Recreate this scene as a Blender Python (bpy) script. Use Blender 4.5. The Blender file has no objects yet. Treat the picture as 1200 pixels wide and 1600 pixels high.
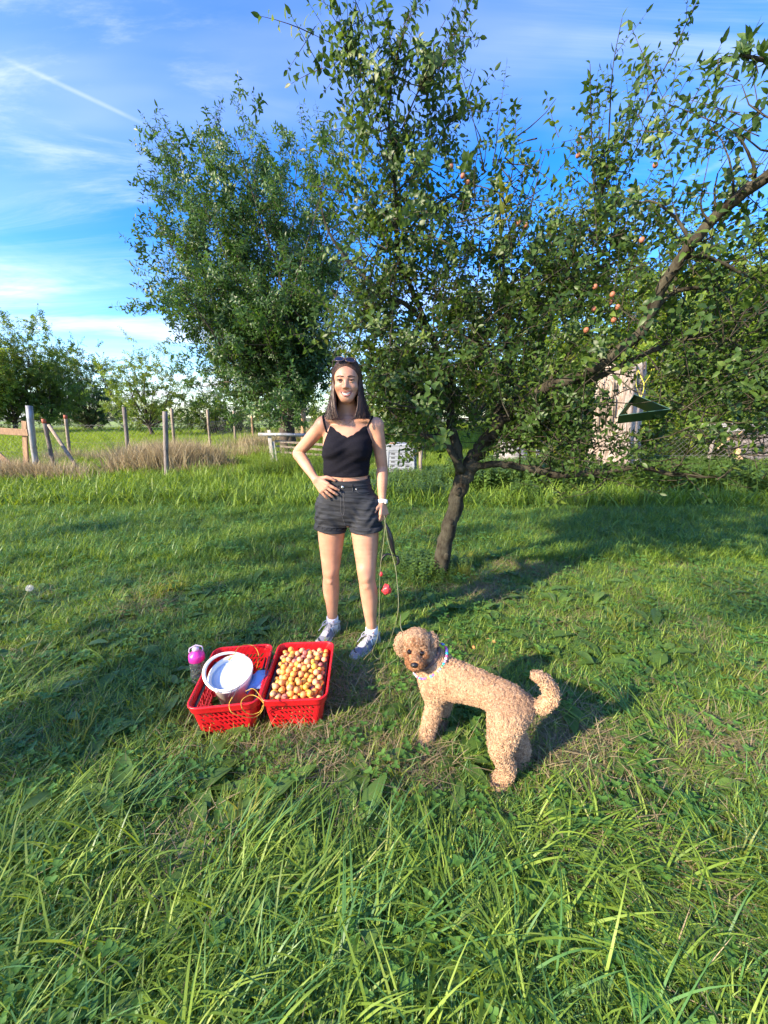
import bpy, math, random
import numpy as np
from mathutils import Vector, Matrix, Euler, noise as mnoise
R = math.radians
SC = bpy.context.scene
COL = SC.collection

# ---------------------------------------------------------------- camera
PITCH, CAM_H = R(13.6), 1.40
cam_data = bpy.data.cameras.new("camera")
cam = bpy.data.objects.new("camera", cam_data)
COL.objects.link(cam)
cam.location = (0, 0, CAM_H)
cam.rotation_euler = (R(90) - PITCH, 0, 0)
cam_data.sensor_fit = 'VERTICAL'
cam_data.sensor_height = 24.0
cam_data.lens = 9.0
cam_data.clip_start = 0.05
cam_data.clip_end = 6000
SC.camera = cam

# ---------------------------------------------------------------- light
SUN_AZ, SUN_EL = R(236), R(27)       # azimuth clockwise from +Y (the way the camera looks)
EXPOSURE = 2.32
SUN_STRENGTH = 2.75
SKY_STRENGTH = 0.14
SC.view_settings.view_transform = 'Standard'
SC.view_settings.look = 'None'
SC.view_settings.gamma = 1
SC.view_settings.use_curve_mapping = False
SC.view_settings.exposure = EXPOSURE
SC.render.engine = 'CYCLES'
SC.cycles.max_bounces = 8
SC.cycles.transparent_max_bounces = 12
SC.cycles.transmission_bounces = 8
SC.cycles.diffuse_bounces = 4

sd = bpy.data.lights.new("sun", 'SUN')
sd.energy = SUN_STRENGTH
sd.angle = R(0.8)
sd.color = (1.0, 0.83, 0.62)
sun = bpy.data.objects.new("sun", sd)
COL.objects.link(sun)
sdir = Vector((math.sin(SUN_AZ) * math.cos(SUN_EL), math.cos(SUN_AZ) * math.cos(SUN_EL), math.sin(SUN_EL)))
sun.rotation_euler = sdir.to_track_quat('Z', 'Y').to_euler()
sun.location = (-20, -15, 20)

world = bpy.data.worlds.new("World")
SC.world = world
world.use_nodes = True
wn, wl = world.node_tree.nodes, world.node_tree.links
wn.clear()
wout = wn.new('ShaderNodeOutputWorld')
wbg = wn.new('ShaderNodeBackground')
wbg.inputs['Strength'].default_value = SKY_STRENGTH
wl.new(wbg.outputs[0], wout.inputs[0])
sky = wn.new('ShaderNodeTexSky')
sky.sky_type = 'NISHITA'
sky.sun_disc = False
sky.sun_elevation = SUN_EL
sky.sun_rotation = SUN_AZ
sky.altitude = 300
sky.air_density = 1.0
sky.dust_density = 0.6
sky.ozone_density = 2.5


def wmath(op, a, b=None, clamp=False):
    n = wn.new('ShaderNodeMath')
    n.operation = op
    n.use_clamp = clamp
    for i, v in enumerate((a, b)):
        if v is None:
            continue
        if isinstance(v, (int, float)):
            n.inputs[i].default_value = v
        else:
            wl.new(v, n.inputs[i])
    return n.outputs[0]


tc = wn.new('ShaderNodeTexCoord')
sep = wn.new('ShaderNodeSeparateXYZ')
wl.new(tc.outputs['Generated'], sep.inputs[0])
zc = wmath('ADD', wmath('MAXIMUM', sep.outputs[2], 0.02), 0.10)
cx = wmath('DIVIDE', sep.outputs[0], zc)
cy = wmath('DIVIDE', sep.outputs[1], zc)
comb = wn.new('ShaderNodeCombineXYZ')
wl.new(cx, comb.inputs[0])
wl.new(cy, comb.inputs[1])


def wnoise(rot, scl, scale, detail, rough, dist, lo, hi, off=(0, 0, 0)):
    mp = wn.new('ShaderNodeMapping')
    mp.inputs['Rotation'].default_value = (0, 0, R(rot))
    mp.inputs['Scale'].default_value = scl
    mp.inputs['Location'].default_value = off
    wl.new(comb.outputs[0], mp.inputs[0])
    nz = wn.new('ShaderNodeTexNoise')
    nz.inputs['Scale'].default_value = scale
    nz.inputs['Detail'].default_value = detail
    nz.inputs['Roughness'].default_value = rough
    nz.inputs['Distortion'].default_value = dist
    wl.new(mp.outputs[0], nz.inputs['Vector'])
    mr = wn.new('ShaderNodeMapRange')
    mr.interpolation_type = 'SMOOTHSTEP'
    mr.inputs['From Min'].default_value = lo
    mr.inputs['From Max'].default_value = hi
    wl.new(nz.outputs[0], mr.inputs['Value'])
    return mr.outputs[0]


# thin cirrus veil, streaky wisps, low bright bank near the horizon, two contrails
veil = wmath('MULTIPLY', wnoise(-35, (0.35, 1.0, 1), 0.9, 5, 0.55, 0.3, 0.40, 0.80, (3.4, 1.2, 0)), 0.36)
wisp = wmath('MULTIPLY', wmath('MULTIPLY', wnoise(-28, (0.30, 1.5, 1), 1.7, 8, 0.66, 0.7, 0.47, 0.80, (2.6, 4.3, 0)),
             wnoise(0, (1, 1, 1), 0.55, 2, 0.5, 0.0, 0.36, 0.58, (5.0, 2.0, 0))), 0.62)
low = wn.new('ShaderNodeMapRange')
low.interpolation_type = 'SMOOTHSTEP'
low.inputs['From Min'].default_value = 0.34
low.inputs['From Max'].default_value = 0.06
wl.new(sep.outputs[2], low.inputs['Value'])
bank = wmath('MULTIPLY', wmath('MULTIPLY', wnoise(10, (0.30, 0.55, 1), 1.6, 7, 0.6, 0.4, 0.47, 0.64, (0.3, 0.9, 0)), low.outputs[0]), 1.0)


def contrail(x0, y0, x1, y1, w, amt):
    """A straight trail in the cloud plane from (x0, y0) to (x1, y1)."""
    dx, dy = x1 - x0, y1 - y0
    L = math.hypot(dx, dy)
    nx, ny = -dy / L, dx / L
    d = wmath('ADD', wmath('MULTIPLY', cx, nx), wmath('MULTIPLY', cy, ny))
    d = wmath('ABSOLUTE', wmath('SUBTRACT', d, nx * x0 + ny * y0))
    t = wmath('SUBTRACT', wmath('ADD', wmath('MULTIPLY', cx, dx / L), wmath('MULTIPLY', cy, dy / L)), (x0 * dx + y0 * dy) / L)
    m = wn.new('ShaderNodeMapRange')
    m.interpolation_type = 'SMOOTHSTEP'
    m.inputs['From Min'].default_value = w
    m.inputs['From Max'].default_value = 0.0
    wl.new(d, m.inputs['Value'])
    e1 = wmath('MULTIPLY', t, 3.0, True)
    e2 = wmath('MULTIPLY', wmath('SUBTRACT', L, t), 3.0, True)
    br = wnoise(20, (1, 1, 1), 5.0, 4, 0.6, 0.2, 0.25, 0.65)
    return wmath('MULTIPLY', wmath('MULTIPLY', wmath('MULTIPLY', m.outputs[0], e1), wmath('MULTIPLY', e2, br)), amt)


def cloud_xy(px, py):
    """Where the line of sight through a picture point meets the cloud plane."""
    d = Vector(((px - 600) / 600, math.cos(PITCH) + (800 - py) / 600 * math.sin(PITCH),
                -math.sin(PITCH) + (800 - py) / 600 * math.cos(PITCH))).normalized()
    return d.x / (d.z + 0.10), d.y / (d.z + 0.10)


tr1 = contrail(*cloud_xy(-60, 60), *cloud_xy(290, 225), 0.014, 0.36)
tr2 = contrail(*cloud_xy(470, -20), *cloud_xy(560, 70), 0.010, 0.5)
tr3 = contrail(*cloud_xy(1020, 305), *cloud_xy(1240, 205), 0.03, 0.5)
tot = wmath('ADD', wmath('ADD', veil, wisp), wmath('ADD', bank, wmath('ADD', tr3, wmath('ADD', tr1, tr2))), True)
hsv = wn.new('ShaderNodeHueSaturation')
hsv.inputs['Saturation'].default_value = 1.42
hsv.inputs['Value'].default_value = 0.70
hsv.inputs['Hue'].default_value = 0.517
wl.new(sky.outputs[0], hsv.inputs['Color'])
mixw = wn.new('ShaderNodeMix')
mixw.data_type = 'RGBA'
wl.new(tot, mixw.inputs[0])
wl.new(hsv.outputs[0], mixw.inputs[6])
mixw.inputs[7].default_value = (2.1, 2.2, 2.4, 1)
wl.new(mixw.outputs[2], wbg.inputs['Color'])


# ---------------------------------------------------------------- helpers
def ray(px, py):
    u, v = (px - 600) / 600, (800 - py) / 600
    return Vector((u, math.cos(PITCH) + v * math.sin(PITCH), -math.sin(PITCH) + v * math.cos(PITCH)))


def A(px, py, Y):
    """World point at distance Y in front of the camera that the photograph shows at (px, py)."""
    d = ray(px, py)
    return Vector((0, 0, CAM_H)) + d * (Y / d.y)


def G(px, py, z=0.0):
    d = ray(px, py)
    return Vector((0, 0, CAM_H)) + d * ((z - CAM_H) / d.z)


def sstep(a, b, x):
    t = min(1, max(0, (x - a) / (b - a)))
    return t * t * (3 - 2 * t)


def hgt(x, y):
    """Height of the orchard ground."""
    h = sstep(3.5, 7, y) * 0.05 * mnoise.noise(Vector((x * 0.35, y * 0.35, 0)))
    h += sstep(9.5, 22, y) * (0.30 + 0.55 * sstep(-9, 1, x)) * 1.0
    h += max(0, y - 22) * 0.004
    r = math.hypot(x, y)
    h += sstep(3.0, 5.0, r) * 0.02 * mnoise.noise(Vector((x * 1.3, y * 1.3, 3)))
    return h


def on(x, y, dz=0):
    return Vector((x, y, hgt(x, y) + dz))


def smooth(me):
    me.polygons.foreach_set('use_smooth', np.ones(len(me.polygons), dtype=bool))


def link(name, me, parent=None):
    o = bpy.data.objects.new(name, me)
    COL.objects.link(o)
    if parent is not None:
        o.parent = parent
    return o


def tag(o, label=None, cat=None, group=None, kind=None):
    if label: o['label'] = label
    if cat: o['category'] = cat
    if group: o['group'] = group
    if kind: o['kind'] = kind
    return o


def thing(name, loc, label, cat, group=None, rz=0.0):
    o = link(name, None)
    o.empty_display_size = 0.1
    o.location = loc
    o.rotation_euler = (0, 0, rz)
    return tag(o, label, cat, group)


def clone(o, parent=None):
    c = o.copy()
    COL.objects.link(c)
    c.parent = parent
    for ch in list(o.children):
        clone(ch, c)
    return c


class MB:
    """Collects shapes into one mesh."""
    def __init__(s, off=None):
        s.v, s.f, s.m, s.n = [], [], [], 0
        s.off = off

    def add(s, verts, faces, m=0):
        s.v.extend(tuple(p) for p in verts)
        k = s.n
        s.f.extend(tuple(i + k for i in f) for f in faces)
        s.m.extend([m] * len(faces))
        s.n += len(verts)

    def box(s, c, d, rot=None, m=0, taper=1.0):
        x, y, z = d[0] / 2, d[1] / 2, d[2] / 2
        vs = [Vector((sx * x * (taper if sz > 0 else 1), sy * y * (taper if sz > 0 else 1), sz * z)) for sz in (-1, 1) for sx, sy in ((-1, -1), (1, -1), (1, 1), (-1, 1))]
        if rot is not None:
            q = Euler(rot) if not isinstance(rot, Matrix) else rot
            q = q.to_matrix() if isinstance(q, Euler) else q
            vs = [q @ p for p in vs]
        c = Vector(c)
        s.add([p + c for p in vs], [(3, 2, 1, 0), (4, 5, 6, 7), (0, 1, 5, 4), (1, 2, 6, 5), (2, 3, 7, 6), (3, 0, 4, 7)], m)

    def tube(s, pts, rad, n=6, m=0, cap=True, flat=1.0, rough=0.0, rng=None):
        pts = [Vector(p) for p in pts]
        if isinstance(rad, (int, float)):
            rad = [rad] * len(pts)
        N = len(pts)
        t0 = (pts[1] - pts[0]).normalized()
        up = Vector((0, 0, 1)) if abs(t0.z) < 0.9 else Vector((1, 0, 0))
        a = t0.cross(up).normalized()
        vs = []
        for i in range(N):
            t = (pts[min(i + 1, N - 1)] - pts[max(i - 1, 0)])
            t = t.normalized() if t.length > 1e-9 else t0
            a = (a - t * a.dot(t))
            a = a.normalized() if a.length > 1e-6 else t.orthogonal().normalized()
            b = t.cross(a)
            for k in range(n):
                th = 2 * math.pi * k / n
                r = rad[i] * (1 + (rng.uniform(-rough, rough) if rough else 0))
                vs.append(pts[i] + a * (math.cos(th) * r) + b * (math.sin(th) * r * flat))
        fs = []
        for i in range(N - 1):
            for k in range(n):
                k2 = (k + 1) % n
                fs.append((i * n + k, i * n + k2, (i + 1) * n + k2, (i + 1) * n + k))
        if cap:
            fs.append(tuple(range(n - 1, -1, -1)))
            fs.append(tuple((N - 1) * n + k for k in range(n)))
        s.add(vs, fs, m)

    def lathe(s, prof, n=24, c=(0, 0, 0), m=0, axis=None):
        vs, fs = [], []
        c = Vector(c)
        q = axis if axis is not None else Matrix.Identity(3)
        for r, z in prof:
            for k in range(n):
                th = 2 * math.pi * k / n
                vs.append(c + q @ Vector((r * math.cos(th), r * math.sin(th), z)))
        for i in range(len(prof) - 1):
            for k in range(n):
                k2 = (k + 1) % n
                fs.append((i * n + k, i * n + k2, (i + 1) * n + k2, (i + 1) * n + k))
        s.add(vs, fs, m)

    def sphere(s, c, r, n=12, k=8, m=0, scl=(1, 1, 1), q=None):
        vs, fs = [], []
        c = Vector(c)
        for i in range(k + 1):
            ph = math.pi * i / k
            for j in range(n):
                th = 2 * math.pi * j / n
                p = Vector((math.sin(ph) * math.cos(th) * scl[0], math.sin(ph) * math.sin(th) * scl[1], math.cos(ph) * scl[2])) * r
                vs.append(c + (q @ p if q is not None else p))
        for i in range(k):
            for j in range(n):
                j2 = (j + 1) % n
                fs.append((i * n + j, (i + 1) * n + j, (i + 1) * n + j2, i * n + j2))
        s.add(vs, fs, m)

    def mesh(s, name, mats, sm=True):
        me = bpy.data.meshes.new(name)
        me.from_pydata(s.v, [], s.f)
        for m in (mats if isinstance(mats, (list, tuple)) else [mats]):
            me.materials.append(m)
        me.polygons.foreach_set('material_index', s.m)
        if sm:
            smooth(me)
        me.validate(clean_customdata=False)
        return me

    def build(s, name, mats, parent=None, sm=True):
        return link(name, s.mesh(name, mats, sm), parent)


def catmull(pts, sub=4):
    """Smooth curve through points; each point any tuple of floats."""
    P = [np.array(p, dtype=float) for p in pts]
    P = [2 * P[0] - P[1]] + P + [2 * P[-1] - P[-2]]
    out = []
    for i in range(1, len(P) - 2):
        p0, p1, p2, p3 = P[i - 1:i + 3]
        for j in range(sub):
            t = j / sub
            out.append(0.5 * (2 * p1 + (p2 - p0) * t + (2 * p0 - 5 * p1 + 4 * p2 - p3) * t * t + (3 * p1 - p0 - 3 * p2 + p3) * t ** 3))
    out.append(P[-2])
    return out


# ---------------------------------------------------------------- materials
def nodemat(name):
    m = bpy.data.materials.new(name)
    m.use_nodes = True
    nt = m.node_tree
    bs = nt.nodes['Principled BSDF']
    return m, nt, bs


def mat(name, c1, c2=None, scale=8.0, rough=0.6, spec=0.5, bump=0.0, bscale=40.0, metal=0.0, detail=5, stretch=(1, 1, 1), c3=None, sss=0.0, coat=0.0, trans=0.0, alpha=None, sheen=0.0, lo=0.35, hi=0.65):
    m, nt, bs = nodemat(name)
    N, L = nt.nodes, nt.links
    bs.inputs['Roughness'].default_value = rough
    bs.inputs['Metallic'].default_value = metal
    bs.inputs['Specular IOR Level'].default_value = spec
    if coat:
        bs.inputs['Coat Weight'].default_value = coat
    if sheen:
        bs.inputs['Sheen Weight'].default_value = sheen
    if sss:
        bs.inputs['Subsurface Weight'].default_value = sss
        bs.inputs['Subsurface Radius'].default_value = (0.012, 0.005, 0.003)
        bs.inputs['Subsurface Scale'].default_value = 0.6
    if trans:
        bs.inputs['Transmission Weight'].default_value = trans
    tcn = N.new('ShaderNodeTexCoord')
    mp = N.new('ShaderNodeMapping')
    mp.inputs['Scale'].default_value = stretch
    L.new(tcn.outputs['Object'], mp.inputs[0])
    bs.inputs['Base Color'].default_value = (*c1, 1)
    if c2:
        nz = N.new('ShaderNodeTexNoise')
        nz.inputs['Scale'].default_value = scale
        nz.inputs['Detail'].default_value = detail
        nz.inputs['Roughness'].default_value = 0.6
        L.new(mp.outputs[0], nz.inputs['Vector'])
        cr = N.new('ShaderNodeValToRGB')
        e = cr.color_ramp.elements
        e[0].position, e[1].position = lo, hi
        e[0].color, e[1].color = (*c1, 1), (*c2, 1)
        if c3:
            k = e.new((lo + hi) / 2 + 0.12)
            k.color = (*c3, 1)
        L.new(nz.outputs[0], cr.inputs[0])
        L.new(cr.outputs[0], bs.inputs['Base Color'])
    if bump:
        nb = N.new('ShaderNodeTexNoise')
        nb.inputs['Scale'].default_value = bscale
        nb.inputs['Detail'].default_value = 6
        L.new(mp.outputs[0], nb.inputs['Vector'])
        bp = N.new('ShaderNodeBump')
        bp.inputs['Strength'].default_value = bump
        bp.inputs['Distance'].default_value = 0.01
        L.new(nb.outputs[0], bp.inputs['Height'])
        L.new(bp.outputs[0], bs.inputs['Normal'])
    return m


def leafmat(name, cols, trans=0.35, rough=0.45, spec=0.4, patch=None):
    """Leaf: colour picked per instance and per leaf, light glowing through the blade."""
    m, nt, bs = nodemat(name)
    N, L = nt.nodes, nt.links
    oi = N.new('ShaderNodeObjectInfo')
    geo = N.new('ShaderNodeNewGeometry')
    ad = N.new('ShaderNodeMath'); ad.operation = 'MULTIPLY_ADD'
    ad.inputs[1].default_value = 0.5
    L.new(oi.outputs['Random'], ad.inputs[0])
    mm = N.new('ShaderNodeMath'); mm.operation = 'MULTIPLY'; mm.inputs[1].default_value = 0.5
    L.new(geo.outputs['Random Per Island'], mm.inputs[0])
    L.new(mm.outputs[0], ad.inputs[2])
    cr = N.new('ShaderNodeValToRGB')
    e = cr.color_ramp.elements
    while len(e) < len(cols):
        e.new(0.5)
    for i, (p, c) in enumerate(cols):
        e[i].position = p
        e[i].color = (*c, 1)
    L.new(ad.outputs[0], cr.inputs[0])
    L.new(cr.outputs[0], bs.inputs['Base Color'])
    bs.inputs['Roughness'].default_value = rough
    bs.inputs['Specular IOR Level'].default_value = spec
    tr = N.new('ShaderNodeBsdfTranslucent')
    hs = N.new('ShaderNodeHueSaturation')
    hs.inputs['Hue'].default_value = 0.48
    hs.inputs['Saturation'].default_value = 1.1
    hs.inputs['Value'].default_value = 1.9
    L.new(cr.outputs[0], hs.inputs['Color'])
    L.new(hs.outputs[0], tr.inputs['Color'])
    mx = N.new('ShaderNodeMixShader')
    mx.inputs[0].default_value = trans
    L.new(bs.outputs[0], mx.inputs[1])
    L.new(tr.outputs[0], mx.inputs[2])
    L.new(mx.outputs[0], N['Material Output'].inputs['Surface'])
    return m


# ---------------------------------------------------------------- scattering
def proto(mb_or_mesh, mats=None, name='source'):
    me = mb_or_mesh.mesh(name, mats) if isinstance(mb_or_mesh, MB) else mb_or_mesh
    return bpy.data.objects.new(name, me)      # never linked to the scene: only its mesh is used


def scatter(name, protos, pts, rots, scls, idx, parent=None, label=None, cat=None, kind='stuff'):
    """One object whose geometry nodes set a copy of a small mesh on each point."""
    n = len(pts)
    me = bpy.data.meshes.new(name)
    me.vertices.add(n)
    me.vertices.foreach_set('co', np.asarray(pts, dtype=np.float32).ravel())
    for nm, ty, key, dat in (('rot', 'FLOAT_VECTOR', 'vector', rots), ('scl', 'FLOAT', 'value', scls), ('pick', 'INT', 'value', idx)):
        at = me.attributes.new(nm, ty, 'POINT')
        at.data.foreach_set(key, np.asarray(dat, dtype=np.int32 if ty == 'INT' else np.float32).ravel())
    o = link(name, me, parent)
    tag(o, label, cat, kind=kind)
    ng = bpy.data.node_groups.new(name + '_nodes', 'GeometryNodeTree')
    ng.interface.new_socket('Geometry', in_out='INPUT', socket_type='NodeSocketGeometry')
    ng.interface.new_socket('Geometry', in_out='OUTPUT', socket_type='NodeSocketGeometry')
    N, L = ng.nodes, ng.links
    gi, go = N.new('NodeGroupInput'), N.new('NodeGroupOutput')
    jn = N.new('GeometryNodeJoinGeometry')
    for p in reversed(protos):
        inf = N.new('GeometryNodeObjectInfo')
        inf.inputs['Object'].default_value = p
        gti = N.new('GeometryNodeGeometryToInstance')
        L.new(inf.outputs['Geometry'], gti.inputs[0])
        L.new(gti.outputs[0], jn.inputs[0])
    iop = N.new('GeometryNodeInstanceOnPoints')
    iop.inputs['Pick Instance'].default_value = True
    L.new(gi.outputs[0], iop.inputs['Points'])
    L.new(jn.outputs[0], iop.inputs['Instance'])

    def attr(nm, ty):
        a = N.new('GeometryNodeInputNamedAttribute')
        a.data_type = ty
        a.inputs['Name'].default_value = nm
        return a.outputs[0]
    e2r = N.new('FunctionNodeEulerToRotation')
    L.new(attr('rot', 'FLOAT_VECTOR'), e2r.inputs[0])
    L.new(e2r.outputs[0], iop.inputs['Rotation'])
    L.new(attr('scl', 'FLOAT'), iop.inputs['Scale'])
    L.new(attr('pick', 'INT'), iop.inputs['Instance Index'])
    L.new(iop.outputs[0], go.inputs[0])
    md = o.modifiers.new('scatter', 'NODES')
    md.node_group = ng
    return o
# ================================================================ SETTING
rng = random.Random(7)
nrg = np.random.default_rng(7)

M_ground, nt, bs = nodemat('ground_soil')
N, L = nt.nodes, nt.links
tcn = N.new('ShaderNodeTexCoord')
n1 = N.new('ShaderNodeTexNoise'); n1.inputs['Scale'].default_value = 1.3; n1.inputs['Detail'].default_value = 8; n1.inputs['Roughness'].default_value = .7
n2 = N.new('ShaderNodeTexNoise'); n2.inputs['Scale'].default_value = 55; n2.inputs['Detail'].default_value = 6; n2.inputs['Roughness'].default_value = .7
L.new(tcn.outputs['Object'], n1.inputs['Vector']); L.new(tcn.outputs['Object'], n2.inputs['Vector'])
c1 = N.new('ShaderNodeValToRGB')
c1.color_ramp.elements[0].position = .36; c1.color_ramp.elements[0].color = (.07, .11, .022, 1)
c1.color_ramp.elements[1].position = .68; c1.color_ramp.elements[1].color = (.17, .14, .08, 1)
c2 = N.new('ShaderNodeValToRGB')
c2.color_ramp.elements[0].position = .3; c2.color_ramp.elements[0].color = (.25, .25, .25, 1)
c2.color_ramp.elements[1].position = .75; c2.color_ramp.elements[1].color = (1.5, 1.5, 1.4, 1)
L.new(n1.outputs[0], c1.inputs[0]); L.new(n2.outputs[0], c2.inputs[0])
mx = N.new('ShaderNodeMix'); mx.data_type = 'RGBA'; mx.blend_type = 'MULTIPLY'; mx.inputs[0].default_value = 1
L.new(c1.outputs[0], mx.inputs[6]); L.new(c2.outputs[0], mx.inputs[7])
L.new(mx.outputs[2], bs.inputs['Base Color'])
bs.inputs['Roughness'].default_value = .95
bp = N.new('ShaderNodeBump'); bp.inputs['Strength'].default_value = .8; bp.inputs['Distance'].default_value = .03
L.new(n2.outputs[0], bp.inputs['Height']); L.new(bp.outputs[0], bs.inputs['Normal'])

M_field = mat('field_sunlit_green', (.15, .24, .03), (.22, .29, .045), scale=0.6, rough=.9, bump=.6, bscale=12)  # sunlit brightness of the field is put into this colour


def ground_sheet(name, xs, ys, m, dz=0.0, edge=None):
    vs, fs = [], []
    nx = len(xs)
    for y in ys:
        for x in xs:
            vs.append((x, y, hgt(x, y) + dz))
    for j in range(len(ys) - 1):
        for i in range(nx - 1):
            fs.append((j * nx + i, j * nx + i + 1, (j + 1) * nx + i + 1, (j + 1) * nx + i))
    mb = MB(); mb.add(vs, fs)
    o = mb.build(name, m)
    tag(o, kind='structure')
    return o


def spaced(a, b, n, p):
    s = [-1 + 2 * i / n for i in range(n + 1)]
    return [(abs(t) ** p) * (b if t > 0 else -a) * (1 if t > 0 else -1) * (1 if t > 0 else 1) if t != 0 else 0.0 for t in s]


xs = [math.copysign(abs(-1 + 2 * i / 120) ** 3 * 900, -1 + 2 * i / 120) for i in range(121)]
ys = [-40, -20, -10, -5, -3] + [-2 + 0.4 * i for i in range(0, 80)] + [30 + 900 * (i / 40) ** 2.2 for i in range(1, 41)]
ground_sheet('ground', xs, ys, M_ground)
# sunlit hay field beyond the fence, a thin sheet just above the soil
fxs = [-160 + 2.5 * i for i in range(0, 62)]
fys = [13.5 + 1.0 * i for i in range(0, 20)] + [34 + 4 * i for i in range(0, 22)]
ground_sheet('field', fxs, fys, M_field, dz=0.02)

# ---------------------------------------------------------------- wood
M_oldwood = mat('old_wood', (.16, .12, .085), (.34, .29, .23), scale=6, rough=.85, bump=.6, bscale=30, stretch=(6, 6, .6))
M_orangewood = mat('orange_wood', (.20, .12, .07), (.36, .23, .13), scale=6, rough=.8, bump=.5, bscale=30, stretch=(5, 5, .8))
M_greywood = mat('grey_wood', (.10, .085, .075), (.25, .22, .2), scale=6, rough=.9, bump=.7, bscale=30, stretch=(6, 6, .7))
M_whitewood = mat('bleached_wood', (.28, .26, .23), (.52, .5, .45), scale=6, rough=.85, bump=.5, bscale=30, stretch=(5, 5, .7))
M_redtip = mat('post_paint', (.28, .06, .03), (.42, .12, .06), scale=14, rough=.7, bump=.3)
M_metalpost = mat('galvanised_metal', (.30, .33, .37), (.52, .55, .60), scale=9, rough=.5, metal=.35, bump=.15, bscale=60, stretch=(1, 1, .35), c3=(.20, .19, .17))
M_wire = mat('wire', (.30, .30, .29), (.20, .17, .14), scale=20, rough=.5, metal=.6)


def post(px0, py0, px1, py1, Y, r, m, name, label, tip=None, group='fence posts'):
    """A round post whose foot is seen at (px0, py0) and top at (px1, py1)."""
    a, b = A(px0, py0, Y), A(px1, py1, Y)
    a = Vector((a.x, a.y, hgt(a.x, a.y) - .15)) if True else a
    rr = random.Random(int(px0 * 7 + py0))
    t = thing(name, (a.x, a.y, a.z + .15), label, 'post', group)
    pts = [a.lerp(b, k / 6) - Vector((a.x, a.y, a.z + .15)) for k in range(7)]
    pts = [p + Vector((rr.uniform(-.006, .006), rr.uniform(-.006, .006), 0)) for p in pts]
    mb = MB()
    mb.tube(pts, [r * (1 + rr.uniform(-.06, .06)) for _ in pts], 10)
    mb.build('shaft', m, t)
    if tip:
        mb = MB()
        d = (pts[-1] - pts[-2]).normalized()
        mb.tube([pts[-1] - d * .10, pts[-1] + d * .008], [r * 1.09, r * 1.05], 10)
        mb.build('painted_tip', tip, t)
    return t, a, b


posts = [
    (57, 748, 45, 634, 9.0, .062, M_metalpost, 'metal_post', 'thick galvanised metal post at the left end of the wire fence', None),
    (86, 733, 68, 655, 9.6, .042, M_greywood, 'wooden_post', 'leaning brown post with the diagonal brace beside the metal post', M_redtip),
    (106, 702, 102, 649, 12.6, .050, M_oldwood, 'wooden_post', 'pale post with a red tip in front of the bright field', M_redtip),
    (198, 702, 194, 636, 12.8, .060, M_greywood, 'wooden_post', 'dark brown weathered post between field and dry grass', None),
    (260, 752, 258, 643, 8.8, .052, M_greywood, 'wooden_post', 'tall grey post standing in front of the dry grass clump', None),
    (270, 682, 268, 638, 14.5, .052, M_oldwood, 'wooden_post', 'pale yellowish post just behind the dry grass clump', None),
    (326, 678, 324, 640, 16.0, .05, M_oldwood, 'wooden_post', 'first far post of the fence climbing behind the green path', None),
    (366, 670, 365, 642, 19.0, .055, M_oldwood, 'wooden_post', 'second far post of the fence climbing behind the green path', None),
    (394, 668, 393, 638, 21.0, .06, M_orangewood, 'wooden_post', 'reddish far post close to the cherry tree', None),
    (473, 705, 474, 640, 11.3, .065, M_orangewood, 'wooden_post', 'round orange post behind the woman\'s elbow', None),
    (657, 745, 658, 640, 9.0, .045, M_oldwood, 'wooden_post', 'slim grey post between compost bin and plum tree', None),
]
post_ends = []
for p in posts:
    post_ends.append(post(*p[:9], tip=p[9]))

# diagonal brace against the leaning post
a, b = A(132, 738, 9.2), A(76, 664, 9.62)
a.z = hgt(a.x, a.y) - .05
mb = MB(); mb.tube([a, a.lerp(b, .5) + Vector((0, 0, .01)), b], [.042, .040, .036], 8)
tag(mb.build('brace_pole', M_oldwood), 'grey pole leaning diagonally against the brown fence post', 'pole')

# wooden gate on the far left
gt = thing('wooden_gate', A(20, 745, 9.0), 'broken orange-brown board gate at the left edge of the picture', 'gate')
gl = gt.location


def board(p, q, w, th, m, parent, name, base):
    p, q = Vector(p) - base, Vector(q) - base
    mb = MB()
    d = q - p
    mid = (p + q) / 2
    zax = d.normalized()
    yax = Vector((0, 1, 0))
    xax = yax.cross(zax).normalized()
    yax = zax.cross(xax)
    mt = Matrix((xax, yax, zax)).transposed()
    mb.box(mid, (w, th, d.length), rot=mt)
    o = mb.build(name, m, parent, sm=False)
    bv = o.modifiers.new('b', 'BEVEL'); bv.width = .004; bv.segments = 1
    return o


board(A(42, 742, 9.0), A(38, 658, 9.0), .11, .04, M_orangewood, gt, 'board', gl)
board(A(-40, 671, 8.95), A(44, 676, 8.95), .15, .035, M_orangewood, gt, 'board', gl)
board(A(-45, 672, 9.04), A(40, 748, 9.04), .13, .035, M_orangewood, gt, 'board', gl)
board(A(-50, 655, 9.0), A(-50, 760, 9.0), .11, .04, M_orangewood, gt, 'board', gl)


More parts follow.
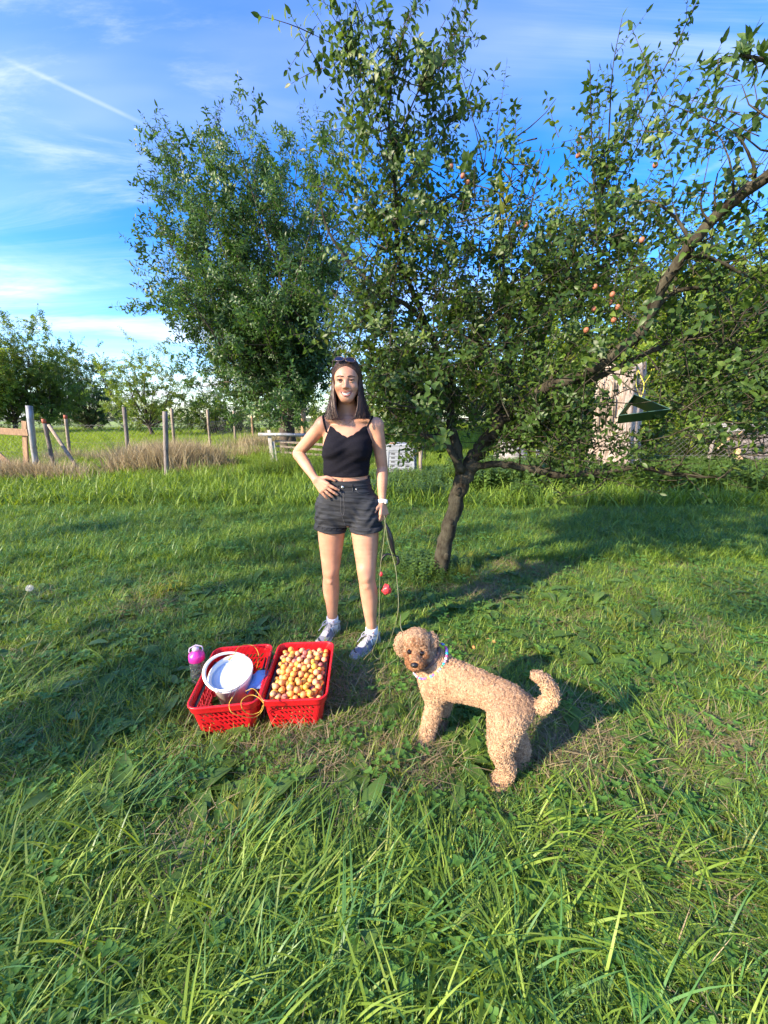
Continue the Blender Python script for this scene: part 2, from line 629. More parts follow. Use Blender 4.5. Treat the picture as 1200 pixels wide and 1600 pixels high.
def chainlink(a, b, h0, h1, cell, r, parent, name, zoff=0.03):
    """Woven diagonal wire between two ends."""
    mb = MB()
    a, b = Vector(a), Vector(b)
    Lh = (b - a).length
    H_ = h1 - h0
    d = (b - a) / Lh
    nrm = d.cross(Vector((0, 0, 1)))
    k = -H_
    while k < Lh:
        for sgn in (1, -1):
            p, q = [], []
            # line going up-right from (k,0) to (k+H,H) or mirrored
            s0, s1 = k, k + H_
            t0, t1 = 0.0, 1.0
            if s0 < 0: t0 = -s0 / H_
            if s1 > Lh: t1 = (Lh - s0) / H_
            if t1 - t0 < .02: continue
            z0, z1 = (t0, t1) if sgn > 0 else (1 - t0, 1 - t1)
            P0 = a + d * (s0 + t0 * H_); P1 = a + d * (s0 + t1 * H_)
            P0 = Vector((P0.x, P0.y, hgt(P0.x, P0.y) + h0 + zoff + z0 * H_)) + nrm * (.002 * sgn)
            P1 = Vector((P1.x, P1.y, hgt(P1.x, P1.y) + h0 + zoff + z1 * H_)) + nrm * (.002 * sgn)
            mid = P0.lerp(P1, .5) + nrm * (.015 * math.sin(k * 3))
            mb.tube([P0, mid, P1], r, 3, cap=False)
        k += cell * 1.414
    return mb.build(name, M_wire, parent)


def wire_fence(path, h, cell, r, label, wires=(0.05, .5, 1.0)):
    t = thing('wire_fence', on(*path[0]), label, 'fence')
    base = t.location
    for i in range(len(path) - 1):
        a, b = on(*path[i]), on(*path[i + 1])
        o = chainlink(a, b, 0.02, h, cell, r, t, 'wire_mesh')
        o.location = -base
        tag(o, kind='stuff')
        for w in wires:
            pts = []
            for k in range(9):
                p = a.lerp(b, k / 8)
                pts.append(Vector((p.x, p.y, hgt(p.x, p.y) + .05 + w * (h - .03) - .03 * math.sin(math.pi * k / 8))) - base)
            mb = MB(); mb.tube(pts, r * 1.4, 4)
            mb.build('wire', M_wire, t)
    return t


def xy(p): return (p.x, p.y)


W0 = xy(A(57, 748, 9.0)); W1 = xy(A(106, 702, 12.6)); W2 = xy(A(198, 702, 12.8)); W3 = xy(A(270, 682, 14.5))
wire_fence([(-14.5, 9.1), W0], 1.25, .075, .0022, 'chain link fence with the wooden gate at the far left')
wire_fence([W0, W1, W2, W3], 1.15, .10, .0026, 'rusty chain link fence in front of the bright field')
wire_fence([W3, xy(A(326, 678, 16.0)), xy(A(366, 670, 19.0)), xy(A(394, 668, 21.0))], 1.1, .14, .003, 'far wire fence climbing behind the green path')
# right fence behind the trunk with its thin posts
RF = [(3.9, 9.4), (5.6, 9.2), (7.4, 8.8), (9.6, 8.2)]
wire_fence(RF, 1.15, .085, .0028, 'grey chain link fence in front of the firewood on the right')
for k, (x, y) in enumerate(RF[1:3]):
    p = on(x, y)
    t = thing('wooden_post', p, ['short grey fence post between white trunk and firewood', 'short grey fence post in front of the firewood'][k], 'post', 'fence posts')
    mb = MB(); mb.tube([(0, 0, -.1), (.01, 0, .6), (.03, 0, 1.2)], [.04, .038, .036], 8)
    mb.build('shaft', M_greywood, t)

# ---------------------------------------------------------------- compost fence of boards (left of the woman)
ct = thing('board_fence', on(-2.6, 10.4), 'low weathered compost fence of boards and a grey pipe behind the woman\'s arm', 'fence')
cb = ct.location
board(A(426, 722, 9.8), A(420, 672, 9.8), .09, .03, M_whitewood, ct, 'slat', cb)
board(A(432, 722, 9.83), A(427, 690, 9.83), .07, .03, M_whitewood, ct, 'slat', cb)
board(A(430, 689, 9.9), A(505, 695, 9.9), .06, .03, M_oldwood, ct, 'slat', cb)
board(A(430, 697, 9.9), A(505, 703, 9.9), .05, .03, M_oldwood, ct, 'slat', cb)
board(A(430, 706, 9.9), A(505, 711, 9.9), .05, .03, M_oldwood, ct, 'slat', cb)
mb = MB(); mb.tube([A(404, 679, 9.75) - cb, A(440, 679, 9.75) - cb, A(478, 680, 9.75) - cb], .045, 10)
mb.build('pipe', M_metalpost, ct)

# ---------------------------------------------------------------- grey plastic compost bin
M_bin = mat('grey_plastic', (.19, .21, .24), (.26, .29, .32), scale=5, rough=.55, bump=.1)
M_dark = mat('slot_shade', (.012, .012, .012), rough=.9)
bp_ = A(627, 737, 9.3)
bz = hgt(bp_.x, bp_.y)
bn = thing('compost_bin', (bp_.x, bp_.y, bz), 'grey plastic compost bin with slots and a yellowish lid edge behind the woman', 'compost bin', rz=R(-8))
hh = A(627, 695, 9.3).z - bz
for sgn, ax in ((-1, 'y'), (1, 'y'), (-1, 'x'), (1, 'x')):
    mb = MB()
    w0, w1 = .35, .31
    rows, cols = 6, 3
    vs = []
    # panel with raised frame and slot rows
    def pt(u, v, d):
        w = w0 + (w1 - w0) * v
        x = u * w
        y = sgn * (w + d)
        return Vector((x, y, v * hh)) if ax == 'y' else Vector((y, x, v * hh))
    def patch(u0, u1, v0, v1, d0, d1, m=0):
        p = [pt(u0, v0, d1), pt(u1, v0, d1), pt(u1, v1, d1), pt(u0, v1, d1), pt(u0, v0, d0), pt(u1, v0, d0), pt(u1, v1, d0), pt(u0, v1, d0)]
        mb.add(p, [(0, 1, 2, 3), (0, 4, 5, 1), (1, 5, 6, 2), (2, 6, 7, 3), (3, 7, 4, 0), (7, 6, 5, 4)], m)
    patch(-1, 1, 0, 1, -.02, 0)
    patch(-1, -.84, 0, .999, .001, .018); patch(.84, 1, 0, .999, .001, .018)
    patch(-.84, .84, .86, .998, .001, .018); patch(-.84, .84, 0.001, .10, .001, .018)
    for i in range(rows):
        v = .16 + i * .115
        patch(-.80, .80, v + .075, v + .105, .001, .013)
        for j in range(cols):
            u = -.52 + j * .52
            patch(u - .14, u + .14, v + .012, v + .045, .0005, .003, 1)  # closed slot: the shade inside is a dark patch on the panel
    mb.build('panel', [M_bin, M_dark], bn, sm=False)
mb = MB(); mb.box((0, 0, hh + .02), (.70, .70, .045), taper=.94)
o = mb.build('lid', M_bin, bn, sm=False); bv = o.modifiers.new('b', 'BEVEL'); bv.width = .012; bv.segments = 2
mb = MB(); mb.box((-.22, -.30, hh + .055), (.22, .08, .03))
mb.build('hinge', M_orangewood, bn, sm=False)

# ---------------------------------------------------------------- dead trunk
M_dead, nt, bs = nodemat('dead_trunk_wood')
N, L = nt.nodes, nt.links
tcn = N.new('ShaderNodeTexCoord'); mp = N.new('ShaderNodeMapping'); mp.inputs['Scale'].default_value = (5, 5, .55)
L.new(tcn.outputs['Object'], mp.inputs[0])
nz = N.new('ShaderNodeTexNoise'); nz.inputs['Scale'].default_value = 4; nz.inputs['Detail'].default_value = 9; nz.inputs['Roughness'].default_value = .72; nz.inputs['Distortion'].default_value = .4
L.new(mp.outputs[0], nz.inputs['Vector'])
cr = N.new('ShaderNodeValToRGB'); e = cr.color_ramp.elements
e[0].position = .38; e[0].color = (.13, .08, .05, 1)
e[1].position = .62; e[1].color = (.46, .40, .34, 1)
k = e.new(.48); k.color = (.32, .26, .21, 1)
L.new(nz.outputs[0], cr.inputs[0]); L.new(cr.outputs[0], bs.inputs['Base Color'])
bs.inputs['Roughness'].default_value = .9
bp = N.new('ShaderNodeBump'); bp.inputs['Strength'].default_value = 1; bp.inputs['Distance'].default_value = .04
L.new(nz.outputs[0], bp.inputs['Height']); L.new(bp.outputs[0], bs.inputs['Normal'])
sb = A(958, 745, 8.2); sb.z = hgt(sb.x, sb.y)
st = thing('dead_tree_trunk', sb, 'thick bleached dead tree trunk broken off behind the plum branches', 'dead trunk')
topz = A(950, 565, 8.2).z - sb.z
vs, fs = [], []
nk, ni = 64, 40
for i in range(ni + 1):
    v = i / ni
    z = -.1 + (topz + .1) * v
    for k in range(nk):
        th = 2 * math.pi * k / nk
        r = .63 - .18 * min(1, v * 2.2) + .10 * max(0, .10 - v) * 8
        r *= 1 + .10 * math.sin(3 * th + 1) + .05 * math.sin(7 * th + v)
        r += .055 * mnoise.noise(Vector((math.cos(th) * 4.5, math.sin(th) * 4.5, z * .5))) + .02 * mnoise.noise(Vector((math.cos(th) * 14, math.sin(th) * 14, z * 1.2)))
        zz = z
        if v > .86:
            zz = z - (v - .86) / .14 * .5 * max(0, mnoise.noise(Vector((math.cos(th) * 2.2, math.sin(th) * 2.2, 9))) + .25)
            r *= 1 - .08 * (v - .86) / .14
        lean = -.12 * v
        vs.append((r * math.cos(th) + lean, r * .8 * math.sin(th), zz))
for i in range(ni):
    for k in range(nk):
        k2 = (k + 1) % nk
        fs.append((i * nk + k, i * nk + k2, (i + 1) * nk + k2, (i + 1) * nk + k))
fs.append(tuple(ni * nk + k for k in range(nk)))
mb = MB(); mb.add(vs, fs)
mb.build('trunk', M_dead, st)
mb = MB()
rr = random.Random(3)
for k in range(26):
    th = rr.uniform(2.3, 3.6)
    x, y = .45 * math.cos(th) - .03, -.36 * abs(math.sin(th)) - rr.uniform(0, .08)
    z = rr.uniform(topz * .55, topz * .80)
    l = rr.uniform(.3, .7)
    mb.tube([(x, y, z - l * .4), (x - .04, y - .02, z + l * .2), (x - rr.uniform(.05, .16), y - .03, z + l * .5)], [.03, .022, .004], 4, flat=.4)
tag(mb.build('splinters', M_oldwood, st), kind='stuff')

# ---------------------------------------------------------------- concrete rubble block + bricks under it
M_conc = mat('rough_concrete', (.16, .15, .14), (.36, .35, .33), scale=9, rough=.95, bump=1.0, bscale=22)
rb = A(795, 738, 9.4); rb.z = hgt(rb.x, rb.y)
mb = MB(); mb.sphere((0, 0, .38), 1, 20, 14, scl=(.45, .34, .52))
rk = mb.mesh('block', M_conc)
for v in rk.vertices:
    c = v.co
    q = .10 * mnoise.noise(c * 3) + .04 * mnoise.noise(c * 9)
    v.co = c * (1 + q * 1.6)
    if v.co.z < 0: v.co.z = 0
o = link('concrete_block', rk); o.location = rb
tag(o, 'rough upright concrete lump behind the trunk of the plum tree', 'boulder')
M_brick = mat('old_brick', (.30, .20, .14), (.45, .38, .30), scale=10, rough=.9, bump=.5)
for k in range(8):
    mb = MB(); mb.box((0, 0, 0), (.30, .16, .08))
    o = mb.build('stone_slab', M_brick if k % 2 else M_conc, None, sm=False)
    p = A(828 + (k % 3) * 17 + rr.uniform(-3, 3), 741 - (k // 3) * 8, 9.2)
    o.location = (p.x, p.y, hgt(p.x, p.y) + .05 + (k // 3) * .088)
    o.rotation_euler = (0, 0, rr.uniform(-.3, .3))
    tag(o, 'flat stone slab in the small heap beside the concrete lump', 'stone slab', 'flat stone slabs heaped beside the concrete lump')
# water barrel / blue sheet leaning by the block
mb = MB(); mb.box((0, 0, .38), (.42, .03, .62))
o = mb.build('grey_board', M_metalpost, None, sm=False)
p = A(852, 738, 9.75); o.location = (p.x, p.y, hgt(p.x, p.y)); o.rotation_euler = (R(-14), 0, R(15))
tag(o, 'pale blue-grey sheet leaning upright behind the stone slabs', 'sheet')

# ---------------------------------------------------------------- firewood at the right edge, turquoise crate
M_end = mat('cut_wood', (.40, .27, .15), (.52, .40, .26), scale=9, rough=.85, bump=.3)
log_me = []
for k in range(4):
    mb = MB()
    r = [.07, .085, .06, .10][k]
    n = 9
    pts = [(-.55, 0, 0), (-.2, .01, .005), (.2, -.01, 0), (.55, 0, 0)]
    mb.tube(pts, r, n, cap=False, rough=.05, rng=rr)
    for s_ in (-1, 1):
        ring = [(.55 * s_, r * math.cos(2 * math.pi * j / n), r * math.sin(2 * math.pi * j / n)) for j in range(n)]
        mb.add(ring, [tuple(range(n)) if s_ > 0 else tuple(range(n - 1, -1, -1))], 1)
    log_me.append(mb.mesh('log', [M_greywood, M_end]))
wx, wy = 8.7, 9.3
k = 0
for row in range(7):
    for j in range(5 - (row > 4)):
        o = link('log', log_me[(row * 3 + j) % 4])
        x = wx + j * .19 - .38 + (row % 2) * .09
        y = wy + rr.uniform(-.1, .1)
        o.location = (x + rr.uniform(-.3, .4), wy - .5 + j * .19, hgt(wx, wy) + .08 + row * .155)
        o.rotation_euler = (rr.uniform(0, 6), rr.uniform(-.12, .12), rr.uniform(-.25, .25))
        tag(o, 'grey split log in the firewood pile behind the wire fence', 'log', 'firewood logs stacked at the right edge')
mb = MB()
for row in range(3):
    mb = MB(); mb.box((0, 0, 0), (2.3, .2, .035))
    o = mb.build('cover_board', M_whitewood, None, sm=False)
    o.location = (wx - .1 + row * .1, wy - .5 + row * .32, hgt(wx, wy) + 1.22 + row * .045)
    o.rotation_euler = (R(4), R(-4 + row), R(3))
    tag(o, ['front pale board lying on top of the firewood pile', 'middle pale board lying on top of the firewood pile', 'back pale board lying on top of the firewood pile'][row], 'board')
M_turq = mat('turquoise_plastic', (.02, .16, .17), (.03, .22, .22), scale=4, rough=.4)
cr_ = thing('plastic_crate', on(6.95, 9.5), 'turquoise plastic crate behind the wire fence', 'crate', rz=R(10))
for (dx, dy, w, d) in ((0, -.2, .6, .02), (0, .2, .6, .02), (-.29, 0, .02, .38), (.29, 0, .02, .38)):
    mb = MB()
    for z in (.06, .16, .26, .36, .44):
        mb.box((dx, dy, z), (w, d, .065))
    for s_ in (-1, -.33, .33, 1):
        mb.box((dx + s_ * (w / 2 - .02) * (w > .1), dy + s_ * (d / 2 - .02) * (d > .1), .24), (.04 if w > .1 else .026, .026 if w > .1 else .04, .47))
    mb.build('panel', M_turq, cr_, sm=False)
mb = MB(); mb.box((0, 0, .02), (.58, .40, .02)); mb.build('base', M_turq, cr_, sm=False)
# ================================================================ TREES
M_plumbark = mat('plum_bark', (.012, .008, .006), (.038, .024, .016), scale=14, rough=.95, spec=.12, bump=1.0, bscale=28, c3=(.075, .070, .05), stretch=(1, 1, .6), lo=.3, hi=.72)
M_darkbark = mat('dark_bark', (.03, .023, .018), (.09, .07, .055), scale=10, rough=.95, bump=.8, bscale=30)
M_plumleaf = leafmat('plum_leaf', [(0, (.028, .062, .015)), (.45, (.050, .100, .020)), (.8, (.080, .145, .026)), (.95, (.15, .20, .035)), (1, (.30, .25, .05))], trans=.36)
M_cherryleaf = leafmat('cherry_leaf', [(0, (.024, .06, .016)), (.5, (.04, .095, .02)), (.9, (.07, .15, .026)), (1, (.16, .17, .03))], trans=.33)
M_brightleaf = leafmat('bright_leaf', [(0, (.06, .12, .018)), (.5, (.11, .18, .026)), (1, (.20, .25, .04))], trans=.42)
M_deepleaf = leafmat('deep_leaf', [(0, (.02, .05, .014)), (.6, (.04, .09, .02)), (1, (.07, .13, .03))], trans=.28)
M_yellowleaf = leafmat('yellow_leaf', [(0, (.10, .15, .025)), (.5, (.18, .22, .035)), (1, (.32, .28, .05))], trans=.45)  # yellow-green to yellow leaf colours
M_hazelleaf = leafmat('hazel_leaf',  [(0, (.07, .14, .02)), (.5, (.14, .23, .03)), (1, (.27, .33, .05))], trans=.48)


def leaf_geo(mb, base, d, up, ln, w, fold=.25, curl=.3, m=0):
    """A pointed, folded, slightly curled leaf blade."""
    d = d.normalized()
    s = d.cross(up)
    s = s.normalized() if s.length > 1e-4 else d.orthogonal().normalized()
    n = s.cross(d)
    vs = []
    for t, wd in ((0.0, .10), (.28, .9), (.62, .8), (1.0, 0)):
        c = base + d * (ln * t) - n * (curl * ln * t * t)
        if wd == 0:
            vs.append(c)
        else:
            h = n * (fold * w * .5 * wd)
            vs += [c - s * (w * .5 * wd) + h, c, c + s * (w * .5 * wd) + h]
    mb.add(vs, [(0, 1, 4, 3), (1, 2, 5, 4), (3, 4, 7, 6), (4, 5, 8, 7), (6, 7, 9), (7, 8, 9)], m)


def twig_proto(rg, n, length, ll, lw, droop=.4, mats=None, stem_r=.002, spread=1.0, bend=.12):
    mb = MB()
    pts = []
    bx, by = rg.uniform(-1, 1) * bend, rg.uniform(-1, 1) * bend
    for k in range(5):
        t = k / 4
        pts.append(Vector((bx * length * t * t, by * length * t * t, length * t)))
    mb.tube(pts, [stem_r * (1.4 - .9 * k / 4) for k in range(5)], 3, m=1, cap=False)
    for i in range(n):
        t = (i + .6) / n
        c = Vector((bx * length * t * t, by * length * t * t, length * t))
        th = i * 2.4 + rg.uniform(-.5, .5)
        out = Vector((math.cos(th), math.sin(th), 0))
        d = out * spread + Vector((0, 0, rg.uniform(.1, .9)))
        d = d.normalized()
        L_ = ll * rg.uniform(.65, 1.1) * (1 - .25 * t)
        leaf_geo(mb, c + d * (ll * .12), d, Vector((0, 0, 1)) + out * rg.uniform(-.6, .2), L_, lw * rg.uniform(.8, 1.1), curl=droop * rg.uniform(.2, 1.3), fold=rg.uniform(.1, .5))
    leaf_geo(mb, pts[-1], Vector((bx, by, 1)), Vector((rg.uniform(-1, 1), rg.uniform(-1, 1), .2)), ll * .8, lw * .8, curl=.1)
    return proto(mb, mats, 'twig')


def eul(d, roll):
    return (d.to_track_quat('Z', 'Y') @ Euler((0, 0, roll)).to_quaternion()).to_euler()


class Twigs:
    def __init__(s):
        s.p, s.r, s.s, s.i = [], [], [], []

    def add(s, p, d, sc, idx, rg):
        s.p.append(tuple(p)); s.r.append(tuple(eul(d, rg.uniform(0, 6.28)))); s.s.append(sc); s.i.append(idx)


def wig(rg, a): return Vector((rg.uniform(-a, a), rg.uniform(-a, a), rg.uniform(-a, a)))


def side_branch(mb, tw, rg, p0, d0, ln, r0, level, o):
    """A wandering branch with side shoots; leafy twigs go on its outer part."""
    n = max(3, int(ln / o['seg']))
    p, d = p0.copy(), d0.normalized()
    pts, rad = [p.copy()], [r0]
    st = ln / n
    for k in range(n):
        d = (d + wig(rg, o['wig']) + Vector((0, 0, o['up'])) * (.6 if level else .8)).normalized()
        if d.z < -.3: d.z += .2
        p = p + d * st
        t = (k + 1) / n
        pts.append(p.copy()); rad.append(max(.0016, r0 * (1 - .8 * t)))
        if level < o['levels'] and k >= 1 and rg.random() < o['fork']:
            dd = (d * .6 + d.orthogonal().normalized() * 0 + wig(rg, 1).normalized() * .8 + Vector((0, 0, o['up']))).normalized()
            side_branch(mb, tw, rg, p, dd, ln * rg.uniform(.35, .65), rad[-1] * .6, level + 1, o)
        if t > o['bare']:
            for _ in range(o['tw']):
                if rg.random() > o['twp']: continue
                dd = (d * .45 + wig(rg, 1).normalized() * .85 + Vector((0, 0, o['tup']))).normalized()
                tw.add(p + wig(rg, st * .4), dd, o['ts'] * rg.uniform(.6, 1.15), rg.randrange(o['np']), rg)
    tw.add(p, d, o['ts'] * rg.uniform(.8, 1.2), rg.randrange(o['np']), rg)
    mb.tube(pts, rad, 4 if r0 < .012 else 6, cap=False)


def limb(pts, sub=5, n=9, rg=None, rough=.08):
    """pts: (px, py, Y, r) -> smooth list of world points and radii."""
    w = [(*A(a, b, c), r) for a, b, c, r in pts]
    cm = catmull(w, sub)
    P = [Vector(q[:3]) for q in cm]
    Rd = [max(.002, q[3]) for q in cm]
    if rg:
        P = [p + wig(rg, Rd[i] * .22) for i, p in enumerate(P)]
    return P, Rd


def finish_tree(t, base, branches_mb, tw, protos, bark, crown_name='crown', leafmats=None):
    off = -Vector(base)
    if branches_mb.n:
        o = branches_mb.build('branches', bark, t)
        o.location = off
        tag(o, kind='stuff')
    c = scatter(crown_name, protos, tw.p, tw.r, tw.s, tw.i, parent=t)
    c.location = off
    return c


# ---------------------------------------------------------------- the plum tree
rg = random.Random(21)
pb = A(683, 905, 3.3); pb.z = 0
plum_tree = thing('plum_tree', pb, 'near plum tree with lichened leaning trunk and thick limb rising to the right edge', 'tree')
LIMBS = [
    # trunk
    ('trunk', [(679, 920, 3.3, .092), (684, 898, 3.3, .076), (697, 845, 3.3, .068), (711, 792, 3.28, .066), (724, 750, 3.26, .070), (738, 720, 3.25, .064)], 0),
    ('limb', [(731, 735, 3.25, .066), (747, 706, 3.25, .062), (768, 678, 3.2, .056), (785, 655, 3.15, .048), (815, 628, 3.1, .042), (850, 606, 3.0, .040), (900, 590, 2.9, .038), (950, 560, 2.8, .038), (1000, 520, 2.7, .034), (1032, 455, 2.6, .032), (1070, 395, 2.5, .030), (1122, 335, 2.4, .028), (1200, 274, 2.25, .030), (1270, 225, 2.1, .026), (1330, 150, 1.9, .018)], .3),
    ('limb', [(770, 680, 3.2, .046), (780, 640, 3.25, .040), (795, 590, 3.3, .030), (793, 540, 3.35, .020), (790, 480, 3.35, .017), (785, 400, 3.35, .012), (780, 320, 3.3, .006)], .3),
    ('limb', [(719, 740, 3.25, .046), (713, 700, 3.25, .040), (704, 650, 3.3, .036), (702, 605, 3.35, .033), (693, 565, 3.4, .030), (674, 525, 3.4, .027), (657, 485, 3.35, .020), (640, 445, 3.25, .018), (622, 395, 3.2, .015), (620, 330, 3.1, .012), (613, 250, 3.0, .009), (608, 190, 2.95, .007), (613, 120, 2.9, .005), (632, 40, 2.85, .003)], .45),
    ('limb', [(665, 510, 3.4, .020), (640, 480, 3.35, .019), (600, 458, 3.3, .017), (562, 425, 3.3, .015), (530, 390, 3.3, .012), (507, 345, 3.3, .008), (498, 290, 3.3, .004)], .2),
    ('limb', [(735, 732, 3.22, .042), (757, 727, 3.15, .030), (790, 726, 3.1, .028), (835, 733, 3.05, .030), (880, 742, 3.0, .028), (940, 737, 2.95, .024), (1000, 730, 2.9, .020), (1050, 741, 2.85, .016), (1105, 746, 2.8, .008)], .3),
    ('limb', [(722, 735, 3.2, .036), (702, 700, 3.15, .028), (688, 684, 3.1, .026), (665, 682, 3.05, .022), (640, 672, 3.0, .016), (618, 650, 2.95, .010), (600, 632, 2.95, .004)], .3),
    ('limb', [(880, 598, 2.95, .026), (925, 592, 2.95, .024), (962, 576, 2.9, .020), (1010, 552, 2.85, .018), (1050, 536, 2.8, .018), (1092, 524, 2.75, .016), (1140, 498, 2.7, .014), (1205, 470, 2.6, .010)], .2),
    ('limb', [(1010, 505, 2.65, .018), (1045, 462, 2.7, .014), (1085, 450, 2.7, .012), (1140, 452, 2.7, .009), (1180, 430, 2.7, .004)], .2),
    ('limb', [(1060, 405, 2.5, .014), (1095, 400, 2.5, .012), (1130, 412, 2.5, .010), (1165, 430, 2.5, .008), (1215, 445, 2.5, .004)], .2),
    ('limb', [(805, 632, 3.12, .030), (830, 565, 3.3, .026), (862, 495, 3.4, .022), (885, 425, 3.4, .018), (905, 370, 3.4, .016), (933, 320, 3.35, .012), (955, 262, 3.3, .009), (992, 190, 3.25, .006), (1042, 100, 3.2, .004), (1088, 5, 3.1, .002)], .4),
    ('limb', [(903, 375, 3.4, .010), (865, 380, 3.4, .009), (830, 398, 3.4, .007), (800, 430, 3.4, .003)], .2),
    ('limb', [(948, 285, 3.3, .007), (952, 200, 3.2, .005), (957, 110, 3.1, .003), (972, 28, 3.0, .0015)], .3),
    ('limb', [(930, 325, 3.35, .007), (925, 230, 3.3, .005), (922, 100, 3.25, .002)], .3),
    ('limb', [(960, 300, 3.3, .006), (1010, 200, 3.2, .004), (1030, 160, 3.15, .003), (1066, 108, 3.1, .002)], .3),
    ('limb', [(700, 585, 3.35, .016), (728, 562, 3.3, .013), (745, 535, 3.25, .010), (765, 505, 3.2, .006), (790, 470, 3.2, .003)], .2),
    ('limb', [(700, 600, 3.3, .014), (735, 562, 3.2, .012), (768, 547, 3.1, .010), (800, 548, 3.1, .005)], .2),
    ('limb', [(688, 572, 3.35, .012), (650, 585, 3.2, .009), (620, 594, 3.1, .006), (585, 585, 3.05, .003)], .2),
    ('limb', [(850, 605, 3.0, .014), (880, 565, 3.1, .012), (905, 530, 3.1, .010), (945, 485, 3.1, .008), (975, 445, 3.1, .004)], .2),
    ('limb', [(1080, 385, 2.45, .010), (1060, 345, 2.5, .008), (1020, 315, 2.55, .006), (990, 320, 2.6, .003)], .2),
    ('limb', [(1110, 350, 2.4, .008), (1095, 320, 2.4, .004), (1105, 260, 2.4, .002), (1112, 228, 2.4, .001)], 2),
    ('limb', [(1178, 290, 2.3, .010), (1178, 262, 2.3, .007), (1162, 225, 2.3, .005), (1152, 213, 2.3, .003)], 2),
    ('limb', [(614, 265, 3.0, .006), (585, 205, 2.95, .005), (552, 110, 2.9, .003), (542, 62, 2.9, .0015)], .2),
    ('limb', [(612, 240, 3.0, .006), (650, 150, 2.9, .004), (672, 105, 2.85, .002), (678, 65, 2.85, .001)], .2),
    ('limb', [(620, 300, 3.1, .008), (665, 250, 3.1, .006), (700, 195, 3.1, .004), (725, 175, 3.1, .002)], .2),
    ('limb', [(785, 330, 3.3, .006), (800, 270, 3.2, .004), (805, 215, 3.2, .002), (806, 175, 3.2, .001)], .2),
    ('limb', [(622, 380, 3.2, .010), (665, 330, 3.2, .008), (715, 300, 3.2, .006), (760, 268, 3.2, .003)], .2),
    ('limb', [(1290, 205, 2.0, .016), (1262, 150, 1.85, .012), (1222, 108, 1.75, .009), (1180, 90, 1.7, .006), (1145, 88, 1.68, .003), (1122, 92, 1.68, .0015)], 2),
]
mbb = MB(); tw = Twigs()
opt = dict(seg=.10, wig=.30, up=.10, levels=1, fork=.30, bare=.15, tw=2, twp=.72, ts=1.0, np=6, tup=.25)
for nm, pts, leafy in LIMBS:
    P, Rd = limb(pts, 5, rg=rg)
    mb = MB(); mb.tube([p - pb for p in P], Rd, 12 if Rd[0] > .03 else 7, rough=.09, rng=rg)
    if nm == 'trunk':
        # root flare and pruning knots
        for q in range(3):
            k_ = P[8 + q * 5] - pb
            mb.sphere(k_ + Vector((rg.uniform(-.03, .03), -.05, 0)), .035, 8, 6, scl=(1, .8, 1.2))
    mb.build(nm, M_plumbark, plum_tree)
    if nm == 'trunk' or leafy > 1: continue
    n = len(P)
    for i in range(2, n):
        t = i / n
        if t < leafy: continue
        seg = (P[i] - P[i - 1]).length
        cnt = seg / .105 * (1.15 if Rd[i] > .006 else 1.0)
        while cnt > 0:
            if rg.random() < cnt:
                c = P[i - 1].lerp(P[i], rg.random())
                tang = (P[i] - P[i - 1]).normalized()
                if Rd[i] > .0075:
                    d = (wig(rg, 1).normalized() + Vector((0, 0, .30)) + tang * .25).normalized()
                    side_branch(mbb, tw, rg, c, d, rg.uniform(.18, .55) * (1 if Rd[i] < .03 else .8), min(.008, Rd[i] * .5), 0, opt)
                else:
                    for _ in range(2):
                        d = (wig(rg, 1).normalized() * .6 + tang * .8).normalized()
                        tw.add(c, d, rg.uniform(.5, .95), rg.randrange(6), rg)
            cnt -= 1
# hanging leafy sprays below the low limbs and around the middle of the crown, each on its own little branch
for (px, py, Y, dx, dy) in [(840, 660, 2.9, 60, 45), (1060, 640, 2.75, 70, 60), (1120, 690, 2.7, 60, 40), (660, 630, 3.1, 60, 40), (640, 560, 3.2, 60, 60),
                            (760, 600, 3.2, 50, 40), (720, 470, 3.2, 70, 70), (840, 480, 3.3, 70, 60), (1120, 570, 2.7, 80, 50), (740, 400, 3.2, 70, 70), (850, 440, 3.2, 60, 60),
                            (570, 500, 3.3, 50, 50), (690, 340, 3.15, 50, 70), (880, 690, 3.0, 60, 25), (1160, 620, 2.7, 50, 60), (930, 350, 3.3, 40, 60), (600, 350, 3.15, 30, 60),
                            (620, 610, 3.15, 35, 50), (650, 650, 3.2, 35, 40), (610, 540, 3.3, 50, 40), (700, 640, 3.4, 40, 40), (820, 680, 3.3, 50, 30), (760, 520, 3.3, 60, 60), (900, 430, 3.3, 50, 50), (790, 300, 3.2, 50, 60), (960, 400, 3.2, 50, 50), (900, 650, 3.0, 30, 40), (1180, 540, 2.7, 40, 60)]:
    for _ in range(27):
        c = A(px + rg.gauss(0, dx * .7), py + rg.gauss(0, dy * .7), Y + rg.uniform(-.35, .35))
        d = (wig(rg, 1) + Vector((0, 0, .35))).normalized()
        side_branch(mbb, tw, rg, c, d, rg.uniform(.2, .4), .005, 1, opt)
def to_px(p):
    x, y, z = p[0], p[1], p[2] - CAM_H
    d = y * math.cos(PITCH) - z * math.sin(PITCH)
    return 600 + 600 * x / d, 800 - 600 * (y * math.sin(PITCH) + z * math.cos(PITCH)) / d


keep_limbs = []
for li, (nm, pts, leafy) in enumerate(LIMBS[:9]):
    P, Rd = limb(pts, 4)
    for p, r in zip(P, Rd):
        if r > .017: keep_limbs.append((*to_px(p), p.y, r / p.y * 600))
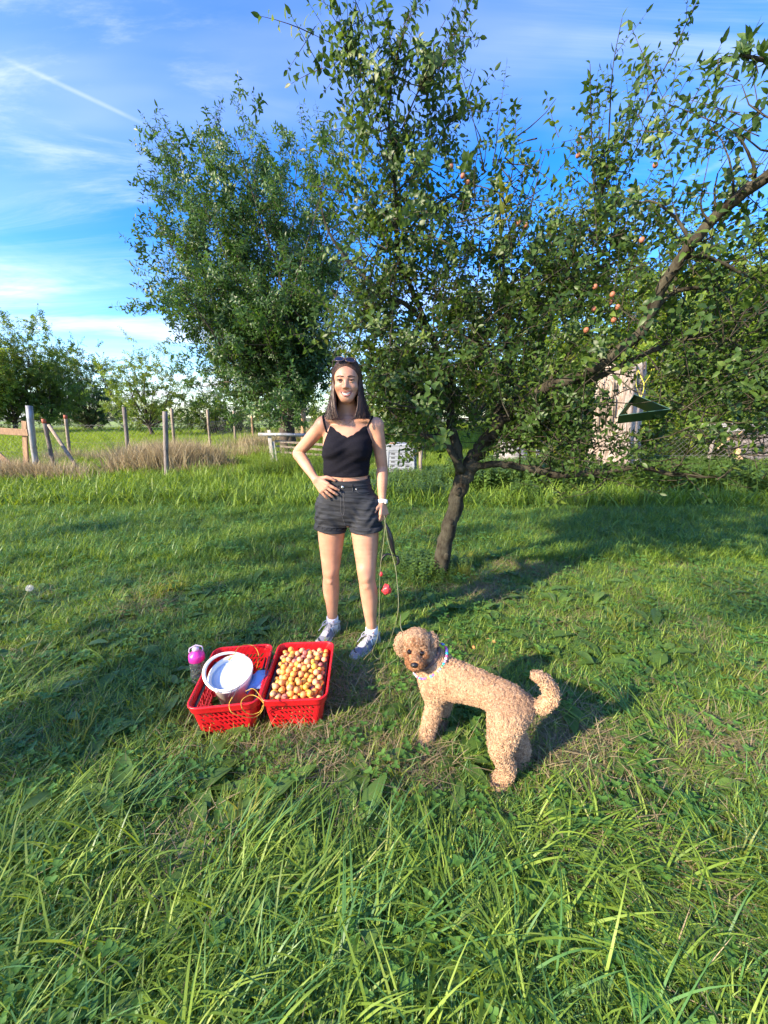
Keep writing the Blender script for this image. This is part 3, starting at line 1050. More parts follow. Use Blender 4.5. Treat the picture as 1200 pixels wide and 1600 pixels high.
# windows a pruner has opened: (px, py, half width, half height, share removed)
WINDOWS = [(950, 640, 44, 80, .62), (1003, 638, 50, 34, .97), (627, 712, 34, 30, .75), (797, 712, 40, 30, .7), (1165, 712, 55, 34, .8), (1080, 712, 60, 30, .75), (690, 810, 200, 50, .9), (541, 650, 42, 80, .9), (815, 190, 100, 150, .78), (960, 330, 60, 70, .45), (760, 330, 80, 60, .4), (1100, 420, 110, 70, .45), (1040, 620, 80, 80, .35), (560, 180, 45, 80, .65), (1010, 330, 60, 60, .4), (705, 100, 30, 90, .6), (860, 440, 60, 60, .3), (690, 420, 60, 60, .3)]
kp = []
for i, p in enumerate(tw.p):
    px, py = to_px(p)
    drop = 0
    for (wx_, wy_, a_, b_, s_) in WINDOWS:
        if ((px - wx_) / a_) ** 2 + ((py - wy_) / b_) ** 2 < 1: drop = max(drop, s_)
    drop = max(drop, .52 if py < 430 else (.34 if py < 560 else .12))
    for (lx, ly, lY, lr) in keep_limbs:
        if p[1] < lY + .03 and abs(px - lx) < lr + 9 and abs(py - ly) < lr + 9: drop = max(drop, .8); break
    if rg.random() >= drop: kp.append(i)
tw.p = [tw.p[i] for i in kp]; tw.r = [tw.r[i] for i in kp]; tw.s = [tw.s[i] for i in kp]; tw.i = [tw.i[i] for i in kp]
for li in (3, 22, 23, 24):
    P, Rd = limb(LIMBS[li][1], 6)
    for i in range(int(len(P) * .5), len(P)):
        tang = (P[i] - P[i - 1]).normalized()
        d = (wig(rg, 1).normalized() * .75 + tang * .6).normalized()
        tw.add(P[i] + wig(rg, .01), d, rg.uniform(.45, .95) * (1.1 if li in (3, 22, 23) else .8), rg.randrange(6), rg)
for li, a_, b_, n_ in ((3, .5, .98, 13), (22, .3, 1, 5), (23, .3, 1, 6), (24, .3, 1, 6), (10, .5, .85, 6)):
    P, Rd = limb(LIMBS[li][1], 8)
    for _ in range(n_):
        i = int(len(P) * rg.uniform(a_, b_)) - 1
        d = (wig(rg, 1).normalized() + Vector((0, 0, .45))).normalized()
        side_branch(mbb, tw, rg, P[max(1, i)], d, rg.uniform(.10, .28), .004, 1, opt)
plum_protos = [twig_proto(random.Random(100 + k), 9 + k % 4, .18 + .02 * k, .060, .031, droop=.5, mats=[M_plumleaf, M_darkbark]) for k in range(6)]
finish_tree(plum_tree, pb, mbb, tw, plum_protos, M_plumbark)
print('plum twigs', len(tw.p))

# single leaves that can be told apart against the sky, each its own part
lv = []
for k in range(8):
    mb = MB(); rl = random.Random(k)
    leaf_geo(mb, Vector((0, 0, .004)), Vector((0, 0, 1)), Vector((0, 1, 0)), 1.0, .40, fold=rl.uniform(.1, .5), curl=rl.uniform(.0, .5))
    mb.tube([(0, 0, -.12), (0, 0, .05)], .012, 3, cap=False)
    lv.append(mb.mesh('leaf', M_plumleaf if k < 6 else M_yellowleaf))


def put_leaf(tree, base, p, d, ln, k):
    o = link('leaf', lv[k], tree)
    o.location = p - base
    o.rotation_euler = eul(d, rg.uniform(0, 6.28))
    o.scale = (ln, ln, ln)


P, Rd = limb(LIMBS[-1][1], 5)
n_leaf = 0
for i in range(4, len(P)):
    for _ in range(2):
        d = (wig(rg, 1).normalized() + Vector((-.3, 0, -.65))).normalized()
        put_leaf(plum_tree, pb, P[i] + wig(rg, .015), d, rg.uniform(.034, .052), rg.randrange(6)); n_leaf += 1
for (lx, ly, lY, lw_) in [(1120, 120, 1.68, 10), (1160, 75, 1.68, 14), (1185, 115, 1.66, 10), (1170, 60, 1.7, 8), (1190, 80, 1.7, 10)]:
    q = A(lx, ly, lY); near = min(P, key=lambda c: (c - q).length)
    mb = MB(); mb.tube([near - pb, near.lerp(q, .5) + Vector((0, 0, .01)) - pb, q - pb], [.003, .0022, .0012], 4)
    mb.build('shoot', M_plumbark, plum_tree)
    for _ in range(7):
        t = rg.uniform(.2, 1)
        d = ((q - near).normalized() * .6 + wig(rg, 1).normalized() * .8 + Vector((0, 0, -.15))).normalized()
        put_leaf(plum_tree, pb, near.lerp(q, t), d, rg.uniform(.038, .056), rg.randrange(6)); n_leaf += 1
for li in (3, 10, 12, 13, 14, 22, 23, 24, 25):
    P, Rd = limb(LIMBS[li][1], 6)
    for i in range(len(P) // 2, len(P)):
        d = (wig(rg, 1).normalized() + (P[i] - P[i - 1]).normalized() * .6).normalized()
        put_leaf(plum_tree, pb, P[i], d, rg.uniform(.04, .062), rg.randrange(6)); n_leaf += 1
# yellowish shoot in the middle of the crown
q0, q1 = A(783, 390, 3.0), A(788, 290, 2.95)
mb = MB(); mb.tube([q0 - pb, q1 - pb], [.004, .002], 4); mb.build('shoot', M_plumbark, plum_tree)
for k in range(26):
    t = rg.random()
    d = (wig(rg, 1).normalized() + Vector((0, 0, .5))).normalized()
    put_leaf(plum_tree, pb, q0.lerp(q1, t), d, rg.uniform(.07, .10), 6 + k % 2); n_leaf += 1
print('single leaves', n_leaf)

# ripe fruit still hanging
M_fruit_tree = mat('hanging_fruit', (.34, .15, .07), (.44, .25, .11), scale=20, rough=.6, c3=(.30, .09, .06))
fm = MB(); fm.sphere((0, 0, 0), 1, 12, 8, scl=(1, 1, 1.08)); fm.tube([(0, 0, 1), (.1, 0, 1.7)], .06, 4, m=1)
fme = fm.mesh('fruit', [M_fruit_tree, M_darkbark])
for (px, py, Y) in [(930, 448, 2.7), (957, 460, 2.65), (965, 480, 2.65), (928, 483, 2.7), (959, 500, 2.7), (916, 516, 2.75), (953, 473, 2.7), (705, 260, 2.95), (723, 275, 2.95), (731, 285, 2.95), (810, 348, 3.0), (822, 352, 3.0),
                    (905, 219, 3.0), (903, 243, 3.0), (1003, 375, 2.5), (1024, 258, 2.9)]:
    o = link('fruit', fme, plum_tree)
    o.location = A(px, py, Y) - pb
    s_ = rg.uniform(.014, .018)
    o.scale = (s_, s_, s_); o.rotation_euler = (rg.uniform(-.4, .4), rg.uniform(-.4, .4), rg.uniform(0, 6))

# ---------------------------------------------------------------- trees grown towards their tips
def tip_tree(name, base, r0, fork, tips, label, protos, bark, o, seed, group=None, stems=1, limb_r=.5, sb=(.5, 1.3), dens=1.0, start=.3):
    rt = random.Random(seed)
    base = Vector(base)
    t = thing(name, base, label, 'tree', group)
    fork = Vector(fork)
    mb = MB()
    for s_ in range(stems):
        off = wig(rt, r0 * .9) if stems > 1 else Vector((0, 0, 0)); off.z = 0
        pts = [base + off * 1.2 - Vector((0, 0, .15)), base.lerp(fork, .3) + off * 1.2 + wig(rt, r0 * .2), base.lerp(fork, .7) + off + wig(rt, r0 * .2), fork + off * .6]
        pts = catmull([(*p, rr_) for p, rr_ in zip(pts, (r0 * 1.25, r0, r0 * .85, r0 * .75))], 4)
        mb.tube([Vector(p[:3]) - base for p in pts], [p[3] for p in pts], 10, rough=.08, rng=rt)
    mb.build('trunk', bark, t)
    bm_, tw_ = MB(), Twigs()
    for tip in tips:
        tip = Vector(tip)
        f0 = base.lerp(fork, rt.uniform(.75, 1.0))
        mid = f0.lerp(tip, .5) + Vector((0, 0, -.04 * (tip - f0).length)) + wig(rt, .12 * (tip - f0).length)
        rl = r0 * limb_r * rt.uniform(.7, 1.1)
        cm = catmull([(*f0, rl), (*f0.lerp(mid, .55), rl * .75), (*mid, rl * .55), (*mid.lerp(tip, .5), rl * .3), (*tip, .006)], 4)
        P = [Vector(q[:3]) for q in cm]; Rd = [max(.004, q[3]) for q in cm]
        bm_.tube(P, Rd, 6, cap=False)
        for i in range(1, len(P)):
            if i / len(P) < start: continue
            tang = (P[i] - P[i - 1]).normalized()
            k = (P[i] - P[i - 1]).length / o['seg'] * .55 * dens
            while k > 0:
                if rt.random() < k:
                    d = (wig(rt, 1).normalized() * .9 + tang * .5 + Vector((0, 0, .15))).normalized()
                    side_branch(bm_, tw_, rt, P[i - 1].lerp(P[i], rt.random()), d, rt.uniform(*sb), min(Rd[i] * .5, .02), 0, o)
                k -= 1
    finish_tree(t, base, bm_, tw_, protos, bark)
    print(name, len(tw_.p), 'twigs')
    return t


cher_protos = [twig_proto(random.Random(200 + k), 11 + k % 4,   .42, .135, .056, droop=.8, mats=[M_cherryleaf, M_darkbark], stem_r=.004, spread=.9) for k in range(6)]
rt = random.Random(5)
tips = []
for (px, py) in [(205, 318), (228, 400), (262, 262), (255, 220), (298, 190), (330, 240), (358, 182), (388, 200), (422, 222), (470, 205), (492, 225), (525, 245), (560, 262), (575, 330), (238, 470), (300, 520), (255, 440),
                 (340, 330), (400, 300), (450, 320), (500, 330), (320, 420), (380, 400), (440, 420), (500, 430), (350, 500), (410, 520), (470, 520), (520, 500), (340, 585), (320, 560), (380, 600), (430, 580), (545, 420), (290, 350), (560, 560), (300, 300), (300, 630), (330, 640), (375, 645), (420, 640), (480, 640), (515, 620), (270, 490), (350, 560), (450, 480), (400, 460), (405, 668), (440, 672), (480, 668), (450, 655)]:
    px, py = 425 + (px - 425) * .87, 430 + (py - 430) * .87
    tips.append(A(px, py, 12.2 + rt.uniform(-2.4, 2.2)))
cb_ = on(*xy(A(452, 668, 12.6)))
tip_tree('cherry_tree', cb_, .20, A(450, 610, 12.6), tips, 'big dark-leaved cherry tree behind the woman with its crown reaching to the left', cher_protos, M_darkbark,
         dict(seg=.30, wig=.28, up=.07, levels=1, fork=.35, bare=.1, tw=2, twp=.75, ts=1.0, np=6, tup=-.02), 11, stems=3, limb_r=.30, sb=(.4, 1.2), dens=2.3, start=.22)

far_protos = {}
for nm, m in (('bright', M_brightleaf), ('deep', M_deepleaf), ('hazel', M_hazelleaf), ('yellow', M_yellowleaf)):
    far_protos[nm] = [twig_proto(random.Random(300 + k), 16, .75, .17, .10, droop=.5, mats=[m, M_darkbark], stem_r=.007, spread=1.1) for k in range(4)]
hz_protos = [twig_proto(random.Random(400 + k), 12, .45, .10, .075, droop=.5, mats=[M_hazelleaf, M_darkbark], stem_r=.004, spread=1.1) for k in range(5)]


def round_tree(px, ptop, pw, Y, pbase, kind, label, seed, ntip=16, ts=1.0, dens=1.0, protos=None, r0=None, low=.25, group='trees around the orchard', sb=None, dz=1.0):
    rt = random.Random(seed)
    b = A(px, pbase, Y); b.z = hgt(b.x, b.y)
    top = A(px, ptop, Y)
    Hh = top.z - b.z
    W = pw / 600 * (Y * .97)
    r0 = r0 or Hh * .022
    tips = []
    for k in range(ntip):
        ph = k * 2.4 + rt.uniform(-.4, .4)
        v = (k + .5) / ntip
        zz = low + (1 - low) * v
        rad = W * .5 * math.sqrt(max(.05, 1 - ((zz - .55) / .5) ** 2 * .85)) * rt.uniform(.7, 1.08)
        tips.append((b.x + rad * math.cos(ph), b.y + rad * math.sin(ph) * dz, b.z + Hh * zz * rt.uniform(.93, 1.03)))
    return tip_tree('leafy_tree', b, r0, (b.x + rt.uniform(-.3, .3), b.y, b.z + Hh * low * .9), tips, label, protos or far_protos[kind], M_darkbark,
                    dict(seg=.55, wig=.3, up=.06, levels=1, fork=.30, bare=.1, tw=2, twp=.7, ts=ts, np=len(protos or far_protos[kind]), tup=.05), seed, group, limb_r=.4, sb=sb or (Hh * .10, Hh * .24), dens=dens, start=.2)


round_tree(-50, 500, 170, 27, 664, 'bright', 'leafy tree cut by the left edge of the picture', 31, 24, .9, dens=2.2, low=.15)
round_tree(22, 505, 120, 29, 664, 'bright', 'yellow-green tree with a dark trunk right behind the metal post', 32, 24, .9, dens=2.4, low=.15)
round_tree(78, 515, 105, 31, 664, 'bright', 'yellow-green tree between the metal post and the dark tree', 33, 24, .9, dens=2.4, low=.15)
round_tree(143, 548, 96, 36, 664, 'deep', 'dark green tree at the right end of the left tree group', 34, 24, 1.0, dens=2.4, low=.06)
round_tree(238, 535, 135, 24, 668, 'bright', 'light airy tree standing alone left of the cherry crown', 35, 20, .75, dens=1.5, low=.15)
round_tree(330, 575, 130, 27, 666, 'bright', 'low light tree half hidden under the cherry crown', 36, 18, .8, dens=1.6, low=.08)
round_tree(600, 520, 210, 25, 672, 'yellow', 'sunlit yellow-green tree far behind the woman\'s shoulder', 37, 20, .9, dens=1.7, low=.1)
round_tree(740, 470, 230, 22, 676, 'bright', 'sunlit tree far behind the middle of the plum crown', 38, 22, .9, dens=1.8, low=.1)
round_tree(880, 450, 190, 17, 690, 'hazel', 'dense green tree behind the dead trunk', 39, 28, 1.0, dens=2.8, low=.12)
round_tree(1020, 410, 210, 14.5, 700, 'hazel', 'dense hazel tree to the right of the dead trunk', 40, 34, 1.0, protos=None, dens=3.0, low=.10)
round_tree(1165, 345, 240, 13.0, 710, 'hazel', 'tall sunlit hazel tree at the right edge', 41, 38, 1.0, dens=3.0, low=.08)
round_tree(1330, 360, 260, 13.0, 710, 'deep', 'dark leafy tree beyond the right edge', 42, 24, 1.0, dens=2.2, low=.08)
# dark shrubs filling behind the right fence
for k, (px, ptop, pw, Y) in enumerate([(1010, 600, 120, 11.0), (1090, 560, 140, 11.3), (1190, 570, 150, 11.2), (870, 600, 110, 12.5), (1270, 560, 150, 11.0)]):
    lab = ['hazel shrub beside the dead trunk, behind the hanging trap', 'hazel shrub behind the turquoise crate', 'hazel shrub behind the firewood pile', 'green shrub left of the dead trunk', 'hazel shrub right of the firewood pile'][k]
    t = round_tree(px, ptop, pw, Y, 735, 'deep', lab, 60 + k, 18, 1.0, protos=hz_protos, dens=2.2, low=.1, group='hazel shrubs behind the fence', r0=.05, sb=(.4, .9))
    t.name = 'hazel_shrub'; t['category'] = 'shrub'
ORD = 'first second third fourth fifth sixth seventh eighth ninth tenth eleventh twelfth thirteenth fourteenth fifteenth sixteenth'.split()
# hedge line on the horizon at the left
for k in range(16):
    px = 110 + k * 26 + rt.uniform(-8, 8)
    Y = 44 + rt.uniform(-4, 6) if k < 8 else 30 + rt.uniform(-3, 5)
    t = round_tree(px, 640 - rt.uniform(0, 22), 42 + rt.uniform(0, 20), Y, 664, 'bright' if k % 3 else 'deep', 'far bush in the row along the end of the field', 80 + k, 9, 1.0, dens=.9, low=.08, group='bushes along the end of the field', r0=.06, sb=(.5, 1.3))
    t.name = 'far_bush'; t['category'] = 'bush'
    t['label'] = '%s far bush from the left in the row along the end of the field' % ORD[k]
for k in range(8):
    px = 500 + k * 60
    t = round_tree(px, 605 - rt.uniform(0, 30), 95, 34, 668, 'yellow' if k % 2 else 'bright', 'far bush in the row behind the compost bin', 120 + k, 10, 1.2, dens=.9, low=.06, group='bushes behind the compost bin', r0=.06, sb=(.5, 1.3))
    t.name = 'far_bush'; t['category'] = 'bush'
    t['label'] = '%s far bush from the left in the row behind the compost bin' % ORD[k]

# ---------------------------------------------------------------- trees beside and behind the photographer: they throw the shade
shade_specs = [(-9.5, -3.6, 8.4, 6.5), (-6.8, -8.5, 8.4, 6.0), (-14.0, -3.0, 9.0, 7.0)]
for k, (x, y, hgt_, w_) in enumerate(shade_specs):
    rt2 = random.Random(900 + k)
    b = on(x, y)
    tips = []
    for q in range(20):
        ph = q * 2.4
        v = (q + .5) / 20
        zz = .25 + .75 * v
        rad = w_ * .5 * math.sqrt(max(.05, 1 - ((zz - .55) / .5) ** 2 * .85)) * rt2.uniform(.6, 1.05)
        tips.append((x + rad * math.cos(ph), y + rad * math.sin(ph), b.z + hgt_ * zz))
    tip_tree('orchard_tree', b, .14, (x, y, b.z + 1.4), tips, 'orchard tree out of the picture whose shade falls on the lawn', far_protos['deep'], M_darkbark,
             dict(seg=.5, wig=.3, up=.06, levels=1, fork=.3, bare=.1, tw=2, twp=.7, ts=.75, np=4, tup=.05), 950 + k, 'orchard trees beside the photographer', limb_r=.4, sb=(.5, 1.3), dens=.60 if k == 0 else .30, start=.3)
# ================================================================ PERSON
import openvdb


class SDF:
    """Distance field on a grid: shapes melt into one continuous surface."""
    def __init__(s, lo, hi, vox):
        s.lo, s.vox = np.array(lo, dtype=np.float32), vox
        s.n = np.ceil((np.array(hi) - np.array(lo)) / vox).astype(int) + 1
        s.F = np.full(s.n, 0.5, dtype=np.float32)

    def win(s, lo, hi):
        a = np.maximum(0, np.floor((np.array(lo) - s.lo) / s.vox).astype(int))
        b = np.minimum(s.n, np.ceil((np.array(hi) - s.lo) / s.vox).astype(int) + 1)
        sl = tuple(slice(i, j) for i, j in zip(a, b))
        ax = [(np.arange(i, j) * s.vox + o).astype(np.float32) for i, j, o in zip(a, b, s.lo)]
        X, Y, Z = np.meshgrid(*ax, indexing='ij')
        return sl, X, Y, Z

    def put(s, sl, d, k, sub=False):
        a = s.F[sl]
        if sub:
            b = -d
            h = np.clip(.5 - .5 * (b - a) / k, 0, 1)
            s.F[sl] = a * h + b * (1 - h) + k * h * (1 - h)
        else:
            h = np.clip(.5 + .5 * (d - a) / k, 0, 1)
            s.F[sl] = d * (1 - h) + a * h - k * h * (1 - h)

    def cap(s, a, b, r0, r1, k=.01, sub=False):
        a, b = np.array(a, dtype=np.float32), np.array(b, dtype=np.float32)
        pad = max(r0, r1) + k + s.vox * 3
        sl, X, Y, Z = s.win(np.minimum(a, b) - pad, np.maximum(a, b) + pad)
        if X.size == 0: return
        ab = b - a
        t = np.clip(((X - a[0]) * ab[0] + (Y - a[1]) * ab[1] + (Z - a[2]) * ab[2]) / max(1e-9, float(ab @ ab)), 0, 1)
        d = np.sqrt((X - a[0] - t * ab[0]) ** 2 + (Y - a[1] - t * ab[1]) ** 2 + (Z - a[2] - t * ab[2]) ** 2) - (r0 + (r1 - r0) * t)
        s.put(sl, d, k, sub)

    def chain(s, pts, k=.01):
        """pts: (x, y, z, r)"""
        P = np.array([tuple(p) for p in pts], dtype=np.float32)
        pad = P[:, 3].max() + k + s.vox * 3
        sl, X, Y, Z = s.win(P[:, :3].min(0) - pad, P[:, :3].max(0) + pad)
        D = None
        for a, b in zip(P[:-1], P[1:]):
            ab = b[:3] - a[:3]
            t = np.clip(((X - a[0]) * ab[0] + (Y - a[1]) * ab[1] + (Z - a[2]) * ab[2]) / max(1e-9, float(ab @ ab)), 0, 1)
            d = np.sqrt((X - a[0] - t * ab[0]) ** 2 + (Y - a[1] - t * ab[1]) ** 2 + (Z - a[2] - t * ab[2]) ** 2) - (a[3] + (b[3] - a[3]) * t)
            D = d if D is None else np.minimum(D, d)
        s.put(sl, D, k)

    def soft(s, pts, k=.01, sub=4):
        s.chain([tuple(q) for q in catmull(pts, sub)], k)

    def ell(s, c, r, k=.01, rot=None, sub=False):
        c = np.array(c, dtype=np.float32)
        pad = max(r) + k + s.vox * 3
        sl, X, Y, Z = s.win(c - pad, c + pad)
        if X.size == 0: return
        x, y, z = X - c[0], Y - c[1], Z - c[2]
        if rot is not None:
            m = np.array(Euler(rot).to_matrix().transposed())
            x, y, z = m[0, 0] * x + m[0, 1] * y + m[0, 2] * z, m[1, 0] * x + m[1, 1] * y + m[1, 2] * z, m[2, 0] * x + m[2, 1] * y + m[2, 2] * z
        k0 = np.sqrt((x / r[0]) ** 2 + (y / r[1]) ** 2 + (z / r[2]) ** 2) + 1e-6
        k1 = np.sqrt((x / r[0] ** 2) ** 2 + (y / r[1] ** 2) ** 2 + (z / r[2] ** 2) ** 2) + 1e-6
        s.put(sl, k0 * (k0 - 1) / k1, k, sub)

    def loft(s, st, k=.01, off=0.0, power=2.0):
        """st: (z, cx, cy, a, b) from bottom to top: elliptic cross-sections."""
        st = np.array(st, dtype=np.float32)
        pad = .05 + off
        lo = (min(st[:, 1] - st[:, 3]) - pad, min(st[:, 2] - st[:, 4]) - pad, st[0, 0] - pad)
        hi = (max(st[:, 1] + st[:, 3]) + pad, max(st[:, 2] + st[:, 4]) + pad, st[-1, 0] + pad)
        sl, X, Y, Z = s.win(lo, hi)
        z = Z[0, 0, :]
        cm = np.array([np.interp(z, st[:, 0], st[:, i]) for i in range(1, 5)])
        # soften the joints between stations
        ker = np.ones(7) / 7
        cm = np.array([np.convolve(np.pad(c, 3, mode='edge'), ker, 'valid') for c in cm])
        cx_, cy_, a_, b_ = [c[None, None, :] for c in cm]
        a_ = a_ + off; b_ = b_ + off
        q = ((np.abs(X - cx_) / a_) ** power + (np.abs(Y - cy_) / b_) ** power) ** (1 / power)
        d = (q - 1) * np.minimum(a_, b_)
        dz = np.maximum(st[0, 0] - Z, Z - st[-1, 0])
        d = np.maximum(d, dz)
        s.put(sl, d.astype(np.float32), k)
        return sl, d

    def mesh(s, name, mats, parent=None, origin=(0, 0, 0), smooth_it=0):
        F = np.clip(s.F, -3 * s.vox, 3 * s.vox).astype(np.float32)
        g = openvdb.FloatGrid(background=3 * s.vox)
        g.copyFromArray(F)
        P, T, Q = g.convertToPolygons(isovalue=0.0, adaptivity=0.0)
        P = P * s.vox + s.lo - np.array(origin)
        Q = Q.astype(np.int64)
        # outward faces
        c = P[Q]
        vol = np.einsum('ij,ij->i', c[:, 0], np.cross(c[:, 1], c[:, 2])).sum()
        if vol < 0: Q = Q[:, ::-1]
        me = bpy.data.meshes.new(name)
        me.vertices.add(len(P)); me.vertices.foreach_set('co', P.astype(np.float32).ravel())
        me.loops.add(Q.size); me.loops.foreach_set('vertex_index', Q.astype(np.int32).ravel())
        me.polygons.add(len(Q)); me.polygons.foreach_set('loop_start', (np.arange(len(Q)) * 4).astype(np.int32))
        me.polygons.foreach_set('loop_total', np.full(len(Q), 4, dtype=np.int32))
        me.update(calc_edges=True)
        for m in (mats if isinstance(mats, list) else [mats]): me.materials.append(m)
        smooth(me)
        o = link(name, me, parent)
        if smooth_it:
            md = o.modifiers.new('s', 'SMOOTH'); md.factor = .5; md.iterations = smooth_it
        return o

    def at(s, x, y, z):
        i = tuple(int(round(v)) for v in (np.array((x, y, z)) - s.lo) / s.vox)
        return s.F[i]

    def front_y(s, x, z, y0=1.9, y1=2.4):
        """First surface met going away from the camera."""
        y = y0
        prev = None
        while y < y1:
            v = s.at(x, y, z)
            if v < 0:
                return y - s.vox * (0 if prev is None else (-v) / max(1e-6, prev - v))
            prev = v
            y += s.vox
        return y1


def clip_region(sd, other, d, k=.004):
    pass


M_skin, nt, bs = nodemat('skin')
N, L = nt.nodes, nt.links
bs.inputs['Roughness'].default_value = .5
bs.inputs['Subsurface Weight'].default_value = .12
bs.inputs['Subsurface Radius'].default_value = (.012, .005, .003)
bs.inputs['Subsurface Scale'].default_value = .5
tcn = N.new('ShaderNodeTexCoord')
n1 = N.new('ShaderNodeTexNoise'); n1.inputs['Scale'].default_value = 12; n1.inputs['Detail'].default_value = 6
L.new(tcn.outputs['Object'], n1.inputs['Vector'])
cr = N.new('ShaderNodeValToRGB'); e = cr.color_ramp.elements
e[0].position = .35; e[0].color = (.42, .21, .13, 1)
e[1].position = .68; e[1].color = (.53, .28, .18, 1)
L.new(n1.outputs[0], cr.inputs[0]); L.new(cr.outputs[0], bs.inputs['Base Color'])
n2 = N.new('ShaderNodeTexNoise'); n2.inputs['Scale'].default_value = 300
L.new(tcn.outputs['Object'], n2.inputs['Vector'])
bp = N.new('ShaderNodeBump'); bp.inputs['Strength'].default_value = .12; bp.inputs['Distance'].default_value = .002
L.new(n2.outputs[0], bp.inputs['Height']); L.new(bp.outputs[0], bs.inputs['Normal'])

person_base = Vector((-.16, 2.22, 0))
woman = thing('person', person_base, 'smiling dark-haired woman in black cropped top and denim shorts, one hand on her hip', 'person')

# joints read off the photograph
Yb = 2.22
hipL, hipR = A(518.5, 790, Yb), A(569, 790, Yb)
kneeL, kneeR = A(517, 893, 2.24), A(573, 900, 2.14)
ankL, ankR = A(519.5, 968, 2.30), A(581, 985, 2.165)
shL, shR = A(504, 664, 2.21), A(588, 665, 2.21)
elL, elR = A(466, 708, 2.33), A(597, 728, 2.25)
wrL, wrR = A(493, 749, 2.13), A(597, 784, 2.20)


def px2m(px, p):
    """Width in metres of px picture pixels at world point p."""
    return px / 600 * (p.y * math.cos(PITCH) - (p.z - CAM_H) * math.sin(PITCH))


VOX = .0036
body = SDF((-.55, 1.98, .02), (.06, 2.50, 1.75), VOX)
xc = A(541, 720, Yb).x


def tor(py, cxpx, wpx, b, dy=0.0):
    p = A(cxpx, py, Yb)
    return (p.z, p.x, Yb + dy, px2m(wpx, p) / 2, b)


TORSO = [tor(820, 543.5, 62, .070, .01), tor(808, 543.5, 88, .098, .012), tor(790, 543, 90, .108, .012), tor(770, 542, 80, .098, .006), tor(750, 541, 67, .082, 0), tor(735, 541, 67, .082, 0), tor(715, 542, 71, .090, -.002),
         tor(700, 542.5, 76, .098, -.006), tor(685, 543, 76, .095, 0), tor(670, 544, 76, .080, .01), tor(660, 545, 66, .062, .018), tor(652, 545, 36, .048, .022)]
body.loft(TORSO, .01)
# bust, shoulder blades, collar bones, navel
for s_ in (-1, 1):
    c = A(542.5 + s_ * 17, 699, Yb)
    body.ell((c.x, Yb - .068, c.z - .004), (.052, .044, .050), .03)
    c = A(544.5 + s_ * 8, 660, Yb)
    body.cap((c.x, Yb - .040, c.z + .004), (A(544.5 + s_ * 38, 658, Yb).x, Yb - .02, c.z + .014), .010, .012, .016)
    body.ell((A(543 + s_ * 23, 815, Yb).x, Yb + .055, A(543, 812, Yb).z), (.075, .07, .075), .04)
# neck
nk0, nk1 = A(545, 664, Yb), A(541, 622, Yb)
body.cap((nk0.x, Yb + .028, nk0.z), (nk1.x, Yb + .008, nk1.z + .02), .046, .042, .03)
body.cap((nk0.x - .09, Yb + .03, nk0.z - .012), (nk1.x - .015, Yb + .02, nk1.z - .03), .030, .024, .03)
body.cap((nk0.x + .09, Yb + .03, nk0.z - .012), (nk1.x + .015, Yb + .02, nk1.z - .03), .030, .024, .03)
nv = A(538, 747.5, Yb)
body.ell((nv.x, Yb - .086, nv.z), (.005, .010, .007), .006, sub=True)


def leg(hip, knee, ank, toe_dir, side):
    h, k_, a_ = Vector(hip), Vector(knee), Vector(ank)
    L1 = lambda t, r, dx=0, dy=0: (h.lerp(k_, t).x + dx, h.lerp(k_, t).y + dy, h.lerp(k_, t).z, r)
    L2 = lambda t, r, dx=0, dy=0: (k_.lerp(a_, t).x + dx, k_.lerp(a_, t).y + dy, k_.lerp(a_, t).z, r)
    body.soft([L1(0, .084), L1(.25, .085), L1(.5, .077), L1(.75, .064), L1(.92, .056), L2(.0, .0525), L2(.10, .050), L2(.28, .0535, side * .003, .010), L2(.45, .050, side * .003, .010), L2(.65, .041, 0, .006), L2(.85, .0335), L2(1, .0335)], .02)
    body.ell((k_.x - side * .002, k_.y - .032, k_.z + .004), (.024, .025, .029), .018)                    # kneecap
    body.ell((k_.x - side * .018, k_.y - .016, k_.z + .045), (.022, .030, .030), .03)
    body.ell((k_.x, k_.y - .026, k_.z - .048), (.016, .020, .020), .016)
    # foot
    heel = Vector((a_.x, a_.y, .050)) - toe_dir * .03
    toe = Vector((a_.x, a_.y, .030)) + toe_dir * .11
    body.cap(a_, heel, .032, .026, .01)
    body.cap(Vector((a_.x, a_.y, .050)), toe, .022, .013, .01)


tdL = (G(496, 1020) - G(530, 988)); tdL.z = 0; tdL.normalize()
tdR = (G(551, 1035) - G(589, 1004)); tdR.z = 0; tdR.normalize()
leg(hipL, kneeL, ankL, tdL, -1)
leg(hipR, kneeR, ankR, tdR, 1)


def armc(sh, el, wr, side):
    body.ell((sh.x + side * .002, sh.y + .01, sh.z), (.040, .042, .046), .03)
    p = lambda a_, b_, t, r: (*a_.lerp(b_, t), r)
    body.soft([p(sh, el, 0, .038), p(sh, el, .3, .039), p(sh, el, .65, .036), p(sh, el, 1, .0325), p(el, wr, .2, .0345), p(el, wr, .5, .031), p(el, wr, .8, .024), p(el, wr, 1, .0215)], .014)


armc(shL, elL, wrL, -1)
armc(shR, elR, wrR, 1)


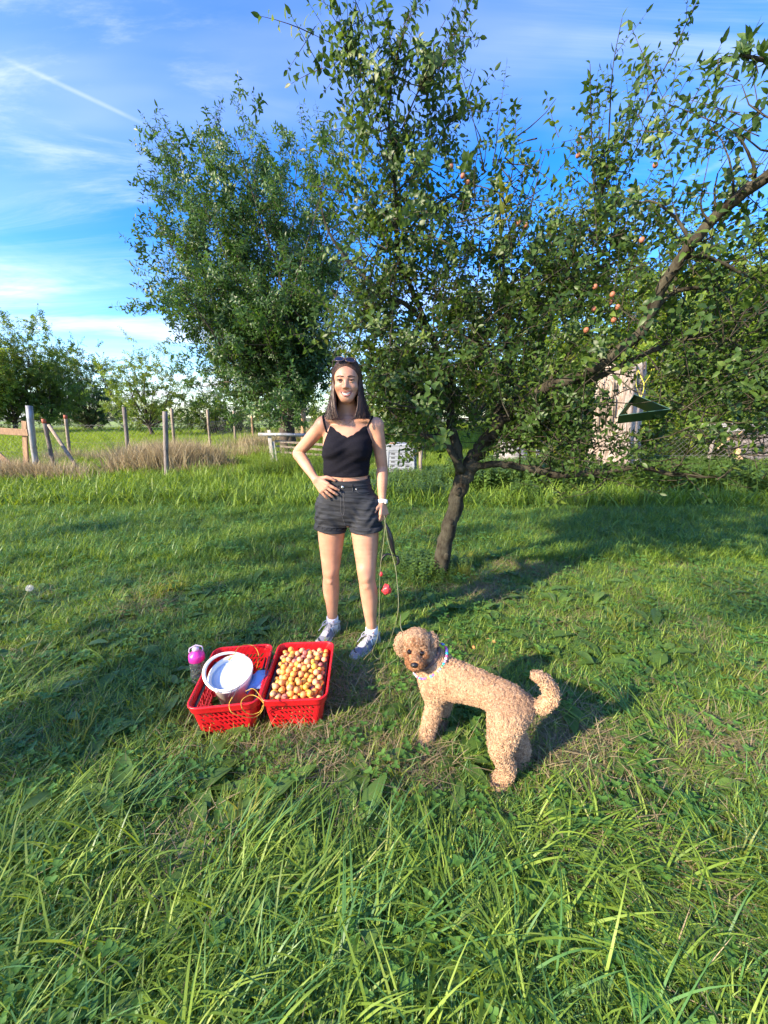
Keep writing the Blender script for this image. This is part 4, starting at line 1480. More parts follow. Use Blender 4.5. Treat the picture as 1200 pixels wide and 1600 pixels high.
def hand(wr, dirn, nrm, thumb_side, curl, fl=1.0, spread=.25, thumb_curl=.3):
    """Palm and five fingers. dirn: wrist to knuckles; nrm: out of the back of the hand."""
    d = dirn.normalized(); n = (nrm - d * nrm.dot(d)).normalized(); s = d.cross(n) * thumb_side
    palm_l = .082 * fl
    for q in (-1, -.33, .33, 1):
        base = wr + d * .008 + s * (q * .012)
        kn = wr + d * (palm_l - .006 * abs(q - .2)) + s * (q * .030)
        body.cap(base, kn, .0135, .0115, .009)
    out = []
    for i, (q, ln) in enumerate(((1, .068), (.36, .076), (-.3, .071), (-.95, .056))):
        p = wr + d * (palm_l - .004 * i * (i > 1)) + s * (q * .029)
        dd = (d + s * (q * spread)).normalized()
        rad = .0088
        seg = [ln * .46, ln * .30, ln * .26]
        ang = 0
        for j, l in enumerate(seg):
            ang += curl[j] if not isinstance(curl[0], (list, tuple)) else curl[i][j]
            v = dd * math.cos(ang) - n * math.sin(ang)
            q2 = p + v * l * fl
            body.cap(p, q2, rad, rad * .93, .003)
            p = q2; rad *= .93
        out.append(p)
    # thumb
    tb = wr + d * .018 + s * .020 - n * .006
    t1 = tb + (d * .55 + s * .75 - n * .15).normalized() * .036
    t2 = t1 + (d * .85 + s * .45 - n * thumb_curl).normalized() * .028
    t3 = t2 + (d * .95 + s * .1 - n * thumb_curl * 1.5).normalized() * .022
    body.chain([(*tb, .014), (*t1, .0115), (*t2, .0095), (*t3, .008)], .005)
    return out


# her right hand lies on the hip, fingers pointing down and forward to the belly side
hd = (A(513, 768, 2.10) - wrL)
hand(wrL, hd, Vector((-.35, -.9, .25)), -1, (.15, .25, .2), .95, .22)
# her left hand hangs down holding the leads
hand(wrR, A(601, 812, 2.17) - wrR, Vector((.75, -.6, 0)), 1, (.55, .9, .7), .95, .05, .5)

# ---- head
hx = A(540, 600, 2.105).x
HZ = 1.597
hy = 2.105
body.ell((hx, hy + .098, HZ + .030), (.069, .090, .087), .01)
body.ell((hx, hy + .062, HZ - .024), (.053, .062, .076), .03)
body.ell((hx, hy + .060, HZ + .030), (.062, .060, .055), .02)
body.ell((hx, hy + .028, HZ - .088), (.024, .018, .018), .035)
for s_ in (-1, 1):
    body.ell((hx + s_ * .036, hy + .034, HZ - .030), (.025, .024, .022), .02)
    body.cap((hx + s_ * .040, hy + .06, HZ - .050), (hx + s_ * .015, hy + .035, HZ - .089), .016, .013, .028)
    body.cap((hx + s_ * .012, hy + .008, HZ + .017), (hx + s_ * .042, hy + .022, HZ + .014), .007, .006, .014)
    body.ell((hx + s_ * .0305, hy - .004, HZ), (.014, .011, .009), .010, sub=True)
    body.ell((hx + s_ * .062, hy + .090, HZ - .005), (.008, .018, .030), .008)   # ears
body.cap((hx, hy + .005, HZ + .006), (hx, hy - .013, HZ - .034), .0055, .0080, .012)
for s_ in (-1, 1):
    body.ell((hx + s_ * .0105, hy - .003, HZ - .037), (.0065, .009, .006), .007)
    # smile folds
    body.cap((hx + s_ * .024, hy + .002, HZ - .042), (hx + s_ * .040, hy + .014, HZ - .066), .0028, .0022, .006, sub=True)
# open smiling mouth
for t in np.linspace(-1, 1, 9):
    body.ell((hx + t * .028, hy + .006 + .016 * t * t, HZ - .066 + .010 * t * t), (.006, .012, .0075 * (1.02 - t * t) + .001), .004, sub=True)
pb_o = body.mesh('body', M_skin, woman, origin=person_base, smooth_it=2)
if True:
    pass
fy = lambda x, z: body.front_y(x, z)

M_lip = mat('lips', (.36, .12, .09), (.42, .16, .12), scale=60, rough=.35)
M_teeth = mat('teeth', (.80, .77, .70), rough=.25)
M_eyew = mat('eye_white', (.62, .58, .54), rough=.25)
M_iris = mat('eye_brown', (.030, .015, .009), rough=.15)
M_brow = mat('eyebrow', (.035, .020, .014), rough=.8)
M_hair = mat('dark_hair', (.022, .011, .007), (.095, .050, .032), scale=30, rough=.40, spec=.4, stretch=(5, 5, .5))

fo = -person_base
for s_ in (-1, 1):
    mb = MB()
    mb.sphere((hx + s_ * .0305, hy + .0125, HZ), .0125, 16, 10)
    eye = mb.build('eye', M_eyew, woman); eye.location = fo
    mb = MB()
    mb.sphere((hx + s_ * .0300, hy + .0022, HZ - .0006), .0068, 12, 8, scl=(1, .75, 1))
    mb.build('iris', M_iris, eye)
for s_ in (-1, 1):      # lids: narrow the eyes into a smile
    mb = MB()
    for zz, dr, bulge in ((.0050, .0040, .0030), (-.0062, .0030, .0018)):
        pts = []
        for t in np.linspace(-1, 1, 9):
            x = hx + s_ * .0305 + t * .0155
            z = HZ + (zz * (1 - .85 * t * t)) + .0008 * s_ * t
            ye = hy + .0125 - math.sqrt(max(0, .0139 ** 2 - (t * .0125) ** 2 - (z - HZ) ** 2))
            pts.append((x, ye + .0015, z))
        mb.tube(pts, [.0012 + dr * .75 * (1 - t * t) for t in np.linspace(-1, 1, 9)], 8)
    o = mb.build('eyelid', M_skin, woman); o.location = fo
    mb = MB()
    pts = []
    for t in np.linspace(-1, 1, 9):
        x = hx + s_ * .0305 + t * .016
        z = HZ + .0036 * (1 - .9 * t * t)
        ye = hy + .0125 - math.sqrt(max(0, .0149 ** 2 - (t * .0125) ** 2 - (z - HZ) ** 2))
        pts.append((x, ye - .0018, z))
    mb.tube(pts, [.0014, .0021, .0026, .0027, .0027, .0027, .0026, .0023, .0016], 5)
    o = mb.build('eyelashes', M_brow, woman); o.location = fo
    mb = MB()
    rs = []
    pts = []
    for t in np.linspace(0, 1, 9):
        x = hx + s_ * (.011 + .040 * t)
        z = HZ + .0175 + .006 * math.sin(t * 2.6) - .004 * t
        pts.append((x, fy(x, z) - .0005, z)); rs.append(.0032 * (1 - t) ** .5 * (.75 + .25 * min(1, t * 5)) + .0008)
    mb.tube(pts, rs, 6, flat=.8)
    o = mb.build('eyebrow', M_brow, woman); o.location = fo

# mouth: teeth behind, lips in front
mb = MB()
vs, fs = [], []
n_ = 12
for i in range(n_ + 1):
    t = -1 + 2 * i / n_
    x = hx + t * .027
    zt = HZ - .0615 + .009 * t * t
    zb = zt - .0130 * (1 - t * t) - .001
    y = hy + .0065 + .017 * t * t
    vs += [(x, y, zt), (x, y - .0006, (zt + zb) / 2), (x, y + .0004, zb)]
for i in range(n_):
    for j in (0, 1):
        fs.append((3 * i + j, 3 * i + j + 1, 3 * (i + 1) + j + 1, 3 * (i + 1) + j))
mb.add(vs, fs)
o = mb.build('teeth', M_teeth, woman); o.location = fo
mb = MB()
for up_ in (1, 0):
    pts, rs = [], []
    for t in np.linspace(-1, 1, 15):
        x = hx + t * .0335
        if up_:
            z = HZ - .0595 + .0095 * t * t - .0012 * math.exp(-(t / .15) ** 2)
            rs.append(.0024 * (1 - t * t) ** .6 + .0009)
        else:
            z = HZ - .0785 + .0275 * t * t * (.62 + .38 * t * t)
            rs.append(.0034 * (1 - t * t) ** .6 + .0009)
        y = hy - .0005 + .019 * t * t
        y = min(y, fy(x, z) - .001) if abs(t) > .9 else y
        pts.append((x, y + (.0 if up_ else .0025), z))
    mb.tube(pts, rs, 8, flat=1.0)
o = mb.build('lips', M_lip, woman); o.location = fo

# ---- hair
rh = random.Random(8)
HC = Vector((hx, hy + .098, HZ + .024))
LV = [(1.74, .045, .060), (1.70, .066, .085), (1.66, .071, .096), (1.62, .0740, .099), (1.58, .0755, .100), (1.54, .079, .100), (1.50, .087, .100), (1.46, .101, .100), (1.42, .112, .100), (1.38, .118, .10)]
lvz = [l[0] for l in LV][::-1]; lva = [l[1] for l in LV][::-1]; lvb = [l[2] for l in LV][::-1]


def hair_pt(side, u, s, off):
    """u 0 front .. 1 back; s 0 parting .. 1 tip."""
    # the hair lies over the skull from the parting to ear height, then hangs
    part = Vector((0, -.86 + 1.45 * u, .52 + .75 * min(u, .35) - .35 * max(0, u - .55))).normalized()
    phm = R(62) + R(118) * u
    phb = R(20) + R(150) * u
    if s < .38:
        t = s / .38
        e_ = Vector((side * math.sin(phm), -math.cos(phm), -.12)).normalized()
        v = part.slerp(e_, t ** .85)
        rr_ = Vector((.0740 + off, .099 + off, .0955 + off))
        p = HC + Vector((v.x * rr_.x, v.y * rr_.y, v.z * rr_.z))
        if u < .35:      # sweep off the forehead
            p.y += .010 * (1 - u / .35) * math.sin(math.pi * t)
            p.x += side * .006 * (1 - u / .35) * math.sin(math.pi * t)
        return p
    t = (s - .38) / .62
    z0 = HC.z - .012
    z1 = 1.392 + .022 * u + .012 * max(0, .2 - u) * 5
    z = z0 + (z1 - z0) * t
    ph = phm + (phb - phm) * (t ** 1.3)
    a_ = np.interp(z, lvz, lva) + off
    b_ = np.interp(z, lvz, lvb) + off
    xx = side * math.sin(ph) * a_
    yy = -math.cos(ph) * b_
    if u < .5:
        xx = side * max(abs(xx), .034 + .030 * (1 - t) * (1 - t))
    return Vector((HC.x + xx, HC.y + yy, z))


mb = MB()
for side in (-1, 1):
    vs, fs = [], []
    nu, ns = 26, 26
    for i in range(nu + 1):
        for j in range(ns + 1):
            vs.append(hair_pt(side, i / nu, j / ns * .985, -.004))
    for i in range(nu):
        for j in range(ns):
            k0 = i * (ns + 1) + j
            fs.append((k0, k0 + 1, k0 + ns + 2, k0 + ns + 1))
    mb.add(vs, fs)
    for q in range(520):
        u = rh.random() ** 1.25
        off = rh.uniform(-.003, .006)
        end = min(1.03, rh.gauss(.985, .025))
        du = rh.gauss(0, .012)
        ph0 = rh.uniform(0, 6.28)
        amp = rh.uniform(0, .0022)
        pts = []
        for j in range(15):
            s = j / 14 * end
            p = hair_pt(side, min(1, max(0, u + du * s)), min(1, s), off * min(1, s * 6 + .3))
            p += Vector((math.sin(ph0 + s * 9) * amp, math.cos(ph0 + s * 7) * amp, 0)) * s
            pts.append(p)
        r_ = rh.uniform(.0012, .0030)
        mb.tube(pts, [r_ * (.7 + .3 * min(1, j / 3)) * (1 if j < 12 else (1 - (j - 11) * .24)) for j in range(15)], 4, cap=False)
    for q in range(120):    # loose hairs
        u = rh.random(); off = rh.uniform(.004, .013); pts = []
        ph0 = rh.uniform(0, 6.28)
        for j in range(12):
            s = .1 + j / 11 * .9
            p = hair_pt(side, u, min(1, s), off * (.4 + s)) + Vector((math.sin(ph0 + s * 8), math.cos(ph0 + s * 6), 0)) * .003 * s
            pts.append(p)
        mb.tube(pts, .0005, 3, cap=False)
o = mb.build('hair', M_hair, woman); o.location = fo

# ---- sunglasses pushed up into the hair
M_glas = mat('sunglass_lens', (.010, .010, .025), rough=.06, spec=.8)
M_frame = mat('tortoise_frame', (.03, .022, .03), (.12, .08, .06), scale=60, rough=.2)
sg = link('sunglasses', None, woman); sg.location = Vector((HC.x - .003, HC.y - .080, HC.z + .083)) - person_base
sg.rotation_euler = (R(-48), R(5), R(-4)); sg.scale = (.88, .88, .88)
for s_ in (-1, 1):
    mb = MB()
    ring = []
    for k in range(20):
        th = 2 * math.pi * k / 20
        cx_, cz_ = math.cos(th), math.sin(th)
        x = math.copysign(abs(cx_) ** .75, cx_) * .027 + s_ * .034
        z = math.copysign(abs(cz_) ** .75, cz_) * .021 + .004 * s_ * (x - s_ * .034) / .027
        ring.append((x, .010 * (abs(x) / .06) ** 2, z))
    mb.tube(ring + ring[:2], .0028, 6)
    mb.build('rim', M_frame, sg)
    mb = MB()
    mb.add([(s_ * .034, -.002, 0)] + ring, [(0, 1 + k, 1 + (k + 1) % 20) for k in range(20)])
    mb.build('lens', M_glas, sg)
    mb = MB(); mb.tube([(s_ * .060, .010, .012), (s_ * .076, .03, .012), (s_ * .083, .09, -.004), (s_ * .08, .13, -.03)], [.0035, .003, .0025, .002], 6)
    mb.build('temple_arm', M_frame, sg)
mb = MB(); mb.tube([(-.008, .0, .006), (0, -.002, .009), (.008, 0, .006)], .0026, 6); mb.build('bridge', M_frame, sg)

# ---- cropped top
M_top = mat('black_knit', (.005, .005, .009), (.010, .010, .016), scale=120, rough=.9, spec=.15, bump=.35, bscale=220, stretch=(1, 1, 3))
top = SDF((-.40, 2.02, .95), (.03, 2.42, 1.42), .0034)
top.loft(TORSO, .01, off=.007)
for s_ in (-1, 1):
    c = A(542.5 + s_ * 17, 699, Yb)
    top.ell((c.x, Yb - .068, c.z - .004), (.060, .052, .058), .03)
X, Y, Z = np.meshgrid(*[(np.arange(top.n[i]) * top.vox + top.lo[i]).astype(np.float32) for i in range(3)], indexing='ij')
zhem = A(541, 742.5, Yb).z
znl = A(541, 683, 2.14).z
zs = A(541, 664, 2.14).z
xm = A(542.5, 680, 2.12).x
dx = np.abs(X - xm)
half = .098
neck = znl + (dx / half) ** 1.35 * (zs - znl) * .98 + .0045 * np.abs(np.sin(dx / .0155 * math.pi / 2 * 1.0)) - .002
neck = np.where(dx > half, zs - (dx - half) * 1.3 - .006, neck)
arm_cut = znl + .002 + (dx - .105) * (-2.2)
neck = np.where(dx > .105, np.minimum(neck, zs - .02 - (dx - .105) * 2.6), neck)
backz = znl - .005 + 0 * X
nk = np.where(Y < Yb - .01, neck, np.minimum(neck, backz))
fold = .0012 * np.sin(Z * 130 + 6 * np.sin(X * 14)) * (Y < Yb) + .0016 * np.sin((Z - X * .35) * 75)
top.F = np.maximum(top.F + fold.astype(np.float32), np.maximum(Z - nk, zhem - Z).astype(np.float32))
band = np.minimum(np.abs(Z - (zhem + .024)), np.abs(Z - (zhem + .012)))
top.F += np.where(band < .0022, .0018, 0).astype(np.float32) * (1 - band / .0022).astype(np.float32).clip(0, 1)
o = top.mesh('cropped_top', M_top, woman, origin=person_base, smooth_it=1)
# shoulder straps
for s_, (x0, y0_), (x1, y1_) in ((-1, (509, 673), (505, 650)), (1, (569, 671), (582, 652))):
    p0 = A(x0, y0_, 2.14); p1 = A(x1, y1_, 2.20)
    pts = []
    for t in np.linspace(0, 1, 12):
        x = p0.x + (p1.x - p0.x) * t
        z = p0.z - .010 + (p1.z + .010 - p0.z) * t
        y = body.front_y(x, z, 2.0, 2.4)
        if y > 2.3: y = pts[-1][1] + .012
        pts.append((x, y - .002, z))
    pts += [(p1.x - s_ * .002, 2.25, p1.z + .008), (p1.x - s_ * .01, 2.29, p1.z - .01), (p1.x - s_ * .02, 2.31, p1.z - .05)]
    mb = MB(); mb.tube(pts, .0058, 8, flat=.5)
    o = mb.build('strap', M_top, woman); o.location = fo

# ---- denim shorts
M_den, nt, bs = nodemat('black_denim')
N, L = nt.nodes, nt.links
tcn = N.new('ShaderNodeTexCoord'); mp = N.new('ShaderNodeMapping'); mp.inputs['Scale'].default_value = (.8, .8, 7)
L.new(tcn.outputs['Object'], mp.inputs[0])
nz_ = N.new('ShaderNodeTexNoise'); nz_.inputs['Scale'].default_value = 9; nz_.inputs['Detail'].default_value = 5; nz_.inputs['Distortion'].default_value = .8
L.new(mp.outputs[0], nz_.inputs['Vector'])
cr = N.new('ShaderNodeValToRGB'); e = cr.color_ramp.elements
e[0].position = .42; e[0].color = (.006, .008, .012, 1); e[1].position = .72; e[1].color = (.032, .037, .046, 1)
L.new(nz_.outputs[0], cr.inputs[0]); L.new(cr.outputs[0], bs.inputs['Base Color'])
bs.inputs['Roughness'].default_value = .85
n3 = N.new('ShaderNodeTexNoise'); n3.inputs['Scale'].default_value = 500
L.new(tcn.outputs['Object'], n3.inputs['Vector'])
b1 = N.new('ShaderNodeBump'); b1.inputs['Strength'].default_value = .9; b1.inputs['Distance'].default_value = .006
b2 = N.new('ShaderNodeBump'); b2.inputs['Strength'].default_value = .3; b2.inputs['Distance'].default_value = .001
L.new(nz_.outputs[0], b1.inputs['Height']); L.new(n3.outputs[0], b2.inputs['Height'])
L.new(b1.outputs[0], b2.inputs['Normal']); L.new(b2.outputs[0], bs.inputs['Normal'])
sh = SDF((-.44, 2.00, .66), (.10, 2.46, 1.12), .0034)
sh.loft(TORSO[:5] + [TORSO[5]], .01, off=.009)
for s_ in (-1, 1):
    sh.ell((A(543 + s_ * 23, 815, Yb).x, Yb + .055, A(543, 812, Yb).z), (.084, .079, .084), .04)
hemL0, hemR0 = A(516, 842, 2.20), A(568, 838, 2.18)
hl2, hr2 = Vector(hipL), Vector(hipR)
hl2.x -= .004; hr2.x += .004
sh.chain([(*hl2, .094), (*(hl2.lerp(Vector(kneeL), .62) + Vector((-.004, 0, 0))), .0955)], .012)
sh.chain([(*hr2, .094), (*(hr2.lerp(Vector(kneeR), .58) + Vector((.004, 0, 0))), .0955)], .012)
X, Y, Z = np.meshgrid(*[(np.arange(sh.n[i]) * sh.vox + sh.lo[i]).astype(np.float32) for i in range(3)], indexing='ij')
xmid = A(543, 830, 2.15).x
zw = A(541, 752.5, 2.13).z
zl0, zl1 = A(492, 829, 2.16).z, A(540, 838, 2.12).z
zr0, zr1 = A(545, 834, 2.12).z, A(594, 829, 2.16).z
xl0, xl1 = A(492, 829, 2.16).x, A(540, 838, 2.12).x
xr0, xr1 = A(545, 834, 2.12).x, A(594, 829, 2.16).x
hemz = np.where(X < xmid, zl0 + (zl1 - zl0) * np.clip((X - xl0) / (xl1 - xl0), 0, 1), zr0 + (zr1 - zr0) * np.clip((X - xr0) / (xr1 - xr0), 0, 1))
waist = zw + .005 * (np.abs(X - xmid) / .12) ** 1.5 + .014 * (Y > Yb)
W_ = np.exp(-((Z - .84) / .09) ** 2)
fold = .0034 * np.sin(Z * 95 + 5 * np.sin((X - xmid) * 16) + 2 * np.sin(X * 40)) * W_ + .0015 * np.sin(Z * 210 + X * 30)
cuff = np.where(Z - hemz < .026, -.0065, 0.0) + np.where(np.abs(Z - hemz - .029) < .003, .003, 0.0)
wb = np.where(waist - Z < .030, -.0030, 0.0)
F = sh.F + fold.astype(np.float32) + (cuff + wb).astype(np.float32)
F = np.maximum(F, np.maximum(Z - waist, hemz - Z).astype(np.float32))
# gap between the legs
zc = A(543, 824, 2.12).z
cgap = (.007 + (zc - Z) * .16) - np.abs(X - xmid)
F = np.maximum(F, np.where(Z < zc + .01, np.minimum(cgap, (zc - Z) * .7), -.5).astype(np.float32))
sh.F = F.astype(np.float32)
o = sh.mesh('denim_shorts', M_den, woman, origin=person_base, smooth_it=1)


def sh_y(x, z): return sh.front_y(x, z, 2.02, 2.4)


M_but = mat('metal_button', (.6, .6, .58), rough=.25, metal=.9)
M_stitch = mat('grey_stitch', (.10, .10, .105), rough=.8)
for (bx, by, r_) in ((535, 761.5, .0085), (556.5, 765.5, .0045), (583, 770, .004)):
    p = A(bx, by, 2.12); y = sh_y(p.x, p.z)
    mb = MB(); mb.sphere((p.x, y - .001, p.z), r_, 14, 8, scl=(1, .4, 1))
    o = mb.build('button', M_but, woman); o.location = fo


def stitch(name, pxs, r_=.0011, m=None):
    pts = []
    for (a_, b_) in pxs:
        p = A(a_, b_, 2.12)
        pts.append((p.x, p.z))
    cm = catmull([(x, z, 0) for x, z in pts], 4)
    mb = MB(); mb.tube([(c[0], sh_y(c[0], c[1]) - .0006, c[1]) for c in cm], r_, 4)
    o = mb.build(name, m or M_stitch, woman); o.location = fo


stitch('fly_seam', [(532, 768), (532.5, 785), (533, 800), (537, 815), (541, 828)])
stitch('fly_seam', [(537, 768), (537.5, 785), (538, 798), (536, 806)])
stitch('pocket_seam', [(556, 764), (560, 771), (570, 774), (584, 772)])
stitch('pocket_seam', [(520, 766), (514, 772), (506, 774), (500, 772)])
for (a_, b_) in (((518.5, 757), (518, 768)), ((550, 757), (551.5, 768)), ((527, 759), (526.8, 766))):
    stitch('belt_loop', [a_, ((a_[0] + b_[0]) / 2, (a_[1] + b_[1]) / 2), b_], .0036, M_den)

# ---- watch, necklace
M_white = mat('white_band', (.78, .78, .76), rough=.35)
wv = (wrR - elR).normalized()
wc = wrR - wv * .004
q = wv.to_track_quat('Z', 'Y').to_matrix()
ws = link('wrist_watch', None, woman); ws.location = wc - person_base
mb = MB(); mb.lathe([(.0262, -.011), (.0285, -.008), (.0285, .008), (.0262, .011), (.0240, .008), (.0240, -.008), (.0262, -.011)], 24, axis=q)
mb.build('band', M_white, ws)
mb = MB(); mb.box(q @ Vector((0, 0, 0)) + Vector((.022, -.016, .0)), (.016, .022, .022), rot=(0, 0, R(-35)))
o = mb.build('case', M_white, ws); bv = o.modifiers.new('b', 'BEVEL'); bv.width = .003
M_gold = mat('gold', (.75, .48, .22), rough=.25, metal=1.0)
pts = []
for t in np.linspace(-1, 1, 17):
    p = A(538.5 + t * 13, 664 - 9 * abs(t) ** 1.4, 2.15)
    pts.append((p.x, body.front_y(p.x, p.z) - .001, p.z))
mb = MB(); mb.tube(pts, .0007, 4)
mb.sphere(pts[8], .0025, 8, 6)
o = mb.build('necklace', M_gold, woman); o.location = fo

# ---- socks and trainers
M_sock = mat('white_sock', (.72, .73, .78), (.60, .61, .68), scale=40, rough=.9, bump=.3, bscale=200)
M_mesh = mat('grey_mesh', (.17, .18, .23), (.24, .25, .31), scale=200, rough=.75, bump=.4, bscale=400)
M_suede = mat('grey_overlay', (.33, .32, .31), (.42, .41, .40), scale=30, rough=.7)
M_sole = mat('white_sole', (.66, .65, .62), (.52, .51, .48), scale=12, rough=.6)
M_silv = mat('silver_trim', (.62, .63, .66), rough=.3, metal=.4)
M_blk = mat('black_rubber', (.015, .015, .017), rough=.5)
M_lace = mat('grey_lace', (.34, .35, .42), rough=.8)


def trainer(ank, td, side):
    base = Vector((ank.x, ank.y, 0))
    s = Vector((td.y, -td.x, 0))       # picture-right side of the shoe
    up = Vector((0, 0, 1))
    o0 = link('trainer', None, woman); o0.location = base - person_base
    mt = Matrix((s, td, up)).transposed()

    # length coordinate: -.065 heel .. +.195 toe
    def outline(t):   # half width and centre shift along the shoe
        w = np.interp(t, [0, .04, .15, .35, .6, .8, .93, 1], [.010, .026, .033, .030, .042, .042, .028, .006])
        c = np.interp(t, [0, .35, .7, 1], [0, -.004 * side, .004 * side, .008 * side])
        return w, c
    n1_, n2_ = 30, 20
    # sole
    mb = MB(); ringv = []
    for zz, ex in ((.002, -.003), (.006, .002), (.024, .003), (.030, .0)):
        r_ = []
        for j in range(n1_ * 2):
            if j < n1_: t = j / (n1_ - 1); sg_ = 1
            else: t = 1 - (j - n1_) / (n1_ - 1); sg_ = -1
            w, c = outline(t)
            z = zz * (1 + .25 * (t < .3)) + (.012 * max(0, t - .85) / .15 if zz < .01 else 0)
            r_.append(mt @ Vector((c + sg_ * (w + ex), -.068 + .268 * t, z)))
        ringv.append(r_)
    nn = n1_ * 2
    vs = [v for r_ in ringv for v in r_]
    fs = [(i * nn + j, i * nn + (j + 1) % nn, (i + 1) * nn + (j + 1) % nn, (i + 1) * nn + j) for i in range(3) for j in range(nn)]
    fs += [tuple(range(nn - 1, -1, -1)), tuple(3 * nn + j for j in range(nn))]
    mb.add(vs, fs); mb.build('sole', M_sole, o0)
    # upper as a lofted shell: arch height over the width
    def H_(t): return np.interp(t, [0, .08, .22, .36, .5, .7, .88, 1], [.070, .088, .090, .096, .076, .052, .042, .028])
    def up_pt(t, a, off=0):
        w, c = outline(t)
        h = H_(t)
        th = a * math.pi
        x = c + math.cos(th) * (w + off) * (1 - .10 * math.sin(th))
        z = .026 + math.sin(th) ** .8 * (h - .026 + off)
        return mt @ Vector((x, -.066 + .262 * t, z))
    def shell(t0, t1, a0, a1, off, m, name, nt_=16, na=14):
        mb = MB(); vs = []
        for i in range(nt_ + 1):
            for j in range(na + 1):
                vs.append(up_pt(t0 + (t1 - t0) * i / nt_, a0 + (a1 - a0) * j / na, off))
        fs = [(i * (na + 1) + j, i * (na + 1) + j + 1, (i + 1) * (na + 1) + j + 1, (i + 1) * (na + 1) + j) for i in range(nt_) for j in range(na)]
        mb.add(vs, fs); return mb.build(name, m, o0)
    shell(0, 1, 0, 1, 0, M_mesh, 'upper', 26, 18)
    shell(.84, .999, 0, 1, .0025, M_suede, 'toe_cap', 8, 14)
    shell(0.0, .14, 0, .38, .0025, M_suede, 'heel_counter', 6, 8); shell(0.0, .14, .62, 1, .0025, M_suede, 'heel_counter', 6, 8)
    shell(.36, .70, .33, .67, .006, M_suede, 'tongue', 10, 8)
    shell(.56, .72, .36, .64, .009, M_silv, 'silver_badge', 8, 8)
    for sg_ in (0, 1):
        a0, a1 = (.06, .30) if sg_ == 0 else (.70, .94)
        for q_ in (.24, .32):
            shell(q_, q_ + .045, a0, a1, .003, M_silv, 'side_stripe', 3, 6)
        shell(.40, .44, a0, a1, .003, M_silv, 'side_stripe', 3, 6)
        shell(.70, .84, a0 if sg_ == 0 else .85, .15 if sg_ == 0 else a1, .003, M_suede, 'overlay', 6, 5)
    mb = MB()
    mb.tube([up_pt(.78, .30, .004), up_pt(.86, .42, .0045), up_pt(.87, .58, .0045)], .0035, 5)
    mb.build('black_mark', M_blk, o0)
    shell(.93, .999, .0, .25, .004, M_blk, 'toe_bumper', 4, 5)
    # laces
    for i in range(5):
        t = .34 + i * .055
        mb = MB()
        mb.tube([up_pt(t, .30, .006), up_pt(t + .02, .42, .013), up_pt(t + .005, .58, .013), up_pt(t + .025, .70, .006)], .0032, 5, flat=.6)
        mb.build('lace', M_lace, o0)
    mb = MB()
    k_ = up_pt(.40, .5, .016)
    for sg_ in (-1, 1):
        l = [k_, k_ + s * (sg_ * .022) + up * .012 - td * .004, k_ + s * (sg_ * .040) - up * .004 + td * .012, k_ + s * (sg_ * .030) - up * .014 + td * .028, k_ + s * sg_ * .008]
        cm = catmull([tuple(p) for p in l], 4); mb.tube(cm, .0026, 5)
        l = [k_, k_ + s * (sg_ * .018) + td * .03 + up * .004, k_ + s * (sg_ * .030) + td * .075 - up * .024]
        cm = catmull([tuple(p) for p in l], 4); mb.tube(cm, .0022, 5)
    mb.build('lace_bow', M_lace, o0)
    # collar
    mb = MB()
    ring = [mt @ Vector((math.cos(a_) * .037, -.006 + math.sin(a_) * .048, .088 - .012 * math.sin(a_) * -1 + .006 * abs(math.cos(a_)))) for a_ in np.linspace(0, 2 * math.pi, 20)]
    mb.tube(ring, .009, 7); mb.build('collar', M_suede, o0)
    # sock
    mb = MB()
    a_ = Vector((0, 0, ank.z))
    ax = (Vector(kneeL if side < 0 else kneeR) - ank).normalized()
    pts = [Vector((0, 0, .04)), Vector((0, 0, .08)), a_ + ax * .005, a_ + ax * .022, a_ + ax * .026]
    mb.tube(pts, [.036, .0385, .0385, .0385, .036], 18)
    mb.build('sock', M_sock, o0)
    # little coloured mark on the sock
    mb = MB(); mb.sphere(a_ + ax * .006 + Vector((.012, -.0375, 0)), .0035, 8, 6, scl=(1, .4, 1.2))
    mb.build('sock_mark', M_lip, o0)


trainer(ankL, tdL, -1)
trainer(ankR, tdR, 1)
# ================================================================ DOG
M_fur, nt, bs = nodemat('apricot_curls')
N, L = nt.nodes, nt.links
oi = N.new('ShaderNodeObjectInfo'); tcn = N.new('ShaderNodeNewGeometry')
nz1 = N.new('ShaderNodeTexNoise'); nz1.inputs['Scale'].default_value = 14; nz1.inputs['Detail'].default_value = 3
L.new(tcn.outputs['Position'], nz1.inputs['Vector'])
ad = N.new('ShaderNodeMath'); ad.operation = 'MULTIPLY_ADD'; ad.inputs[1].default_value = .55; ad.inputs[2].default_value = 0
L.new(oi.outputs['Random'], ad.inputs[0])
ad2 = N.new('ShaderNodeMath'); ad2.operation = 'MULTIPLY_ADD'; ad2.inputs[1].default_value = .7
L.new(nz1.outputs[0], ad2.inputs[0]); L.new(ad.outputs[0], ad2.inputs[2])
cr = N.new('ShaderNodeValToRGB'); e = cr.color_ramp.elements
e[0].position = .25; e[0].color = (.38, .21, .105, 1); e[1].position = .85; e[1].color = (.70, .47, .28, 1)
L.new(ad2.outputs[0], cr.inputs[0]); L.new(cr.outputs[0], bs.inputs['Base Color'])
bs.inputs['Roughness'].default_value = .8; bs.inputs['Sheen Weight'].default_value = .1
M_fur2 = mat('russet_muzzle_curls', (.30, .13, .05), (.50, .25, .11), scale=40, rough=.8)
M_furdark = mat('dark_muzzle_curls', (.10, .045, .022), (.24, .11, .05), scale=40, rough=.8)
M_nose = mat('dog_nose', (.010, .009, .010), rough=.25, bump=.3, bscale=400)
M_deye = mat('dog_eye', (.012, .007, .005), rough=.06)

db = Vector((.34, 1.36, 0))
dog = thing('dog', db, 'curly apricot poodle-type dog standing on the grass, looking back at the camera', 'dog')
D = SDF((.02, 1.05, .0), (.80, 1.75, .62), .004)
